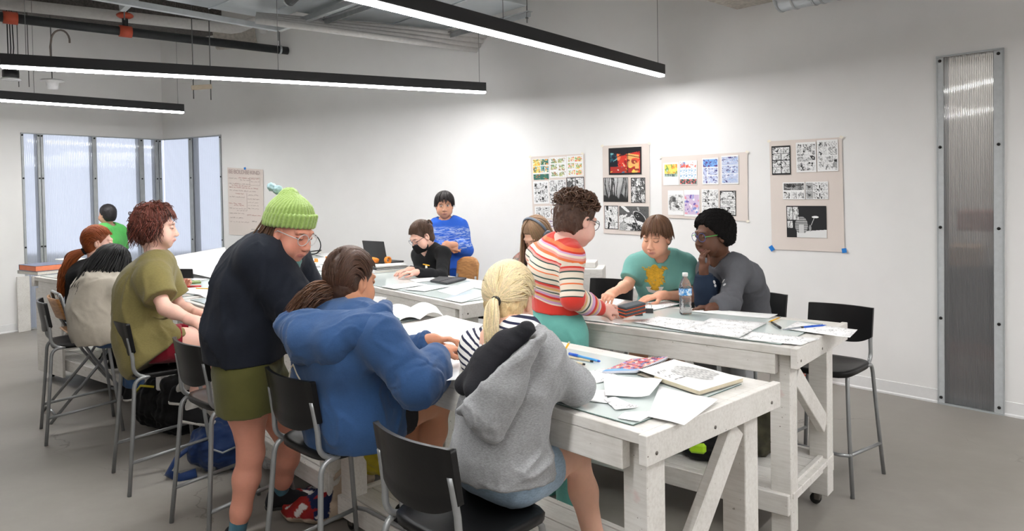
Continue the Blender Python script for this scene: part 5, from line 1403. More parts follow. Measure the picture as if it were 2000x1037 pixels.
# ---- boy in grey with green-armed glasses
def greyboy():
    h = Head(D(1392, 460, 4.14), (-.90,-.36,-.10), (0,0,1), 1.06)
    J = dict(pelvis=(1.42,4.40,.735), waist=D(1452,570,4.33), chest=D(1436,545,4.27), neck=D(1410,508,4.20), sr=D(1386,530,4.30), sl=D(1440,524,4.12),
             er=D(1379,588,4.10), wr=D(1374,528,4.08), el=D(1424,596,3.98), wl=D(1392,600,3.94), hr=(1.34,4.42,.72), hl=(1.48,4.30,.72),
             kr=(1.10,4.16,.72), kl=(1.22,4.02,.72), ar=(1.14,4.2,.27), al=(1.26,4.06,.27))
    P = Person('boy with short black hair and green-armed glasses, chin on his hand', (1.42, 4.40, 0), SK_DEEP, J, h, build=.93)
    P.body({'r': dict(d=(-.15,-.05,1), n=(-.95,-.2,0), curl=.5), 'l': dict(d=(-.95,.2,-.05), n=(0,0,1), curl=.4)}, .0075, hres=.0036, hdres=.0036, paint=dict(blush=.05, lips=(.20,.08,.07), brow=(.02,.015,.012)))
    GY = attrmat('grey_and_navy_raglan', .9, .1, 30, .15, 0, .2)
    def col(v):
        a, b = A3(P.J['sr']), A3(P.J['er']); w = A3(P.J['wr'])
        def dist(p, q): ba = q-p; t = np.clip(((v-p)@ba)/(ba@ba), 0, 1); return np.sqrt((((v-p)-ba*t[:, None])**2).sum(-1))
        m = np.minimum(dist(a, b), dist(b, w)) < .075
        return {'Col': np.where(m[:, None], np.array(sr(36,48,66), F32), np.array(sr(98,99,104), F32))}
    post = elbowfolds([(P.J['sl'], P.J['el']), (P.J['wl'], P.J['el'])], folds(J, .008, 5, 121), .008, 20)
    top(P, GY, .022, 1.88, (.066,.064,.05), hem=(1.40,4.4,.70), hemn=(0,0,-1), neck=P.J['neck']-V(.0,.0,.0), neckn=(-.4,-.2,1), post=post, name='long_sleeved_shirt', res=.0068, attrs=col)
    trousers(P, fabric('grey_joggers', sr(130,131,134)), .02, .97, .010)
    P.shoes({'r': (-.7,-.6), 'l': (-.7,-.6)}, BLACKSHOE, WHITESOLE, .009)
    BK = sr(24,22,22)
    vq = hair_cap(h, .024, .060, .012, rough=.0040, seed=13, res=.0036, freq=110, backlow=-.06, vol=(1,1.03,1.02)); o = P.part('hair', vq, MATTE, {'Col': cap_color(vq, h, BK, .35)})
    
    P.glasses(plain('blue_frame', sr(52,78,140), .3), plain('green_temple', sr(70,190,80), .35), True, 1.1)
    bv_ = P.bvh('long_sleeved_shirt')
    for k, (x, y, r) in enumerate(((1395,551,.012), (1397,558,.009), (1413,549,.014), (1415,556,.010))):
        hit = bv_.ray_cast(CAM-P.base, nrm(ray(x, y)))
        if hit[0] is not None: q, n_ = hit[0]+P.base, hit[1]; m = MB(); m.lathe(q, [(r,0),(r*.9,.0015),(0.0005,.002)], 7, n_); P.mbpart('chest_print', m, plain('white_print', sr(206,206,206), .8))
    return P
# ---- person in green by the corner window
def greenback():
    h = Head(D(209, 419, 8.55), (-.9,.3,0), (0,0,1), .95)
    c = D(212, 470, 8.58)
    J = dict(pelvis=c+V(.02,0,-.42), chest=c+V(0,0,-.02), neck=c+V(-.01,0,.17), sr=c+V(.05,.15,.10), sl=c+V(-.0,-.15,.10), er=c+V(.06,.2,-.18), el=c+V(.0,-.2,-.18),
             wr=c+V(-.1,.22,-.34), wl=c+V(-.14,-.16,-.34), hr=c+V(.11,.04,-.46), hl=c+V(-.08,-.04,-.46), kr=c+V(.11,.06,-.86), kl=c+V(-.08,0,-.86), ar=c+V(.11,0,0), al=c+V(-.08,-.05,0))
    J['ar'].z = J['al'].z = .085
    P = Person('person in a bright green T-shirt seen from behind at the corner window', (c.x, c.y, 0), SK_LIGHT, J, h, build=1.0)
    P.body({'r': dict(d=(0,.9,-.3), n=(0,0,1)), 'l': dict(d=(0,.9,-.3), n=(0,0,1))}, .013, hres=.007, hdres=.006)
    top(P, fabric('bright_green_jersey', sr(92,188,96), .06), .02, .8, (.075,.075,.05), hem=c+V(0,0,-.52), hemn=(0,0,-1), neck=P.J['neck'], neckn=(0,0,1), post=folds(J, .008, 5, 131), name='t_shirt', res=.012)
    trousers(P, fabric('dark_jeans', sr(50,54,66)), .02, .97, .013)
    P.shoes({'r': (-.3,.9), 'l': (-.3,.9)}, BLACKSHOE, WHITESOLE, .011)
    vq = hair_cap(h, .014, .055, -.02, rough=.002, seed=14, res=.007); P.part('hair', vq, HAIRM, {'Col': cap_color(vq, h, sr(46,43,45), .3)})
def thing_part(P, name, parent=None):
    o = bpy.data.objects.new(name, None); COL.objects.link(o); o.parent = parent or P.root; return o
def _front(P, p, f, garment='t_shirt'):
    """the point of the garment met from in front of p along -f"""
    ob = [c for c in P.root.children if c.name.split('.')[0] == garment][-1]
    if not hasattr(P, '_bvh'):
        from mathutils.bvhtree import BVHTree
        P._bvh = BVHTree.FromPolygons([v.co.copy() for v in ob.data.vertices], [tuple(q.vertices) for q in ob.data.polygons])
    hit = P._bvh.ray_cast(p-P.base+f*.3, -f)
    return (hit[0] if hit[0] is not None else p-P.base) + P.base + f*.0015
Person.front = _front
def _bvh(P, garment):
    from mathutils.bvhtree import BVHTree
    ob = [c for c in P.root.children if c.name.split('.')[0] == garment][-1]
    return BVHTree.FromPolygons([v.co.copy() for v in ob.data.vertices], [tuple(q.vertices) for q in ob.data.polygons])
Person.bvh = _bvh
for nm_, fn_ in (('blonde', blonde), ('bluehoodie', bluehoodie), ('beanie', beanie), ('olive', olive), ('cream', cream), ('ginger', ginger), ('masked', masked), ('blueboy', blueboy), ('phones', phones), ('stripes', stripes), ('tealboy', tealboy), ('greyboy', greyboy), ('greenback', greenback)):
    if want(nm_):
        random.seed(hash(nm_) % 1000 if False else sum(map(ord, nm_))); fn_()
# ================================================================ things on, under and around the tables
PAPER = plain('white_paper', sr(246,246,247), .8, var=.01, scale=5)
def mat_sketch(name, dens, ink):
    t = NT(name); v = t.coord()
    w = t.n('ShaderNodeVectorMath', operation='ADD'); nz = t.n('ShaderNodeTexNoise'); nz.inputs['Scale'].default_value = 14; nz.inputs['Detail'].default_value = 4; t.l(v, nz.inputs['Vector'])
    sc = t.n('ShaderNodeVectorMath', operation='SCALE'); sc.inputs['Scale'].default_value = .10; t.l(nz.outputs['Color'], sc.inputs[0]); t.l(v, w.inputs[0]); t.l(sc.outputs[0], w.inputs[1])
    vo = t.n('ShaderNodeTexVoronoi', feature='DISTANCE_TO_EDGE'); vo.inputs['Scale'].default_value = dens; t.l(w.outputs[0], vo.inputs['Vector'])
    ln = t.ramp(vo.outputs['Distance'], [(.02, 1.0), (.05, 0.0)]); gate = t.ramp(t.noise(v, 16, 3), [(.46, 0.0), (.56, .75)])
    c = t.mix(t.mix(1.0, ln, gate, 'MULTIPLY'), sr(244,244,244), ink); t.pbr(c, .8); return t.m
SKETCH = mat_sketch('pencil_sketched_paper', 34, sr(96,98,104)); SKETCH2 = mat_sketch('ink_sketched_paper', 52, sr(60,60,66))
NEWS = mat_sketch('marked_newsprint', 12, sr(200,186,176))
TZ = TABLE_H+.0066; _lay = [0]
def sheet(pts, label, mat=None, name='sheet_of_paper', group=None, lift=None, thick=.0005, curl=0.0, zb=None, n=7):
    """one sheet of paper: four surveyed corners on the table plane; slight waviness, real thickness"""
    _lay[0] += 1; z = (zb if zb is not None else TZ) + (lift if lift is not None else .0007*(_lay[0] % 7)+.0006)
    P = [Z(x, y, z) for x, y in pts]; c = sum(P, V(0,0,0))/4; sd = _lay[0]
    def fn(u, v):
        p = P[0].lerp(P[1], u).lerp(P[3].lerp(P[2], u), v)
        e = max(0, (abs(2*u-1)**4+abs(2*v-1)**4)*.5)
        return p + V(0, 0, .0016*(1+math.sin(7*u+3.1*v+sd))*e + curl*max(0, u-.55)**2*4)
    m = MB(); m.grid(fn, n, n, (0,0,thick))
    return single(name, m, mat or PAPER, label, 'paper', c, group)
sheet([(1287.8,755.5),(1403.6,781),(1336.4,830),(1264.7,813)], 'large blank sheet hanging over the end edge of the near table', lift=.003)
sheet([(1178,731),(1297,743),(1268.5,778),(1182,772)], 'white sheet bent over in a fold, just below the spiral sketchbook', curl=.012, lift=.006)
sheet([(1180,779),(1202,775),(1248,795),(1202,801)], 'small printed slip lying between the folded sheet and the blank square', SKETCH, lift=.005)
sheet([(1205,815.7),(1221,804),(1282,803),(1250,824)], 'small blank square of paper at the near edge of the glass', lift=.004)
sheet([(1096,776),(1106,764.5),(1185,762),(1187,789)], 'sheet pinned under the elbow of the blonde girl', lift=.001)
sheet([(1062,757),(1066,735),(1092,745),(1105,765)], 'paper peeking out beside the waist of the grey hoodie', lift=.002)
sheet([(871,697),(902,692),(895,742),(864,744)], 'sheet drooping over the table edge between the two hooded girls', lift=.002)
sheet([(1100,735),(1180,720),(1215,738),(1150,752)], 'wide sheet the blonde girl is drawing on', SKETCH, lift=.0015)
sheet([(778,638),(872,616),(945,634),(850,692)], 'big drawing sheet under the hands of the girl in blue', lift=.001)
sheet([(716,632),(772,602),(800,610),(745,655)], 'sheet half hidden behind the shoulder of the blue hoodie', lift=.0005)
sheet([(800,660),(850,640),(905,655),(880,690)], 'small pale sheet by the clasped hands of the girl in blue', SKETCH, lift=.003)
# open sketchbook with two arched pages
mb = MB(); q = [Z(734,616,TZ+.002), Z(862,617,TZ+.002), Z(786,634,TZ+.002)]
a_, b_, c_ = Z(752,603,TZ), Z(852,600,TZ), Z(772,632,TZ); d_ = Z(866,618,TZ)
mb.grid(lambda u, v: a_.lerp(b_, u).lerp(c_.lerp(d_, u), v) + V(0,0,.004+.028*abs(math.sin(u*6.283))*(1 if u > .5 else .8)), 25, 6, (0,0,.003))
o = single('open_sketchbook', mb, PAPER, 'open sketchbook with arched blank pages past the blue hoodie', 'book', a_)
m = SDF(); p0, p1 = Z(738,624,TZ), Z(775,630,TZ); m.cone(p0+V(0,0,.012), p1+V(0,0,.008), .020, .014, .02, V(0,1,0), 1.6); m.cone(p0.lerp(p1,.4)+V(0,0,.02), p1+V(0,0,.012), .014, .010, .02)
def sdf_thing(name, S, res, mat, label, cat, base, post=None, attrs=None, group=None):
    r = np_mesh(name, S.mesh(res, post), mat, None, base, attrs); r.location = base; return tag(r, label, cat, group)
mk = sdf_thing('face_mask', m, .004, fabric('teal_mask', sr(96,136,130), .08), 'crumpled dark teal face mask by the open sketchbook', 'mask', p0, lambda P: .003*wn(P, 30, 4))
mb = MB(); mb.tube([p0+V(-.01,0,.01)]+[p0+V(-.05+.02*math.sin(k), -.03+.012*k, .004) for k in range(6)]+[p0+V(.02,.01,.02)], .0012, 5); l_ = mb.build('ear_loop', PAPER, mk, p0)
mb = MB(); p0 = Z(728,606,TZ)
for k in range(7):
    a = -.6+k*.22; mb.prism([(-.004,0),(.02,0),(.04,.075),(-.01,.08)], .001, p0+V(.004*k-.02,.004*k,0), (nrm(V(math.cos(a),.3,0)), nrm(V(math.sin(a)*.8,.1,1)), nrm(V(-.3,math.cos(a),0))))
single('paper_tissue', mb, PAPER, 'fanned white tissue standing up behind the open sketchbook', 'tissue', p0)
mb = MB(); p0 = Z(715,612,TZ); mb.box(p0+V(0,0,.008), (.16,.11,.014), (nrm(V(.9,.35,0)), nrm(V(-.35,.9,0)), V(0,0,1)), .002); single('notebook', mb, plain('kraft_cover', sr(196,190,172), .8), 'pale notebook beside the fanned tissue', 'book', p0)
# comic book and spiral sketchbook
def art(fn, P, nu, nv, off=.0006):
    """a printed picture: a fine grid over the quad P coloured by fn(u, v)"""
    mb = MB(); n = nrm((P[1]-P[0]).cross(P[3]-P[0])); n = n if n.z >= 0 else -n
    U, Vv = np.meshgrid(np.linspace(0, 1, nu), np.linspace(0, 1, nv)); Cc = fn(U, Vv)
    i = 0
    for b in range(nv):
        for a in range(nu):
            mb.v.append(tuple(P[0].lerp(P[1], U[b,a]).lerp(P[3].lerp(P[2], U[b,a]), Vv[b,a])+n*off)); mb.c.append(tuple(float(x) for x in Cc[b,a]))
    for b in range(nv-1):
        for a in range(nu-1): mb.f.append([b*nu+a, b*nu+a+1, (b+1)*nu+a+1, (b+1)*nu+a]); mb.mi.append(0)
    return mb
PRINT = attrmat('printed_paper', .6, .02, 40, 0, 0, .3)
def n2(U, W, f, s): return wn(np.stack([U, W, U*0+s*1.37], -1).astype(F32), f, s)
def mixc(c, m, col): return c*(1-m[..., None])+np.array(col, F32)*m[..., None]
def comic_cover(U, W):
    c = np.ones(U.shape+(3,), F32)*np.array(sr(226,120,104), F32)
    for k, (col, s) in enumerate(((sr(60,74,150), 1), (sr(236,150,120), 2), (sr(110,150,214), 3), (sr(246,220,200), 4), (sr(200,50,60), 5), (sr(70,50,90), 6))): c = mixc(c, (n2(U, W, (5,9,1), s+20) > .45).astype(F32), col)
    return mixc(c, (W > .86-.05*np.sin(U*6)).astype(F32), sr(120,176,232))
q = [(1176,726), (1233,702), (1304,697), (1243,724)]
Pq = [Z(*q[1], TZ+.02), Z(*q[2], TZ+.03), Z(*q[3], TZ+.016), Z(*q[0], TZ+.006)]
mb = MB(); mb.grid(lambda u, v: Pq[0].lerp(Pq[1], u).lerp(Pq[3].lerp(Pq[2], u), v)+V(0,0,.001), 10, 10, (0,0,.010))
t = single('comic_book', mb, plain('page_block', sr(214,216,226), .7), 'softcover comic with a red and blue cover leaning on the spiral sketchbook', 'book', Pq[3])
art(comic_cover, [p+V(0,0,.0016) for p in Pq], 60, 40).build('cover', PRINT, t, Pq[3])
bt = thing('spiral_sketchbook', 'spiral sketchbook open at a page of grey scribble', 'book', Z(1330,735,TZ)); bo = bt.location.copy()
q = [Z(1244,731,TZ+.004), Z(1318,708,TZ+.004), Z(1451,746,TZ+.004), Z(1366,772,TZ+.004)]
up = V(0,0,1)
def slab(pts, z0, z1):
    mb = MB(); vs = [p+V(0,0,z0) for p in pts]+[p+V(0,0,z1) for p in pts]
    mb._add(vs, [(3,2,1,0),(4,5,6,7)]+[(i,(i+1)%4,4+(i+1)%4,4+i) for i in range(4)], True); return mb
lft = [q[0], q[1], q[1].lerp(q[2], .35), q[0].lerp(q[3], .42)]
slab(q, 0, .002).build('back_board', plain('grey_board', sr(150,142,130), .8), bt, bo)
def scrib(U, W):
    c = np.ones(U.shape+(3,), F32)*np.array(sr(243,242,238), F32)
    r = ((U-.62)/.30)**2+((W-.52)/.33)**2+.25*n2(U, W, 3, 7); m = np.clip((1.0-r)*9, 0, 1)*(.50+.22*n2(U, W, (34,26,1), 5)+.18*n2(U, W, (80,60,1), 6))
    c = mixc(c, np.clip(m, 0, 1).astype(F32), sr(84,84,88))
    hand = (np.abs(((U*21) % 1)-.5) < .12)&(U > .46)&(U < .60)&(W > .12)&(W < .42); c = mixc(c, hand.astype(F32)*.8, sr(240,240,238))
    tx = (U > .10)&(U < .36)&(((W > .22)&(W < .30))|((W > .38)&(W < .46))|((W > .54)&(W < .57)))&(n2(U, W, (26,10,1), 9) > .1); return mixc(c, tx.astype(F32)*.8, sr(52,52,56))
rt = [q[1].lerp(q[0], .0), q[1], q[2], q[3]]
pg = [q[0].lerp(q[1], .04), q[1].lerp(q[0], .03), q[2], q[3]]
slab([q[0].lerp(q[3], .30), q[1].lerp(q[2], .30), q[2], q[3]], .002, .013).build('page_block', plain('cream_pages', sr(206,196,172), .8), bt, bo)
slab(pg, .013, .0136).build('page', plain('page_white', sr(243,242,238), .8), bt, bo)
art(scrib, [p+V(0,0,.0138) for p in pg], 90, 60).build('scribble_drawing', PRINT, bt, bo)
mb = MB(); d = q[1]-q[0]; nn = nrm(V(0,0,1).cross(d))
for k in range(22):
    c = q[0]+d*(.12+.84*k/21)+V(0,0,.008); e = [c+nn*(.007*math.cos(a))+V(0,0,.009*math.sin(a)) for a in [6.283*i/10 for i in range(11)]]; mb.tube(e, .0009, 5, False)
mb.build('spiral_wire', BLACKP, bt, bo)
# pens and pencils
def pen(a, b, r, cols, label, cat='pen', name='pen', group=None):
    """cols: list of (fraction, radius factor, material)"""
    a, b = Vector(a), Vector(b); t = thing(name, label, cat, a, 0, group); f0 = 0
    for (f1, k, m_, pn) in cols:
        mb = MB(); mb.tube([a.lerp(b, f0), a.lerp(b, f1)], r*k if not hasattr(k, '__len__') else [r*k[0], r*k[1]], 10); mb.build(pn, m_, t, a); f0 = f1
    return t
BLU = plain('blue_ink_plastic', sr(24,84,190), .3); LBL = plain('sky_blue_plastic', sr(70,160,226), .3); BEI = plain('beige_plastic', sr(204,190,158), .4); YEL = plain('yellow_pencil_paint', sr(238,180,44), .4); WOODT = plain('pencil_wood', sr(214,176,130), .7); CLR = plain('clear_barrel', sr(206,212,222), .15, Transmission_Weight=.5)
def zz(x, y, k=.006): return Z(x, y, TZ+k)
pen(zz(1112,690.5), zz(1172,705.5), .0052, [(.30, 1.15, BLU, 'cap'), (.94, .95, LBL, 'barrel'), (1, (.95,.5), BLU, 'plug')], 'bright blue capped pen on the near table glass')
pen(zz(1112,697.5,.005), zz(1158,706,.005), .0046, [(.9, 1, BEI, 'barrel'), (1, .9, BLACKP, 'tip')], 'longer beige fineliner beside the bright blue pen')
pen(zz(1127,708,.005), zz(1142,711.5,.005), .0046, [(.8, 1, BEI, 'barrel'), (1, .9, BLACKP, 'tip')], 'short-looking beige fineliner partly under the grey sleeve')
pen(D(1097,694,2.49), D(1112.5,667.5,2.52), .0036, [(.88, 1, YEL, 'shaft'), (.95, 1.05, STEEL2, 'ferrule'), (1, 1, plain('pink_eraser', sr(150,160,100), .7), 'eraser')], 'yellow pencil held upright by the blonde girl', 'pencil', 'pencil')
pen(zz(1501,629), zz(1524,619.5), .0037, [(.10, (.3,1), WOODT, 'point'), (.9, 1, YEL, 'shaft'), (1, 1.05, STEEL2, 'ferrule')], 'yellow pencil at the far side of the bottle table', 'pencil', 'pencil')
pen(zz(1507.5,629.5), zz(1524,640), .0055, [(.6, 1, BLACKP, 'barrel'), (1, 1.1, BLACKP, 'cap')], 'black marker touching the yellow pencil')
pen(zz(1529,643.5), zz(1614,634.8), .0060, [(.40, (.4,1), CLR, 'barrel'), (.46, 1.1, BLACKP, 'ring'), (.86, 1.05, BLU, 'grip'), (1, (.9,.2), BLU, 'nose')], 'big clear and blue pen lying on the overhanging sheet')
pen(zz(383,563), zz(414,563.8), .0040, [(.9, 1, YEL, 'shaft'), (1, 1, LBL, 'end')], 'yellow pencil near the red scissors', 'pencil', 'pencil')
pen(zz(690,517), zz(715,519), .0045, [(1, 1, plain('olive_plastic', sr(150,160,70), .5), 'barrel')], 'olive green crayon on the far paper-strewn table', 'pen')
# bottle table
sheet([(1237,629),(1286,618),(1391,630),(1334,646)], 'sketched sheet nearest the binder clips', SKETCH)
sheet([(1332,646),(1388,622),(1499,630),(1442,660)], 'sketched sheet in the middle of the bottle table', SKETCH2)
sheet([(1442,662),(1467,648),(1603,661),(1565,674)], 'sketched sheet at the near corner of the bottle table', SKETCH)
sheet([(1348,609),(1368,602),(1519,614),(1502,622)], 'blank sheet under the elbows of the boy in grey')
sheet([(1532,642),(1558,627),(1675,643.5),(1660,660)], 'sheet sticking out past the far corner of the bottle table', SKETCH, lift=.004, curl=-.004)
sheet([(1225,596),(1302,586),(1329,594),(1262,609)], 'drawing under the flat hand of the boy in teal', SKETCH)
sheet([(1165,592),(1200,583),(1262,592),(1232,603)], 'sheet between the striped sleeve and the boy in teal', SKETCH)
def bottle(base, label, s=1.0, full=True):
    t = thing('water_bottle', label, 'bottle', base)
    BW = NT('clear_pet') if 'clear_pet' not in MATS else None
    if BW:
        b = BW.pbr((.93,.96,.98), .06, 0, BW.bump(BW.noise(BW.coord((1,1,2)), 45, 3), .5, .006)); b.inputs['Transmission Weight'].default_value = .88; b.inputs['IOR'].default_value = 1.15; MATS['clear_pet'] = BW.m
    prof = [(.0,.002),(.024,.0),(.031,.006),(.032,.02),(.0295,.03),(.032,.04),(.0295,.052),(.032,.062),(.0295,.074),(.032,.084),(.030,.094),(.0325,.1),(.0325,.140),(.031,.15),(.026,.168),(.017,.186),(.0125,.192),(.0125,.2)]
    m = MB(); m.lathe((0,0,0), [(r*s, z*s) for r, z in prof], 24); m.build('body', MATS['clear_pet'], t)
    LB = NT('bottle_label') if 'bottle_label' not in MATS else None
    if LB:
        g = LB.coord((1,1,1)); c = LB.ramp(LB.noise(g, 60, 2), [(.45, sr(60,140,214)), (.52, sr(150,200,238)), (.62, sr(236,242,248))]); LB.pbr(c, .4); MATS['bottle_label'] = LB.m
    m = MB(); m.lathe((0,0,.102*s), [(.0332*s,0),(.0332*s,.037*s)], 24, caps=False); m.build('label', MATS['bottle_label'], t)
    m = MB(); m.lathe((0,0,.2*s), [(.0145*s,0),(.0145*s,.017*s),(.013*s,.019*s)], 18); m.build('cap', plain('white_cap', sr(240,240,240), .4), t)
    return t
bottle(Z(1339,614,TZ), 'clear water bottle with a blue label and white cap on the bottle table', 1.02)
bottle(Z(251,548,TZ), 'clear plastic bottle with white cap by the corner window', 1.0)
def clip(p, a, label):
    t = thing('binder_clip', label, 'clip', p, a, 'black binder clips')
    m = MB(); m.prism([(-.012,0),(.012,0),(.004,.024),(-.004,.024)], .042, V(-.021,0,0), (V(0,1,0), V(0,0,1), V(1,0,0))); m.build('body', BLACKP, t)
    m = MB()
    for sg in (-1, 1): m.tube([V(-.010,sg*.004,.022), V(-.014,sg*.012,.040), V(-.006,sg*.020,.056), V(.006,sg*.020,.056), V(.014,sg*.012,.040), V(.010,sg*.004,.022)], .0010, 6)
    m.build('wire_handle', STEEL2, t)
clip(Z(1247,616,TZ), .1, 'black binder clip closest to the striped sweater'); clip(Z(1268,611,TZ), -.15, 'black binder clip further from the striped sweater')
t = thing('zip_pouch', 'dark pouch with orange stripes in the hands of the person in stripes', 'pouch', D(1226,606,3.67)); p0 = t.location.copy()
ax = (nrm(V(.9,.35,.15)), nrm(V(-.35,.9,0)), V(-.15,0,1))
for k in range(3):
    m = MB(); m.box(V(.02,0,.012+.017*k-.02), (.12,.08,.013), ax, .003); m.build('layer', plain('charcoal_cloth', sr(70,76,82), .8), t)
    m = MB(); m.box(V(.02,0,.0205+.017*k-.0375), (.122,.082,.003), ax, .001); m.build('orange_trim', plain('orange_trim', sr(222,96,54), .7), t)
# the middle table in front of the masked girl
for q, lb, mt in (([(745,559.5),(808,551),(835,556),(771,564.5)], 'sheet at the front edge of the masked girl’s table, farthest from the folio', None),
               ([(785,565),(833,557),(885,558),(829,569)], 'sheet in front of the black folio', None),
               ([(854,569),(885,558),(941,556),(889,577)], 'sheet between the black folio and the blonde head', None),
               ([(867,584),(914,575),(946,577),(902,591)], 'sheet at the near corner of the masked girl’s table', None),
               ([(798,545),(844,541),(858,546),(813,552)], 'sheet under the white stand with the yellow bar', SKETCH),
               ([(895,556),(925,548),(975,556),(945,566)], 'sheet partly hidden by the blonde hair', SKETCH)): sheet(q, lb, mt)
P4 = [Z(840.5,551,TZ), Z(858,543.5,TZ), Z(911,546.5,TZ), Z(873,556.5,TZ)]
fo = single('folio', slab(P4, .003, .016), plain('black_leatherette', sr(48,48,52), .5, bump=.1), 'black zipped folio lying flat before the masked girl', 'folio', P4[0])
mb = MB(); mb.tube([p+V(0,0,.0165) for p in (P4[0].lerp(P4[3], .55), P4[1].lerp(P4[2], .62), P4[1].lerp(P4[2], .72), P4[2])], .0022, 6); mb.build('zip', BLACKP, fo, P4[0])
p0 = Z(833,540,TZ); t = thing('stamp_stand', 'white stand with a yellow crossbar on the masked girl’s table', 'stand', p0)
m = MB(); m.lathe((0,0,0), [(.024,0),(.026,.006),(.022,.016),(.012,.022)], 16); m.lathe((0,0,.02), [(.009,0),(.009,.070)], 12); m.build('base', plain('white_plastic', sr(228,228,224), .4), t)
m = MB(); m.box((0,0,.093), (.055,.018,.008), (nrm(V(1,0,-.25)), V(0,1,0), nrm(V(.25,0,1))), .002); m.build('crossbar', YEL, t)
def book(c, sx, sy, h, ang, cov, label, name='book', zb=None):
    edge = ORC if 'orange' in label else plain('page_edges', sr(222,218,208), .8, var=.1, scale=120)
    p = Vector(c); t = thing(name, label, 'book', p, ang)
    m = MB(); m.box((0,0,h/2), (sx-.008, sy-.008, h-.004), X3, .001); m.build('pages', edge, t)
    m = MB(); m.box((0,0,.0015), (sx, sy, .003), X3, .001); m.box((0,0,h-.0015), (sx, sy, .003), X3, .001); m.box((-sx/2+.0015,0,h/2), (.003, sy, h), X3, .001); m.build('cover', cov, t); return t
GREYC = plain('grey_cover', sr(150,150,152), .7); ORC = plain('orange_cover', sr(232,132,92), .6); NVC = plain('slate_cover', sr(104,110,134), .6); WHC = plain('white_cover', sr(236,236,236), .6); BKC = plain('black_cover', sr(36,36,38), .6)
b0 = Z(756,529,TZ); book(b0, .32, .24, .022, .55, WHC, 'thick pad at the bottom of the pile beside the masked girl', 'drawing_pad')
book(b0+V(.0,.01,.0235), .30, .22, .016, .62, BKC, 'spiral-edged sketchbook in the middle of the pile beside the masked girl', 'sketchbook')
book(b0+V(.01,.02,.041), .27, .20, .012, .5, WHC, 'white pad topmost of the pile beside the masked girl', 'drawing_pad')
mb = MB(); 
for k in range(26):
    c = b0+rotz(V(-.15+.011*k, -.112, .0), .62)+V(0,.01,.031); mb.tube([c+V(0,.008*math.cos(a),.008*math.sin(a)) for a in [6.283*i/8 for i in range(9)]], .0009, 4, False)
sp_ = [o for o in bpy.data.objects if o.name.startswith('sketchbook')][-1]
w_ = mb.build('spiral_wire', STEEL2, None, b0+V(0,.01,.0235)); w_.parent = sp_; w_.rotation_euler = (0,0,-.62)
# tape rolls and the black screen behind the pile
def roll(p, r, w, label, axis, col):
    m = MB(); x = nrm(axis); m.lathe(p-x*(w/2), [(r*.6,0),(r,0),(r,w),(r*.6,w),(r*.6,0)], 20, x, False); single('tape_roll', m, col, label, 'tape', p-V(0,0,r), 'orange tape rolls')
ORT = plain('orange_tape', sr(232,140,44), .45)
roll(Z(731,521,TZ)+V(-.03,.18,.045), .040, .03, 'orange tape roll lying by the black screen', V(.2,.4,.9), ORT); roll(Z(744,521,TZ)+V(.03,.20,.040), .036, .028, 'orange tape roll standing next to the other roll', V(.8,-.6,.1), ORT)
p0 = Z(742,520,TZ)+V(-.02,.36,0); t = thing('laptop', 'open black laptop behind the pile of pads', 'laptop', p0, 2.45)
m = MB(); m.box((0,0,.009), (.32,.22,.016), X3, .004); m.build('base', BKC, t)
m = MB(); m.box((0,.12,.115), (.32,.008,.21), (V(1,0,0), nrm(V(0,1,-.2)), nrm(V(0,.2,1))), .003); sc_ = m.build('lid', BKC, t)
m = MB(); m.box((0,.114,.117), (.296,.002,.186), (V(1,0,0), nrm(V(0,1,-.2)), nrm(V(0,.2,1))), .0); m.build('screen', plain('dark_screen', sr(26,28,32), .12), sc_)
# the far table of clutter
def clutter(x, y, dz, sx, sy, sz, a, mat, name, label, cat):
    p = Z(x, y, TZ)+V(0,0,dz); m = MB(); m.box(p+V(0,0,sz/2), (sx, sy, sz), (V(math.cos(a),math.sin(a),0), V(-math.sin(a),math.cos(a),0), V(0,0,1)), .003); return single(name, m, mat, label, cat, p)
clutter(574,501,0,.30,.12,.075,.5, plain('brown_device', sr(104,90,78), .6), 'tool_box', 'brown box with cables at the wall end of the paper-strewn table', 'box')
clutter(576,511,0,.22,.14,.02,.2, BKC, 'tray', 'dark tray holding a white block near the green beanie', 'tray'); clutter(576,511,.021,.21,.13,.022,.2, WHC, 'paper_block', 'white block of paper sitting on the dark tray', 'paper')
clutter(640,513,0,.26,.20,.006,.7, WHC, 'drawing_pad', 'thin white pad among the clutter between beanie and ponytail', 'pad'); clutter(604,523,0,.20,.15,.008,.3, GREYC, 'notebook', 'grey notebook at the front of the paper-strewn table', 'book')
clutter(655,527,0,.28,.2,.012,.6, WHC, 'sketchbook', 'white sketchbook with a wire edge behind the brown ponytail', 'book')
for q, lb in (([(590,508),(650,500),(668,508),(606,516)], 'loose sheet spread under the orange scraps'), ([(572,524),(620,516),(650,524),(598,533)], 'loose sheet at the front corner of the far clutter'), ([(610,497),(660,491),(690,497),(640,503)], 'loose sheet nearest the wall behind the ponytail'), ([(640,532),(690,524),(712,530),(664,538)], 'loose sheet just above the dark brown hair')): sheet(q, lb, SKETCH)
def scrap(x, y, s, label):
    S = SDF(); p = Z(x, y, TZ)+V(0,0,.02); S.ell(p, (.03*s,.025*s,.026*s), None, .01); sdf_thing('paper_scrap', S, .006, plain('orange_paper', sr(238,150,70), .7), label, 'scrap', p-V(0,0,.02), lambda P: .008*wn(P, 22, 5), None, 'crumpled orange scraps')
scrap(641,511,1.2, 'largest crumpled orange scrap beside the brown hair'); scrap(618,513,.7, 'small crumpled orange scrap in the middle of the clutter')
m = MB(); c = Z(605,500,TZ); pts = []
for k in range(40):
    u = k/39; a = -2.6+u*5.6; pts.append(c+V(.0+.125*math.cos(a+1.57)*(1-.15*u), .02*math.sin(a*2), .13+.125*math.sin(a+1.57)))
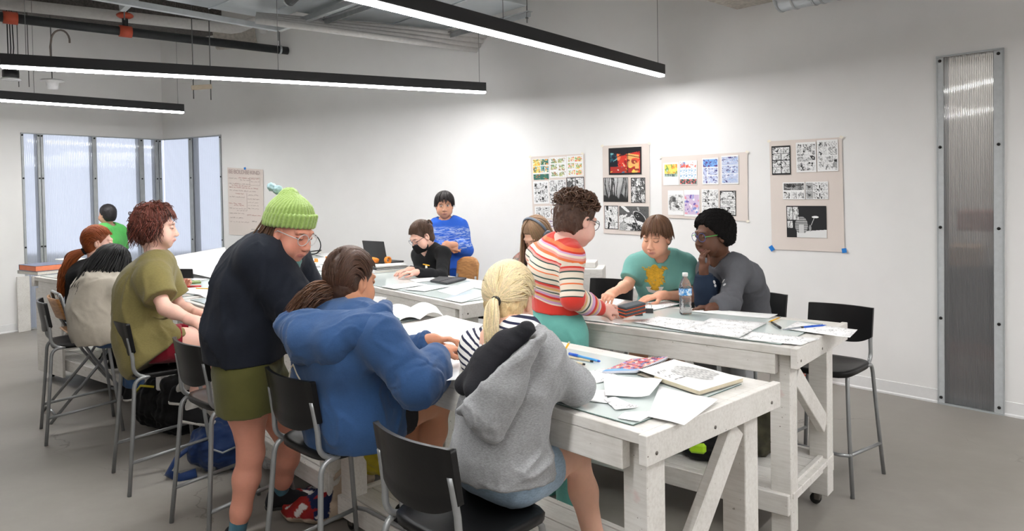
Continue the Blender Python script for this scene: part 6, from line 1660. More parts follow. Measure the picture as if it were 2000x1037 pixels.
pts += [c+V(.03,.02,.02), c+V(-.08,-.05,.012), c+V(-.02,-.12,.01), c+V(.09,-.06,.03), c+V(.12,.02,.06), c+V(.02,.0,.05), c+V(-.1,.02,.02)]
m.tube(pts, .0065, 8); single('cable', m, BLACKP, 'black cable looping up from the clutter against the wall', 'cable', c)
# left tables: large curled drawing, books, boards
a0, b0, c0, d0 = Z(330,553,TZ), Z(452,556,TZ), Z(372,530,TZ), Z(322,512,TZ)
L0, L1_, R1_, R0 = D(305,530,6.0), D(322,503,6.9), D(440,487,7.2), D(452,556,5.75)
def big(u, v):
    p = L0.lerp(R0, u).lerp(L1_.lerp(R1_, u), v); return p + V(0,0,.035*math.sin(u*3.1)*(1-v)+.05*math.sin(v*2.6)*u)
m = MB(); m.grid(big, 24, 16, (0,0,.0012)); single('curled_drawing', m, NEWS, 'large curled cream drawing sheet rising toward the corner window', 'drawing', Z(380,545,TZ))
sheet([(350,534),(392,531),(430,539),(385,550)], 'white sheet tucked under the large curled drawing'); sheet([(336,568),(380,560),(428,566),(392,577)], 'sheet with a red tool and pencil on it', SKETCH)
sheet([(385,574),(428,568),(432,574),(400,582)], 'sheet at the front edge beside the dark sweatshirt')
m = MB(); p = Z(375,561,TZ+.004); m.tube([p+V(-.10,0,0), p+V(-.03,.01,.004), p+V(.05,.03,.004)], [.003,.008,.006], 8); m.tube([p+V(-.02,.01,.004), p+V(.03,.0,.006), p+V(.06,.02,.004)], .005, 8)
single('scissors', m, plain('red_plastic', sr(190,36,36), .4), 'red-handled scissors on the sketched sheet', 'scissors', p)
m = MB(); p = Z(345,556,TZ); m.box(p+V(.04,.08,.006), (.2,.15,.01), (nrm(V(1,.5,0)), nrm(V(-.5,1,0)), V(0,0,1)), .002); single('picture_book', m, plain('green_cover', sr(112,132,70), .5, var=.4, scale=20), 'green patterned book behind the raised phone', 'book', p)
p = Z(84,533,TZ); book(p+V(0,0,0), .36, .26, .030, -.55, GREYC, 'grey book at the bottom of the pile at the table end'); book(p+V(-.01,0,.031), .34, .24, .050, -.60, NVC, 'orange-edged book topmost of the pile at the table end')
m = MB(); p = Z(121,529,TZ); m.box(p+V(0,0,.03), (.07,.05,.06), (nrm(V(.8,-.6,0)), nrm(V(.6,.8,0)), V(0,0,1)), .003); single('crayon_box', m, YEL, 'small yellow box beside the pile of books', 'box', p)
m = MB(); p = Z(112,521,TZ)+V(0,.25,0); m.box(p+V(0,0,.05), (.34,.2,.012), (nrm(V(.8,-.6,0)), nrm(V(.6,.8,0)), V(0,0,1)), .003); m.box(p+V(.05,0,.02), (.2,.15,.04), (nrm(V(.8,-.6,0)), nrm(V(.6,.8,0)), V(0,0,1)), .003); single('paint_tray', m, WHC, 'white tray behind the pile of books at the window', 'tray', p)
m = MB(); p = Z(25,545,.84)
for k in range(3): m.box(p+V(-.02*k,.12+.03*k,.02+.016*k), (.30,.55,.006), (nrm(V(.75,-.2,.1*k)), nrm(V(.2,.8,0)), nrm(V(-.1*k,0,1))), .001)
# whiteboard-like panel leaning beside the far table end
m = MB(); pw = seg_at(36, WL0, dl)+oL*.07; m.box(V(pw.x,pw.y,.33), (.13,.03,.66), (dl, oL, V(0,0,1)), .003); single('plywood_board', m, PAINT, 'narrow white board leaning against the wall beside the corner window', 'board', V(pw.x,pw.y,0))
# ---------------------------------------------------------------- seats other than the stools
WOODC = NT('orange_plywood'); v = WOODC.coord((1,1,8)); WOODC.pbr(WOODC.ramp(WOODC.noise(v, 9, 5, .6, 1.2), [(.3, sr(150,98,52)), (.7, sr(206,152,92))]), .45); WOODC = WOODC.m
def folding_chair(x, y, fa, label):
    t = thing('folding_chair', label, 'chair', (x, y, 0), fa); r = .011
    for sg in (-1, 1):
        m = MB(); m.tube([V(sg*.21,.26,0), V(sg*.20,-.02,.42), V(sg*.19,-.17,.70), V(sg*.185,-.21,.88)]+[V(sg*(.185-.02*k),-.213,.885+.006*k) for k in (1,2)], r, 8); m.build('front_leg', TUBE, t)
        m = MB(); m.tube([V(sg*.18,-.30,0), V(sg*.175,0,.35), V(sg*.17,.16,.60)], r, 8); m.build('rear_leg', TUBE, t)
    m = MB(); m.tube([V(-.145,-.213,.897), V(.145,-.213,.897)], r, 8); m.build('top_rail', TUBE, t)
    m = MB(); m.grid(lambda u, w: V(-.185+.37*u, -.185-.03*math.sin(u*3.14)-.05*w+.01, .72+.15*w), 12, 5, (0,.012,0)); m.build('backrest', WOODC, t)
    m = MB(); m.box((0,.0,.615), (.36,.34,.014), X3, .005); m.build('seat', WOODC, t)
    m = MB(); m.tube([V(-.18,-.27,.06), V(.18,-.27,.06)], .008, 6); m.tube([V(-.205,.2,.12), V(.205,.2,.12)], .008, 6); m.build('cross_bar', TUBE, t)
folding_chair(-3.16, 5.33, math.atan2(.66,.75)-math.pi/2, 'folding metal chair with an orange wooden backrest behind the ginger girl')
def wood_chair(x, y, fa, label):
    t = thing('wooden_chair', label, 'chair', (x, y, 0), fa)
    m = MB(); m.box((0,0,.62), (.38,.36,.018), X3, .006); m.build('seat', WOODC, t)
    m = MB(); m.grid(lambda u, w: V(-.18+.36*u, -.19-.03*math.sin(u*3.14)-.02*w, .78+.22*w-.05*w*abs(2*u-1)**3), 14, 6, (0,.014,0)); m.build('backrest', WOODC, t)
    for sx in (-1, 1):
        m = MB(); m.tube([V(sx*.17,.17,0), V(sx*.16,.15,.61)], .013, 8); m.build('leg', TUBE, t)
        m = MB(); m.tube([V(sx*.18,-.22,0), V(sx*.165,-.17,.61), V(sx*.16,-.20,.84)], .013, 8); m.build('leg', TUBE, t)
wood_chair(-.58, 6.26, math.atan2(-.55,-.8)-math.pi/2, 'chair with an orange plywood back under the masked girl')
place_stool(.62, 5.18, (-.55,-.83), 'black bar stool standing free behind the striped sweater, past the bottle table')
place_stool(-.20, 5.75, (-.6,-.8), 'black bar stool behind the middle table, its back peeking over the blonde head')
place_stool(.93, 4.60, (-.55,-.83), 'black bar stool under the boy in the teal T-shirt')
place_stool(1.42, 4.42, (-.75,-.65), 'black bar stool under the boy with green-armed glasses')
place_stool(.19, 5.14, (-.65,-.75), 'black bar stool under the girl with headphones')
# ---------------------------------------------------------------- white storage boxes by the far wall
m = MB(); p = D(1160,560,5.75); p.z = 0; m.box(p+V(0,0,.48), (.17,.30,.96), (nrm(V(.95,-.2,0)), nrm(V(.2,.95,0)), V(0,0,1)), .004); m.box(p+V(-.02,0,.985), (.09,.2,.05), (nrm(V(.95,-.2,0)), nrm(V(.2,.95,0)), V(0,0,1)), .004)
single('storage_box', m, PAINT, 'tall white box standing behind the striped sleeve', 'box', p)
p = D(1222,600,5.80); p.z = 0; m = MB(); m.box(p+V(0,0,.40), (.40,.30,.80), (nrm(V(.95,-.2,0)), nrm(V(.2,.95,0)), V(0,0,1)), .004); single('storage_cabinet', m, PAINT, 'low white cabinet behind the outstretched arm of the boy in teal', 'cabinet', p)
# ---------------------------------------------------------------- floor: bags, bucket, cord
def bag_post(a, f, s): return lambda P: a*wn(P, f, s)+a*.5*wn(P, f*2.3, s+1)
b = Z(410,925,0); t = thing('backpack', 'navy blue backpack slumped on the floor behind the empty stool', 'bag', b)
NB = fabric('navy_nylon', sr(24,48,92), .2, 300, .3, .6)
S = SDF(); S.ell(b+V(.03,.10,.13), (.19,.13,.15), (nrm(V(.9,.3,0)), nrm(V(-.3,.9,0)), V(0,0,1)), .04); S.ell(b+V(.10,.04,.11), (.12,.08,.09), None, .04); S.cut(b+V(0,0,.004), (0,0,-1))
np_mesh('body', S.mesh(.009, bag_post(.010, 9, 3)), NB, t, b)
m = MB(); m.tube([b+V(-.10,.02,.16), b+V(-.18,-.02,.10), b+V(-.21,-.06,.03), b+V(-.13,-.09,.012), b+V(-.05,-.06,.03)], .012, 8, True, 2.2); m.build('strap', NB, t, b)
m = MB(); m.tube([b+V(.03,-.05,.16), b+V(.10,-.06,.14), b+V(.16,-.03,.16)], .006, 6); m.build('zip', plain('grey_zip', sr(150,156,160), .5), t, b)
b = Z(318,845,0); t = thing('backpack', 'black backpack with yellow trim under the person in olive', 'bag', b)
BKN = fabric('black_nylon', sr(18,18,20), .2, 300, .3, .6)
S = SDF(); S.ell(b+V(-.08,.12,.17), (.15,.14,.18), None, .03); S.ell(b+V(.12,.02,.17), (.17,.13,.20), None, .03); S.cone(b+V(.10,0,.3), b+V(.22,.03,.46), .09, .02, .05); S.cut(b+V(0,0,.004), (0,0,-1))
np_mesh('body', S.mesh(.011, bag_post(.012, 7, 5)), BKN, t, b)
m = MB(); m.tube([b+V(-.17,.0,.28), b+V(-.12,-.04,.33), b+V(-.05,.0,.31)], .008, 6); m.build('trim', plain('yellow_trim', sr(206,190,50), .6), t, b)
m = MB(); m.box(b+V(-.02,.02,.34), (.05,.03,.12), None, .01); m.build('white_card', PAPER, t, b)
b = Z(215,755,0); S = SDF(); S.ell(b+V(.05,.15,.16), (.22,.16,.17), None, .03); S.cut(b+V(0,0,.004), (0,0,-1)); sdf_thing('backpack', S, .013, BKN, 'black bag on the floor under the girl in cream', 'bag', b, bag_post(.012, 7, 8))
PLAS = NT('clear_plastic_bag'); bb = PLAS.pbr((.9,.9,.9), .25, 0, PLAS.bump(PLAS.noise(PLAS.coord(), 22, 4), 1, .02)); bb.inputs['Alpha'].default_value = .45; PLAS = PLAS.m
b = Z(520,925,0)+V(.02,.05,0); S = SDF(); S.ell(b+V(0,0,.14), (.07,.07,.14), None, .03); S.cone(b+V(0,0,.24), b+V(.02,.0,.33), .05, .03, .03); S.cut(b+V(0,0,.004), (0,0,-1)); sdf_thing('plastic_bag', S, .008, PLAS, 'crinkled clear plastic bag behind the bare leg', 'bag', b, bag_post(.012, 16, 9))
b = Z(178,738,0)+V(.03,.1,0); S = SDF(); S.ell(b+V(0,0,.10), (.14,.10,.11), None, .03); S.cut(b+V(0,0,.004), (0,0,-1)); sdf_thing('plastic_bag', S, .012, PLAS, 'white plastic bag on the floor under the book table', 'bag', b, bag_post(.014, 13, 10))
# canvas tote with a bold printed front
b = Z(645,1006,0); t = thing('tote_bag', 'cream canvas tote bag with a red and blue print on the floor', 'bag', b)
TOTE = fabric('cream_canvas', sr(188,170,150), .1, 500, .3)
S = SDF(); S.ell(b+V(-.05,.0,.06), (.20,.15,.07), None, .04); S.ell(b+V(.06,.06,.13), (.10,.10,.13), None, .05); S.cone(b+V(.02,.0,.12), b+V(.14,.08,.16), .07, .07, .04); S.cut(b+V(0,0,.004), (0,0,-1))
vq = S.mesh(.008, bag_post(.010, 10, 12))
def tote_c(v):
    q = v-A3(b); c = np.tile(np.array(sr(188,170,150), F32), (len(v), 1)); m = (q[:, 0] < .03)&(q[:, 2] > .045)
    n = wn(q, (16,16,8), 4); k = np.floor(q[:, 0]*38+q[:, 1]*14)
    c[m] = np.array(sr(30,40,74), F32); c[m&(q[:, 0]+q[:, 1]*.6 < -.13)] = np.array(sr(150,40,36), F32); c[m&(n > .35)] = np.array(sr(206,200,196), F32); c[m&(n < -.5)] = np.array(sr(146,38,42), F32); return c
np_mesh('body', vq, attrmat('printed_canvas', .9, .1, 200, .2, 0, .2), t, b, {'Col': tote_c(vq[0])})
m = MB(); m.tube([b+V(.02,-.05,.19), b+V(.08,-.08,.25), b+V(.16,-.02,.22), b+V(.17,.04,.10)], .012, 6, True, .35); m.build('handle', TOTE, t, b)
# yellow quilted bag on the shelf of the second table
p = Z(728,945,.24); S = SDF(); S.ell(p+V(.03,.14,.12), (.16,.11,.13), None, .04); S.cut(p+V(0,0,.003), (0,0,-1))
def quilt(P): u = (P[:, 0]*.7-P[:, 1]*.7)*28; w_ = P[:, 2]*28; return -.010*np.abs(np.sin((u+w_)*1.57))*np.abs(np.sin((u-w_)*1.57))
sdf_thing('quilted_bag', S, .006, fabric('yellow_nylon', sr(176,160,40), .12, 300, .2, .5), 'mustard yellow quilted bag on a table shelf behind the blue hoodie', 'bag', p, quilt)
# things on the shelf of the bottle table
sz = .25
p = Z(1400,912,sz)+V(0,.12,0); t = thing('backpack', 'black and blue backpack with a neon green tab on the bottle table shelf', 'bag', p)
S = SDF(); S.ell(p+V(0,.02,.11), (.24,.14,.12), (nrm(V(.8,-.6,0)), nrm(V(.6,.8,0)), V(0,0,1)), .04); S.cut(p+V(0,0,.003), (0,0,-1)); np_mesh('body', S.mesh(.010, bag_post(.012, 8, 14)), BKN, t, p)
S = SDF(); S.ell(p+V(.05,.0,.19), (.13,.10,.05), None, .03); np_mesh('blue_panel', S.mesh(.009), NB, t, p)
m = MB(); m.box(p+V(-.085,-.10,.085), (.085,.03,.05), (nrm(V(.8,-.6,.1)), nrm(V(.6,.8,0)), V(0,0,1)), .012); m.build('neon_tab', plain('neon_green', sr(170,220,30), .5), t, p)
p = Z(1497,905,sz)+V(0,.10,0); S = SDF(); S.ell(p+V(0,.03,.16), (.12,.12,.17), None, .04); S.cut(p+V(0,0,.003), (0,0,-1)); sdf_thing('camouflage_bag', S, .011, plain('dark_camouflage', sr(58,56,40), .8, var=.5, scale=14), 'dark olive camouflage bag near the end leg of the bottle table', 'bag', p, bag_post(.012, 8, 16))
# bucket and orange extension cord by the wall
p = Z(1440,790,0); t = thing('bucket', 'white plastic bucket by the wall, seen under the bottle table', 'bucket', p)
m = MB(); m.lathe((0,0,0), [(.12,0),(.125,.01),(.15,.33),(.158,.335),(.158,.36),(.152,.36),(.14,.33)], 28); m.build('body', plain('white_bucket', sr(214,218,224), .4), t)
m = MB(); m.tube([V(.158*math.cos(a), .158*math.sin(a)*.3-.15*math.sin(a)*.2, .34-.16*math.sin(a)) for a in [3.14*i/12 for i in range(13)]], .003, 6); m.build('handle', STEEL2, t)
p = Z(1570,752,0)+V(.05,.1,0); m = MB(); pts = []
for k in range(120):
    a = k*.33; r = .14+.03*math.sin(k*.7); pts.append(p+V(r*math.cos(a)*1.3, r*math.sin(a)*.8, .012+.0011*k+.012*math.sin(k*1.1)))
pts += [p+V(-.3,.05,.1), p+V(-.5,.1,.02), p+V(-.8,.25,.012), p+V(-1.1,.5,.012)]
m.tube(pts, .006, 6); single('extension_cord', m, plain('orange_cord', sr(214,86,44), .5), 'orange extension cord coiled by the wall under the empty stool', 'cord', p)
# ================================================================ posters on the back wall
KRAFT = plain('pinkish_poster_paper', sr(221,210,203), .85, var=.02, scale=3)
BTAPE = plain('blue_masking_tape', sr(20,120,204), .7); CTAPE = plain('pale_tape', sr(236,230,216), .6)
def wallq(TL, TR, BL, BR):
    """a mapping (u, v, off) onto the back wall for a surveyed quad; v runs down"""
    def fn(u, v, off=0.0):
        x = (TL[0]*(1-u)+TR[0]*u)*(1-v)+(BL[0]*(1-u)+BR[0]*u)*v; y = (TL[1]*(1-u)+TR[1]*u)*(1-v)+(BL[1]*(1-u)+BR[1]*u)*v
        p, t = wall_at(x); z = D(x, y, p.y).z; n = V(t.y, -t.x, 0); return V(p.x, p.y, z)+n*off
    return fn
def ink(U, W, s, f=(9,9,1), th=0.0, dark=.03, light=.82, soft=6):
    """a small ink drawing: overlapping light and dark shapes with outlines and hatching"""
    rs = np.random.RandomState(s*13+7); g = np.full(U.shape, light if th > -.15 else .12, F32); lo, hi = (.62-th*.6), 1.0
    for i in range(22):
        cx, cy, a = rs.uniform(-.05, 1.05), rs.uniform(0, 1.1), rs.uniform(0, 3.14); rx, ry = rs.uniform(.04, .34), rs.uniform(.03, .22); sh = 1-.035*i
        x, y = (U-cx)*math.cos(a)+(W-cy)*math.sin(a), -(U-cx)*math.sin(a)+(W-cy)*math.cos(a); rx *= sh; ry *= sh
        d = np.maximum(np.abs(x)/rx, np.abs(y)/ry) if i % 3 == 0 else np.sqrt((x/rx)**2+(y/ry)**2)
        v = rs.uniform(); col = dark if v < .30-th*.5 else (light if v > .55 else rs.uniform(.25, .6))
        g = np.where(d < 1, col, np.where(d < 1.10, min(dark, .06) if col > .2 else light, g))
    h = n2(U, W, (26, 26, 1), s+3); g = g*np.where(h > .55, .45, 1.0)
    return np.stack([g, g, g], -1)
def panels(U, W, rects, gut, fns):
    c = np.ones(U.shape+(3,), F32)*np.array(gut, F32)
    for k, (a, b, d, e) in enumerate(rects):
        m = (U > a)&(U < d)&(W > b)&(W < e)
        if m.any(): c = np.where(m[..., None], fns[k % len(fns)]((U-a)/(d-a), (W-b)/(e-b)), c)
    return c
WHT, BLK = sr(240,240,240), sr(34,34,36)
def I(s, **k): return lambda U, W: ink(U, W, s, **k)
def hue(s, cols, f=(6,6,1), n=60):
    """a small colour painting: overlapping patches from a palette"""
    def fn(U, W):
        rs = np.random.RandomState(s*17+int(f[0])); c = np.ones(U.shape+(3,), F32)*np.array(cols[0], F32); k = 4.2/f[0]
        for i in range(n):
            cx, cy, a = rs.uniform(0, 1), rs.uniform(0, 1), rs.uniform(0, 3.14); rx, ry = rs.uniform(.04, .40)*k, rs.uniform(.03, .22)*k; sh = max(.22, 1-.016*i)
            wob = .25*n2(U, W, (5,5,1), s+i); x, y = (U-cx)*math.cos(a)+(W-cy)*math.sin(a), -(U-cx)*math.sin(a)+(W-cy)*math.cos(a)
            d = (np.maximum(np.abs(x)/(rx*sh), np.abs(y)/(ry*sh)) if i % 2 else np.sqrt((x/(rx*sh))**2+(y/(ry*sh))**2))+wob
            c = mixc(c, np.clip((1-d)*9, 0, 1).astype(F32), cols[1+i % (len(cols)-1)] if rs.rand() < .8 else cols[0])
        return c
    return fn
def comic(s, rows, gut=WHT, mg=.05, th=0.0):
    rs = random.Random(s); R = []; y = mg; hh = (1-2*mg)/rows
    for r in range(rows):
        n = rs.choice((1, 2, 2, 3)); x = mg
        for k in range(n): w = (1-2*mg)/n; R.append((x+.012, y+.012, x+w-.012, y+hh-.012)); x += w
        y += hh
    return lambda U, W: panels(U, W, R, gut, [I(s*7+k, th=th+(.3 if k % 2 else -.1)) for k in range(5)])
def forest(U, W):
    g = .62-.30*W-.35*np.abs(U-.5)+.10*n2(U, W, (5,4,1), 2); c = np.repeat(np.clip(g, .04, .8)[..., None], 3, -1).astype(F32)
    rs = np.random.RandomState(4); m = np.zeros(U.shape)
    for i in range(15):
        x0, tl, w = rs.uniform(0, 1), rs.uniform(-.12, .12), rs.uniform(.006, .032); x0 = x0 if i > 7 else rs.choice((rs.uniform(0, .45), rs.uniform(.5, 1)))
        m = np.maximum(m, (np.abs(U-x0-tl*W-.02*np.sin(W*7+i)) < w*(.5+.6*W)).astype(F32))
    m = np.maximum(m, (np.abs(U-.82+.22*(W-.1)) < .016).astype(F32)); gr = np.clip((W-.74+.10*n2(U, W, (6,2,1), 4))*14, 0, 1); ed = ((np.abs(U-.5) > .48)|(np.abs(W-.5) > .48)).astype(F32)
    for q in (m*.92, gr, ed): c = mixc(c, q.astype(F32), (.02,.02,.02))
    return c
def redroom(U, W):
    c = hue(5, [sr(206,58,44), sr(150,30,34), sr(236,120,70), sr(60,30,40), sr(236,190,150), sr(190,40,40)], (8,8,1), 80)(U, W)
    m = ((U > .56)&(U < .92)&(W > .22+.2*(U-.56))); c = np.where(m[..., None], hue(8, [sr(238,176,104), sr(226,90,60), sr(246,226,170), sr(150,60,44)], (7,7,1))(U, W), c)
    m = (U < .22+.1*W); c = np.where(m[..., None], hue(9, [sr(44,92,104), sr(30,40,56), sr(120,180,186), sr(20,24,34)], (7,7,1))(U, W), c)
    m = (W > .70)&(U < .8); c = np.where(m[..., None], hue(12, [sr(170,50,42), sr(240,236,226), sr(70,120,150), sr(236,200,90), sr(196,60,44), sr(60,40,44)], (10,10,1), 90)(U, W), c)
    m = (W < .26-.2*np.abs(U-.45)); c = np.where(m[..., None], np.array(sr(30,28,34), F32), c)
    m = (np.abs(U-.58) < .012)|(np.abs(W-.27-.25*np.abs(U-.5)) < .012); c = np.where(m[..., None], np.array(sr(24,22,28), F32), c)
    return mixc(c, ((U < .045)|(U > .955)|(W < .05)|(W > .93)).astype(F32), BLK)
def night(U, W):
    c = np.ones(U.shape+(3,), F32)*np.array(BLK, F32)
    gl = (W > .84-.1*U)&(U > .25)|((W > .78)&(U > .6)); c = mixc(c, gl.astype(F32), sr(226,226,226))
    arch = (((U-.37)/.16)**2+((W-.62)/.28)**2 < 1)&(W < .86); c = mixc(c, arch.astype(F32), sr(176,176,176)); c = mixc(c, (arch&((np.abs((U*26) % 1-.5) < .14)|(np.abs((W*14) % 1-.5) < .12))).astype(F32), sr(90,90,90)); c = mixc(c, (arch&(W > .6)&(np.abs(U-.37) < .06)).astype(F32), sr(206,206,206))
    c = mixc(c, ((((U-.72)/.085)**2+((W-.35)/.035)**2) < 1).astype(F32), sr(236,236,236)); c = mixc(c, (np.abs(U-.70+.35*(W-.36)) < .006).astype(F32)*((W > .36)&(W < .62)), sr(220,220,220))
    c = mixc(c, ((((U-.585)/.03)**2+((W-.70)/.10)**2) < 1).astype(F32), sr(150,150,150))
    for (a, b, d, e) in ((.02,.03,.15,.44), (.17,.03,.31,.44), (.02,.48,.15,.70)):
        m = (U > a)&(U < d)&(W > b)&(W < e); c = np.where(m[..., None], ink((U-a)/(d-a), (W-b)/(e-b), int(a*50)+3, th=.1), c)
    return c
def pal(s, base=WHT): return hue(s, [base, sr(246,232,190), sr(180,206,196), sr(240,200,170)], (4,4,1))
YB = [sr(246,214,110), sr(86,170,190), sr(236,150,60), sr(250,240,200), sr(50,110,90)]
def colour5(U, W): return panels(U, W, [(.03,.03,.47,.33), (.5,.03,.97,.3), (.03,.36,.47,.66), (.5,.34,.97,.64), (.03,.72,.97,.98)], WHT, [hue(1, YB), hue(4, YB[::-1]), hue(7, YB), hue(9, YB[1:]), hue(12, [sr(60,110,100), sr(30,60,60), sr(220,120,80), sr(120,170,120)], (10,6,1))])
def vign(s, cols): return lambda U, W: panels(U, W, [(.08,.06,.45,.28), (.5,.05,.94,.3), (.06,.36,.45,.62), (.52,.38,.92,.66), (.08,.7,.5,.92), (.56,.7,.94,.94)], WHT, [hue(s+3*k, [WHT]+cols, (4,4,1)) for k in range(4)])
def shopc(U, W):
    c = np.ones(U.shape+(3,), F32)*np.array(WHT, F32); m = ((U > .08)&(U < .9)&(W > .08)&(W < .62)); c = np.where(m[..., None], hue(3, [sr(244,220,110), sr(120,160,90), sr(236,160,70), sr(200,220,190)])(U, W), c)
    return np.where((m&(W > .5))[..., None], hue(6, [sr(90,110,110), sr(170,190,180)])(U, W), c)
def figures(U, W): return panels(U, W, [(.04,.04,.34,.3), (.36,.04,.96,.3), (.04,.33,.32,.5), (.36,.33,.64,.5), (.68,.33,.96,.5), (.04,.53,.32,.72), (.36,.53,.64,.72), (.68,.53,.96,.72), (.03,.77,.33,.98), (.35,.77,.65,.98), (.67,.77,.97,.98)], WHT, [hue(2, [WHT, sr(100,160,210), sr(230,110,90)], (3,3,1)), hue(5, [WHT, sr(230,90,70), WHT], (3,3,1))]+[hue(8, [WHT, sr(110,170,210), WHT], (3,3,1))]*6+[hue(11, [sr(20,60,64), sr(230,110,110), sr(50,120,110)], (4,4,1))]*3)
def bluep(top):
    def fn(U, W):
        c = panels(U, W, [(.05,.04,.95,.34), (.05,.38,.32,.95), (.35,.38,.95,.65), (.35,.68,.95,.95)], WHT, [hue(3, [sr(110,160,224), sr(90,60,130), sr(120,170,228)], (3,3,1))]+[hue(4+k, [sr(190,200,228), sr(80,70,130), sr(226,228,240)], (7,7,1)) for k in range(3)]); return c
    return fn
def purple(U, W): return panels(U, W, [(.03,.17,.97,.93)], WHT, [hue(9, [sr(206,186,214), sr(110,90,170), sr(226,150,160), sr(236,236,240), sr(130,150,210)], (10,10,1))])
def still(U, W): return panels(U, W, [(.06,.18,.94,.84)], WHT, [lambda u, w: np.where((((u > .25)&(u < .5)&(w > .15)&(w < .42))|((((u-.6)/.14)**2+((w-.72)/.1)**2) < 1))[..., None], np.float32(.08), ink(u, w, 3, th=.35, light=.8, dark=.25))])
def poster(corners, label, items, tapes=(), name='poster', cat='poster'):
    W = wallq(*corners); base = W(.5, 1, 0)
    t = thing(name, label, cat, base)
    m = MB(); m.grid(lambda u, v: W(u, v, .007+.0012*abs(math.sin(u*5+1))*v), 12, 8, None); s_ = m.build('backing_sheet', KRAFT, t, base, False)
    sol = s_.modifiers.new('t', 'SOLIDIFY'); sol.thickness = .0012; sol.offset = 0
    for (a, b, c, d, fn, nu, nv) in items:
        mb = MB(); U, Vv = np.meshgrid(np.linspace(0, 1, nu), np.linspace(0, 1, nv)); Cc = fn(U, Vv)
        for j in range(nv):
            for i in range(nu): mb.v.append(tuple(W(a+(c-a)*U[j,i], b+(d-b)*Vv[j,i], .0125))); mb.c.append(tuple(float(x) for x in Cc[j,i]))
        for j in range(nv-1):
            for i in range(nu-1): mb.f.append([j*nu+i, (j+1)*nu+i, (j+1)*nu+i+1, j*nu+i+1]); mb.mi.append(0)
        o = mb.build('drawing', PRINT, t, base, False); so_ = o.modifiers.new('t', 'SOLIDIFY'); so_.thickness = .0008; so_.offset = 0
    for (u, v, w, h, mt, rot) in tapes:
        m = MB(); c = W(min(max(u,0),1), min(max(v,0),1), .014); _, tt = wall_at(corners[0][0]*(1-u)+corners[1][0]*u); nn = V(tt.y, -tt.x, 0)
        m.box(c, (w, h, .0008), (nrm(tt*math.cos(rot)+V(0,0,math.sin(rot))), nrm(V(0,0,math.cos(rot))-tt*math.sin(rot)), nn)); m.build('tape', mt, t, base)
    return t, W, base
def fr(Tl, Br, r):       # sub-rectangles given in the zoomed frame of the poster
    return ((r[0]-Tl[0])/(Br[0]-Tl[0]), (r[1]-Tl[1])/(Br[1]-Tl[1]), (r[2]-Tl[0])/(Br[0]-Tl[0]), (r[3]-Tl[1])/(Br[1]-Tl[1]))
A_, B_ = (80,188), (540,830)
poster(((1038.4,306),(1143.5,300),(1042,452),(1146,450)), 'pale poster with small colour sheets on top, behind the curly-haired person', [(*fr(A_, B_, r), fn, nu, nv) for r, fn, nu, nv in (
    ((95,210,238,392), colour5, 40, 50), ((242,204,386,378), vign(2, [sr(200,206,150), sr(170,120,80), sr(120,160,120)]), 40, 44), ((390,200,530,372), vign(6, [sr(226,110,80), sr(150,190,120), sr(240,210,120)]), 40, 44),
    ((95,402,226,594), comic(3, 3), 40, 50), ((231,396,376,600), comic(8, 2, WHT, .01, .1), 44, 56), ((381,382,532,604), comic(5, 2, BLK, .02, -.25), 44, 56), ((101,615,236,720), comic(21, 2), 40, 36), ((246,615,380,720), comic(17, 2), 40, 36), ((200,735,330,800), vign(31, [sr(190,170,190), sr(150,130,150)]), 36, 24), ((390,615,530,720), comic(23, 2), 40, 36))], [(0,0,.03,.02,CTAPE,.6), (.97,0,.03,.02,CTAPE,-.6)])
A_, B_ = (692,98), (1088,860)
poster(((1179,285),(1270.7,280),(1179,455.5),(1269.5,460)), 'tall poster with a red interior painting above black ink forests', [(*fr(A_, B_, r), fn, nu, nv) for r, fn, nu, nv in (
    ((745,122,1022,352), redroom, 100, 84), ((697,376,906,584), forest, 96, 90), ((931,380,1052,590), comic(11, 3, BLK, .02, -.1), 40, 56), ((703,618,820,820), comic(14, 1, BLK, .02, 0), 40, 56), ((828,620,1080,826), lambda U, W: ink(U, W, 9, (7,2.2,1), -.25), 64, 56))], [(0,0,.03,.02,CTAPE,.5), (1,0,.03,.02,CTAPE,-.5)])
A_, B_ = (1190,182), (1920,733)
poster(((1293.7,306.7),(1461.6,296.8),(1293.7,425),(1461.6,432)), 'wide poster with yellow, blue and purple comic pages in two rows', [(*fr(A_, B_, r), fn, nu, nv) for r, fn, nu, nv in (
    ((1205,238,1338,438), shopc, 40, 50), ((1344,228,1492,436), figures, 56, 64), ((1537,215,1676,436), bluep(1), 44, 56), ((1700,202,1846,436), lambda U, W: panels(U, W, [(.04,.05,.96,.33), (.04,.36,.55,.62), (.58,.36,.96,.62), (.04,.65,.96,.95)], WHT, [hue(31+k, [sr(186,196,222), sr(70,60,120), sr(222,226,240), sr(150,180,220)], (8,8,1)) for k in range(4)]), 44, 56),
    ((1243,486,1376,704), still, 44, 56), ((1380,482,1512,712), purple, 44, 60), ((1530,478,1672,704), comic(33, 3, WHT, .02, .15), 44, 60), ((1685,490,1820,694), comic(37, 3, BLK, .03, .0), 44, 60))], [(0,0,.03,.02,CTAPE,.5), (1,0,.03,.02,CTAPE,-.5), (1,1,.03,.02,CTAPE,.5)])
A_, B_ = (105,88), (670,957)
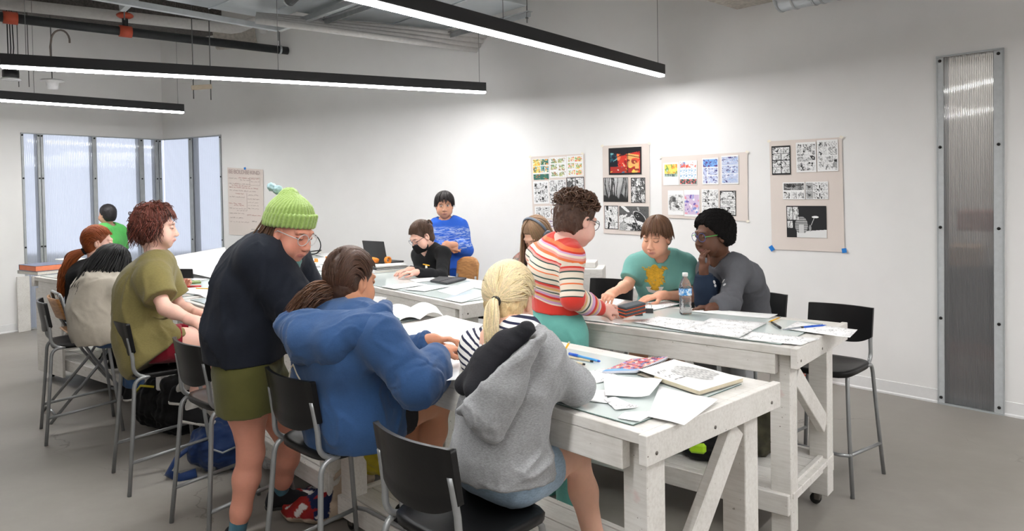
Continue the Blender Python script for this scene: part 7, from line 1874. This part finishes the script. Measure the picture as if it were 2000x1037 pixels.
poster(((1504.6,275.8),(1646,268),(1508,486.8),(1650,492.6)), 'tall poster held at the bottom with blue tape, a night scene lowest on it', [(*fr(A_, B_, r), fn, nu, nv) for r, fn, nu, nv in (
    ((122,130,268,360), comic(41, 4, BLK, .04, .0), 48, 64), ((313,112,468,345), comic(44, 3, WHT, .04, .2), 48, 64), ((476,102,640,342), comic(47, 2, WHT, .04, .35), 48, 64),
    ((203,422,374,556), lambda U, W: panels(U, W, [(.04,.06,.96,.46), (.04,.54,.32,.94), (.36,.54,.64,.94), (.68,.54,.96,.94)], WHT, [lambda u, w: ink(u, w, 4, (2,3,1), -.2, light=.35), I(51), I(53), I(55)]), 60, 44), ((380,420,556,556), lambda U, W: panels(U, W, [(.03+.32*i, .06+.47*j, .33+.32*i, .5+.46*j) for j in (0,1) for i in (0,1,2)], WHT, [I(61, light=.45), I(63), I(65, th=.2)]), 60, 44), ((226,607,537,854), night, 130, 104))],
    [(0,.99,.036,.045,BTAPE,.6), (1,.985,.036,.036,BTAPE,.15), (0,0,.03,.02,CTAPE,.4), (1,0,.03,.02,CTAPE,-.4)])
# hand-lettered sheet of notes
nt_, W, base = poster(((447,327),(516.5,331),(447,458),(515,462.5)), 'sheet of handwritten notes taped up beside the corner window', [], [(.50,-.0,.035,.03,BTAPE,.1)], 'notes_sheet', 'notes')
def letters(txt, u0, v0, h, mat, spread=1.0, name='lettering'):
    cu = bpy.data.curves.new('t', 'FONT'); cu.body = txt; cu.size = 1; cu.space_character = spread; o = bpy.data.objects.new('t', cu); COL.objects.link(o)
    dg = bpy.context.evaluated_depsgraph_get(); me = o.evaluated_get(dg).to_mesh(); mb = MB(); L = (W(1,.5)-W(0,.5)).length; Hh = (W(.5,0)-W(.5,1)).length
    for v in me.vertices: mb.v.append(tuple(W(u0+v.co.x*h/L, v0-v.co.y*h/Hh, .0135)-base)); mb.c.append((1,1,1))
    for p in me.polygons: mb.f.append(list(p.vertices)); mb.mi.append(0)
    o.to_mesh_clear(); bpy.data.objects.remove(o); bpy.data.curves.remove(cu); return mb.build(name, mat, nt_, None, False)
INKG = plain('faded_marker', sr(176,156,152), .8); INKR = plain('red_marker', sr(176,70,66), .8); INKD = plain('dark_marker', sr(96,82,80), .8)
letters('BE BOLD·BE KIND', .04, .085, .075, INKG, .92)
def scrawl(u0, u1, v, mat, h=.012, seed=0):
    rs = random.Random(seed); m = MB(); u = u0
    while u < u1:
        n = rs.randint(2, 5); pts = []
        for k in range(n*3):
            pts.append(W(min(u, .97), v+rs.uniform(-h, h)*.8, .0135)-base); u += .009
        if len(pts) > 2: m.tube(pts, .0014, 4)
        u += .02
    m.build('handwriting', mat, nt_)
for k, (u0, u1, v, mt) in enumerate(((.04,.28,.155,INKG), (.32,.88,.145,INKR), (.36,.60,.175,INKG), (.66,.9,.19,INKG), (.04,.55,.235,INKG), (.2,.3,.232,INKR), (.12,.6,.262,INKR), (.05,.88,.29,INKR), (.05,.80,.335,INKG), (.22,.44,.38,INKR), (.05,.42,.43,INKG), (.58,.85,.39,INKG), (.56,.82,.45,INKG), (.56,.82,.50,INKG), (.57,.84,.545,INKG), (.57,.8,.59,INKG), (.03,.4,.53,INKR), (.17,.42,.555,INKR), (.04,.5,.60,INKG), (.25,.5,.63,INKG), (.05,.42,.675,INKG), (.05,.42,.74,INKG), (.04,.6,.80,INKG), (.55,.95,.69,INKR), (.68,.8,.78,INKD), (.65,.80,.9,INKD))): scrawl(u0, u1, v, mt, .010, k)
m = MB()
for (a, b, c, d) in ((.63,.13,.92,.13), (.92,.13,.92,.24), (.92,.24,.63,.24), (.63,.24,.63,.13), (.54,.365,.54,.62)): m.tube([W(a, b, .0135)-base, W(c, d, .0135)-base], .001, 4)
m.build('drawn_frame', INKG, nt_)
# ================================================================ overhead services
GALV = plain('galvanised_duct', sr(196,202,206), .35, .7, var=.07, scale=3, bump=.03); IRON = plain('black_iron_pipe', sr(38,40,42), .55, .3, var=.25, scale=20, bump=.1); WPIPE = plain('white_pvc_pipe', sr(212,210,208), .5); REDF = plain('red_coupling', sr(176,72,46), .55); RODM = plain('threaded_rod', sr(96,96,96), .5, .6)
def hung(name, label, cat, base, group=None): return thing(name, label, cat, base, 0, group)
zp = 3.36; a, b = Z(-60, 18, zp), wall_at(569)[0]; b = V(b.x, b.y, zp)
a2 = Z(20, 35, zp)
t = hung('iron_pipe', 'long black iron pipe running into the back wall', 'pipe', (a2+b)/2); o_ = t.location.copy()
m = MB(); m.tube([a2-(b-a2)*.5, b], .048, 16); m.build('pipe', IRON, t, o_)
d = nrm(b-a2)
for u in (.0, .36): m = MB(); c = a2.lerp(b, u); m.tube([c-d*.06, c+d*.06], .062, 14); m.build('coupling', REDF, t, o_)
c = a2.lerp(b, .36); m = MB(); m.tube([c, c+V(0,0,.9)], .03, 10); m.build('branch', IRON, t, o_); 
for dz in (.17, .62): m = MB(); m.sphere(c+V(0,0,dz), (.085,.085,.035)); m.build('branch_coupling', REDF, t, o_)
for u in (.965,): m = MB(); c = a2.lerp(b, u); m.tube([c-d*.012, c+d*.012], .056, 16); m.build('hanger_ring', STEEL2, t, o_); m = MB(); m.tube([c+V(0,0,.05), V(c.x,c.y,WZ)], .006, 6); m.build('hanger_rod', RODM, t, o_)
zw = 3.58; a, b = Z(-40,2,zw), Z(452,56,zw); t = hung('white_pipe', 'white drain pipe under the deck with an upturned elbow', 'pipe', (a+b)/2); o_ = t.location.copy()
m = MB(); dw = nrm(b-a); m.tube([a, b, b+dw*.07+V(.02,0,.02), b+dw*.22+V(.05,-.03,.10), b+dw*.30+V(.07,-.04,.12)], .062, 16); m.build('pipe', WPIPE, t, o_)
e = b+dw*.32+V(.07,-.04,.10); m = MB(); m.tube([e+V(0,0,.5), e+V(0,0,-.10)], .058, 16); m.sphere(e+V(0,0,-.10), (.058,.058,.04)); m.build('drop_stub', WPIPE, t, o_)
# rectangular ducts
def duct(c, d1, L1_, d2, L2_, z0, z1, label):
    t = hung('rectangular_duct', label, 'duct', V(c.x, c.y, z0), 'rectangular ducts'); o_ = t.location.copy(); mid = c+d1*(L1_/2)+d2*(L2_/2)
    m = MB(); m.box(V(mid.x, mid.y, (z0+z1)/2), (L1_, L2_, z1-z0), (d1, nrm(V(0,0,1).cross(d1)), V(0,0,1)), .004); m.build('casing', GALV, t, o_)
    for k in range(1, 5):
        p = c+d1*(L1_*k/5.0)+d2*(L2_/2); m = MB(); m.box(V(p.x, p.y, z0-.004), (.012, L2_, .012), (d1, nrm(V(0,0,1).cross(d1)), V(0,0,1)), .002); m.build('seam', GALV, t, o_)
    return t, o_
def strut(a, b, z, t, o_, rod=True):
    m = MB(); a, b = V(a.x,a.y,z), V(b.x,b.y,z); m.beam(a, b, .045, .008, (0,0,1), .001); m.beam(a+V(0,0,.03), b+V(0,0,.03), .006, .06, (0,0,1), .001); m.build('strut_channel', STEEL, t, o_)
    for p in (a.lerp(b, .03), a.lerp(b, .97)): m = MB(); m.tube([p+V(0,0,-.07), V(p.x,p.y,WZ)], .0055, 6); m.lathe(p+V(0,0,-.03), [(.014,0),(.014,.012)], 6); m.build('hanger_rod', RODM, t, o_)
z1 = 3.22; c1 = Z(545,57,z1); p1 = Z(300,14,z1); p2 = Z(700,0,z1); d1 = nrm(p1-c1); d2 = nrm(p2-c1)
t, o_ = duct(c1, d1, 3.2, d2, 1.9, z1+.08, z1+.5, 'large galvanised duct nearest the black iron pipe')
m = MB(); m.beam(c1, c1+d1*3.2, .05, .05, (0,0,1), .002); m.build('edge_angle', STEEL2, t, o_); m = MB(); m.beam(c1, c1+d2*1.9, .05, .05, (0,0,1), .002); m.build('edge_angle', STEEL2, t, o_)
m = MB(); pp = Z(565,2,z1-.05); m.tube([pp, pp+V(.5,-.5,.18)], .045, 14); m.build('conduit_stub', IRON, t, o_); m = MB(); m.tube([pp-V(.02,-.02,0), pp+V(.03,-.03,0)], .036, 14); m.build('conduit_end', STEEL2, t, o_)
for p in (c1+d1*.02+d2*.02,): m = MB(); m.tube([p+V(0,0,-.12), V(p.x,p.y,WZ)], .006, 6); m.lathe(p+V(0,0,.09), [(.018,0),(.018,.014)], 6); m.build('hanger_rod', RODM, t, o_)
m = MB(); q0 = Z(238,16,z1+.02); m.beam(q0, q0+V(.42,-.30,.14), .07, .05, (0,0,1), .003); m.build('bracket', STEEL2, t, o_); m = MB(); m.tube([q0+V(.02,0,-.10), q0+V(.02,0,.5)], .007, 6); m.build('bracket_rod', RODM, t, o_)
z2 = 3.20; c2 = Z(840,80,z2); e2 = Z(1036,28,z2); w2 = Z(628,46,z2); d1 = nrm(w2-c2); d2 = nrm(e2-c2); L2_ = (e2-c2).length
t, o_ = duct(c2+d1*.03-V(0,0,0), d1, 2.8, d2, L2_, z2+.07, z2+.62, 'galvanised duct above the longest bright pendant')
strut(c2, e2, z2, t, o_); strut(w2, w2+d2*L2_, z2, t, o_)
# bundle of white pipes running to the wall
t = hung('conduit_bundle', 'bundle of white conduits running below the ducts into the wall', 'pipe', Z(760,70,3.12)); o_ = t.location.copy()
wb = wall_at(940)[0]
for k in range(4):
    ze = 3.10+.045*k; a = Z(556, 47-4*k, ze); b = V(wb.x+.035*k, wb.y-.02*k, ze); m = MB(); m.tube([a-(b-a)*.12, b-(b-a)*.012], .031, 12); m.build('conduit', WPIPE, t, o_)
# spiral round duct at the upper right
cc = D(1520,-16,5.55); dd = nrm(V(.74,-.67,.02)); t = hung('round_duct', 'round spiral duct at the top of the back wall', 'duct', cc); o_ = t.location.copy()
m = MB(); m.tube([cc+dd*s for s in (0, .02, .3, 1.4)], [.150,.155,.155,.155], 28); m.build('pipe', GALV, t, o_)
for s in (.015, .13, .27, .33): m = MB(); m.tube([cc+dd*(s-.008), cc+dd*(s+.008)], .160, 28); m.build('rib', STEEL2, t, o_)
m = MB(); m.tube([cc+dd*.3+V(0,0,.16), cc+dd*.3+V(0,0,1)], .005, 6); m.build('hanger_rod', RODM, t, o_)
bm_ = wall_at(1455)[0]; m = MB(); m.box(V(bm_.x-.1, bm_.y-.35, 3.32), (.5,.6,.42), (nrm(TB), nrm(V(-TB.y,TB.x,0)), V(0,0,1)), .02); tag(m.build('concrete_haunch', plain('rough_concrete', sr(176,170,162), .95, var=.2, scale=30, bump=.6)), kind='structure')
# fireproofed beam along the deck (upper left)
a, b = Z(120,-10,3.95), Z(470,40,3.95); m = MB(); m.beam(a-(b-a)*.4, b+(b-a)*.12, .5, .34, (0,0,1), .02); tag(m.build('beam_1', plain('sprayed_fireproofing', sr(84,80,77), .98, var=.45, scale=45, bump=1.0)), kind='structure')
a, b = Z(425,72,3.5), wall_at(500)[0]; m = MB(); m.beam(a, V(b.x,b.y,3.62), .30, .18, (0,0,1), .02); tag(m.build('beam_2', plain('rough_concrete', sr(176,170,162), .95)), kind='structure')
# left cluster: can light, dome lamp, cables and rods
p = D(21,150,7.45); t = hung('can_light', 'small black can light with a white rim hanging at the far end', 'lamp', p)
m = MB(); m.lathe((0,0,-.01), [(.07,0),(.075,.01),(.075,.07),(.06,.08)], 20); m.build('can', BLACKP, t); m = MB(); m.lathe((0,0,-.035), [(.05,.004),(.09,.0),(.085,.016),(.07,.026)], 22); m.build('rim', plain('white_rim', sr(214,214,214), .4), t)
for dx in (-.02, .0, .02): m = MB(); m.tube([V(dx,0,.07), V(dx*1.5+.01,0,.3), V(dx*.6-.01,0,WZ-p.z)], .006, 6); m.build('cable', BLACKP, t)
p = D(102,158,7.7); t = hung('dome_lamp', 'white dome-shaped lamp hanging under a looped grey cable', 'lamp', p)
m = MB(); m.lathe((0,0,-.09), [(.03,.0),(.052,.005),(.058,.06),(.062,.082),(.115,.088),(.105,.10),(.04,.112)], 22); m.build('shade', plain('white_shade', sr(206,206,206), .5), t)
m = MB(); m.tube([V(0,0,.02), V(0,0,.5), V(-.01,0,WZ-p.z)], .006, 6); m.build('stem', RODM, t)
m = MB(); m.tube([V(0,0,.15), V(-.01,0,.36)]+[V(.10-.10*math.cos(a), 0, .42+.12*math.sin(a)) for a in [3.3*i/10 for i in range(11)]], .010, 8); m.build('flex_cable', plain('grey_flex', sr(120,110,104), .7), t)
for i, (x, y0) in enumerate(((37,170), (57,170))):
    p = D(x, y0, 7.8); m = MB(); m.tube([p, V(p.x,p.y,WZ)], .005, 6); single('threaded_rod', m, RODM, ('thin hanging rod nearest the can light', 'thin hanging rod midway between can light and dome lamp')[i], 'rod', p)
p = D(378,184,7.9); t = hung('timber_hanger', 'short timber block hung on two thin rods below the long pendant', 'hanger', p); 
m = MB(); m.beam(V(-.02,0,.07), V(.15,.12,.10), .05, .04, (0,0,1), .003); m.build('timber', plain('raw_timber', sr(190,176,156), .8), t)
for q in (V(0,0,-.05), V(.14,.12,-.05)): m = MB(); m.tube([q, V(q.x,q.y,WZ-p.z)], .006, 6); m.build('rod', RODM, t)
# ================================================================ lights outside the frame, some added to brighten the right wall + render settings
for (x, y, a) in ((-.9, .5, .9), (2.9, 1.7, .9), (4.6, .3, .9), (1.2, -2.6, .9)):
    d = V(math.cos(a), math.sin(a), 0)*1.9
    linear_lamp(V(x, y, 0)-d, V(x, y, 0)+d, 'unseen black linear pendant lamp over the near half of the room', (.04, .96))
from collections import Counter
_tops = [o for o in bpy.data.objects if o.parent is None and o.get('label')]
_cnt = Counter(o['category'] for o in _tops)
_grp = {'person': 'students in the drawing studio', 'paper': 'loose sheets of paper on the tables', 'pen': 'pens and markers on the tables', 'pencil': 'yellow pencils', 'bag': 'bags on the floor and the table shelves', 'book': 'books and sketchbooks on the tables', 'poster': 'posters on the back wall', 'bottle': 'water bottles', 'pipe': 'pipes under the deck', 'chair': 'chairs with orange wood', 'rod': 'hanging rods', 'box': 'boxes in the room', 'duct': 'galvanised ducts', 'tray': 'trays on the tables', 'mask': 'face masks', 'pad': 'drawing pads'}
for o in _tops:
    if 'group' not in o and _cnt[o['category']] > 1 and o['category'] in _grp: o['group'] = _grp[o['category']]
SC.view_settings.view_transform = 'Standard'; SC.view_settings.look = 'None'; SC.view_settings.gamma = 1
SC.view_settings.exposure = 0.18; SC.view_settings.use_curve_mapping = False
SC.cycles.use_denoising = True
SC.cycles.max_bounces = 10; SC.cycles.diffuse_bounces = 5; SC.cycles.transmission_bounces = 8; SC.cycles.transparent_max_bounces = 12
SC.cycles.caustics_reflective = False; SC.cycles.caustics_refractive = False
SC.cycles.sample_clamp_indirect = 6
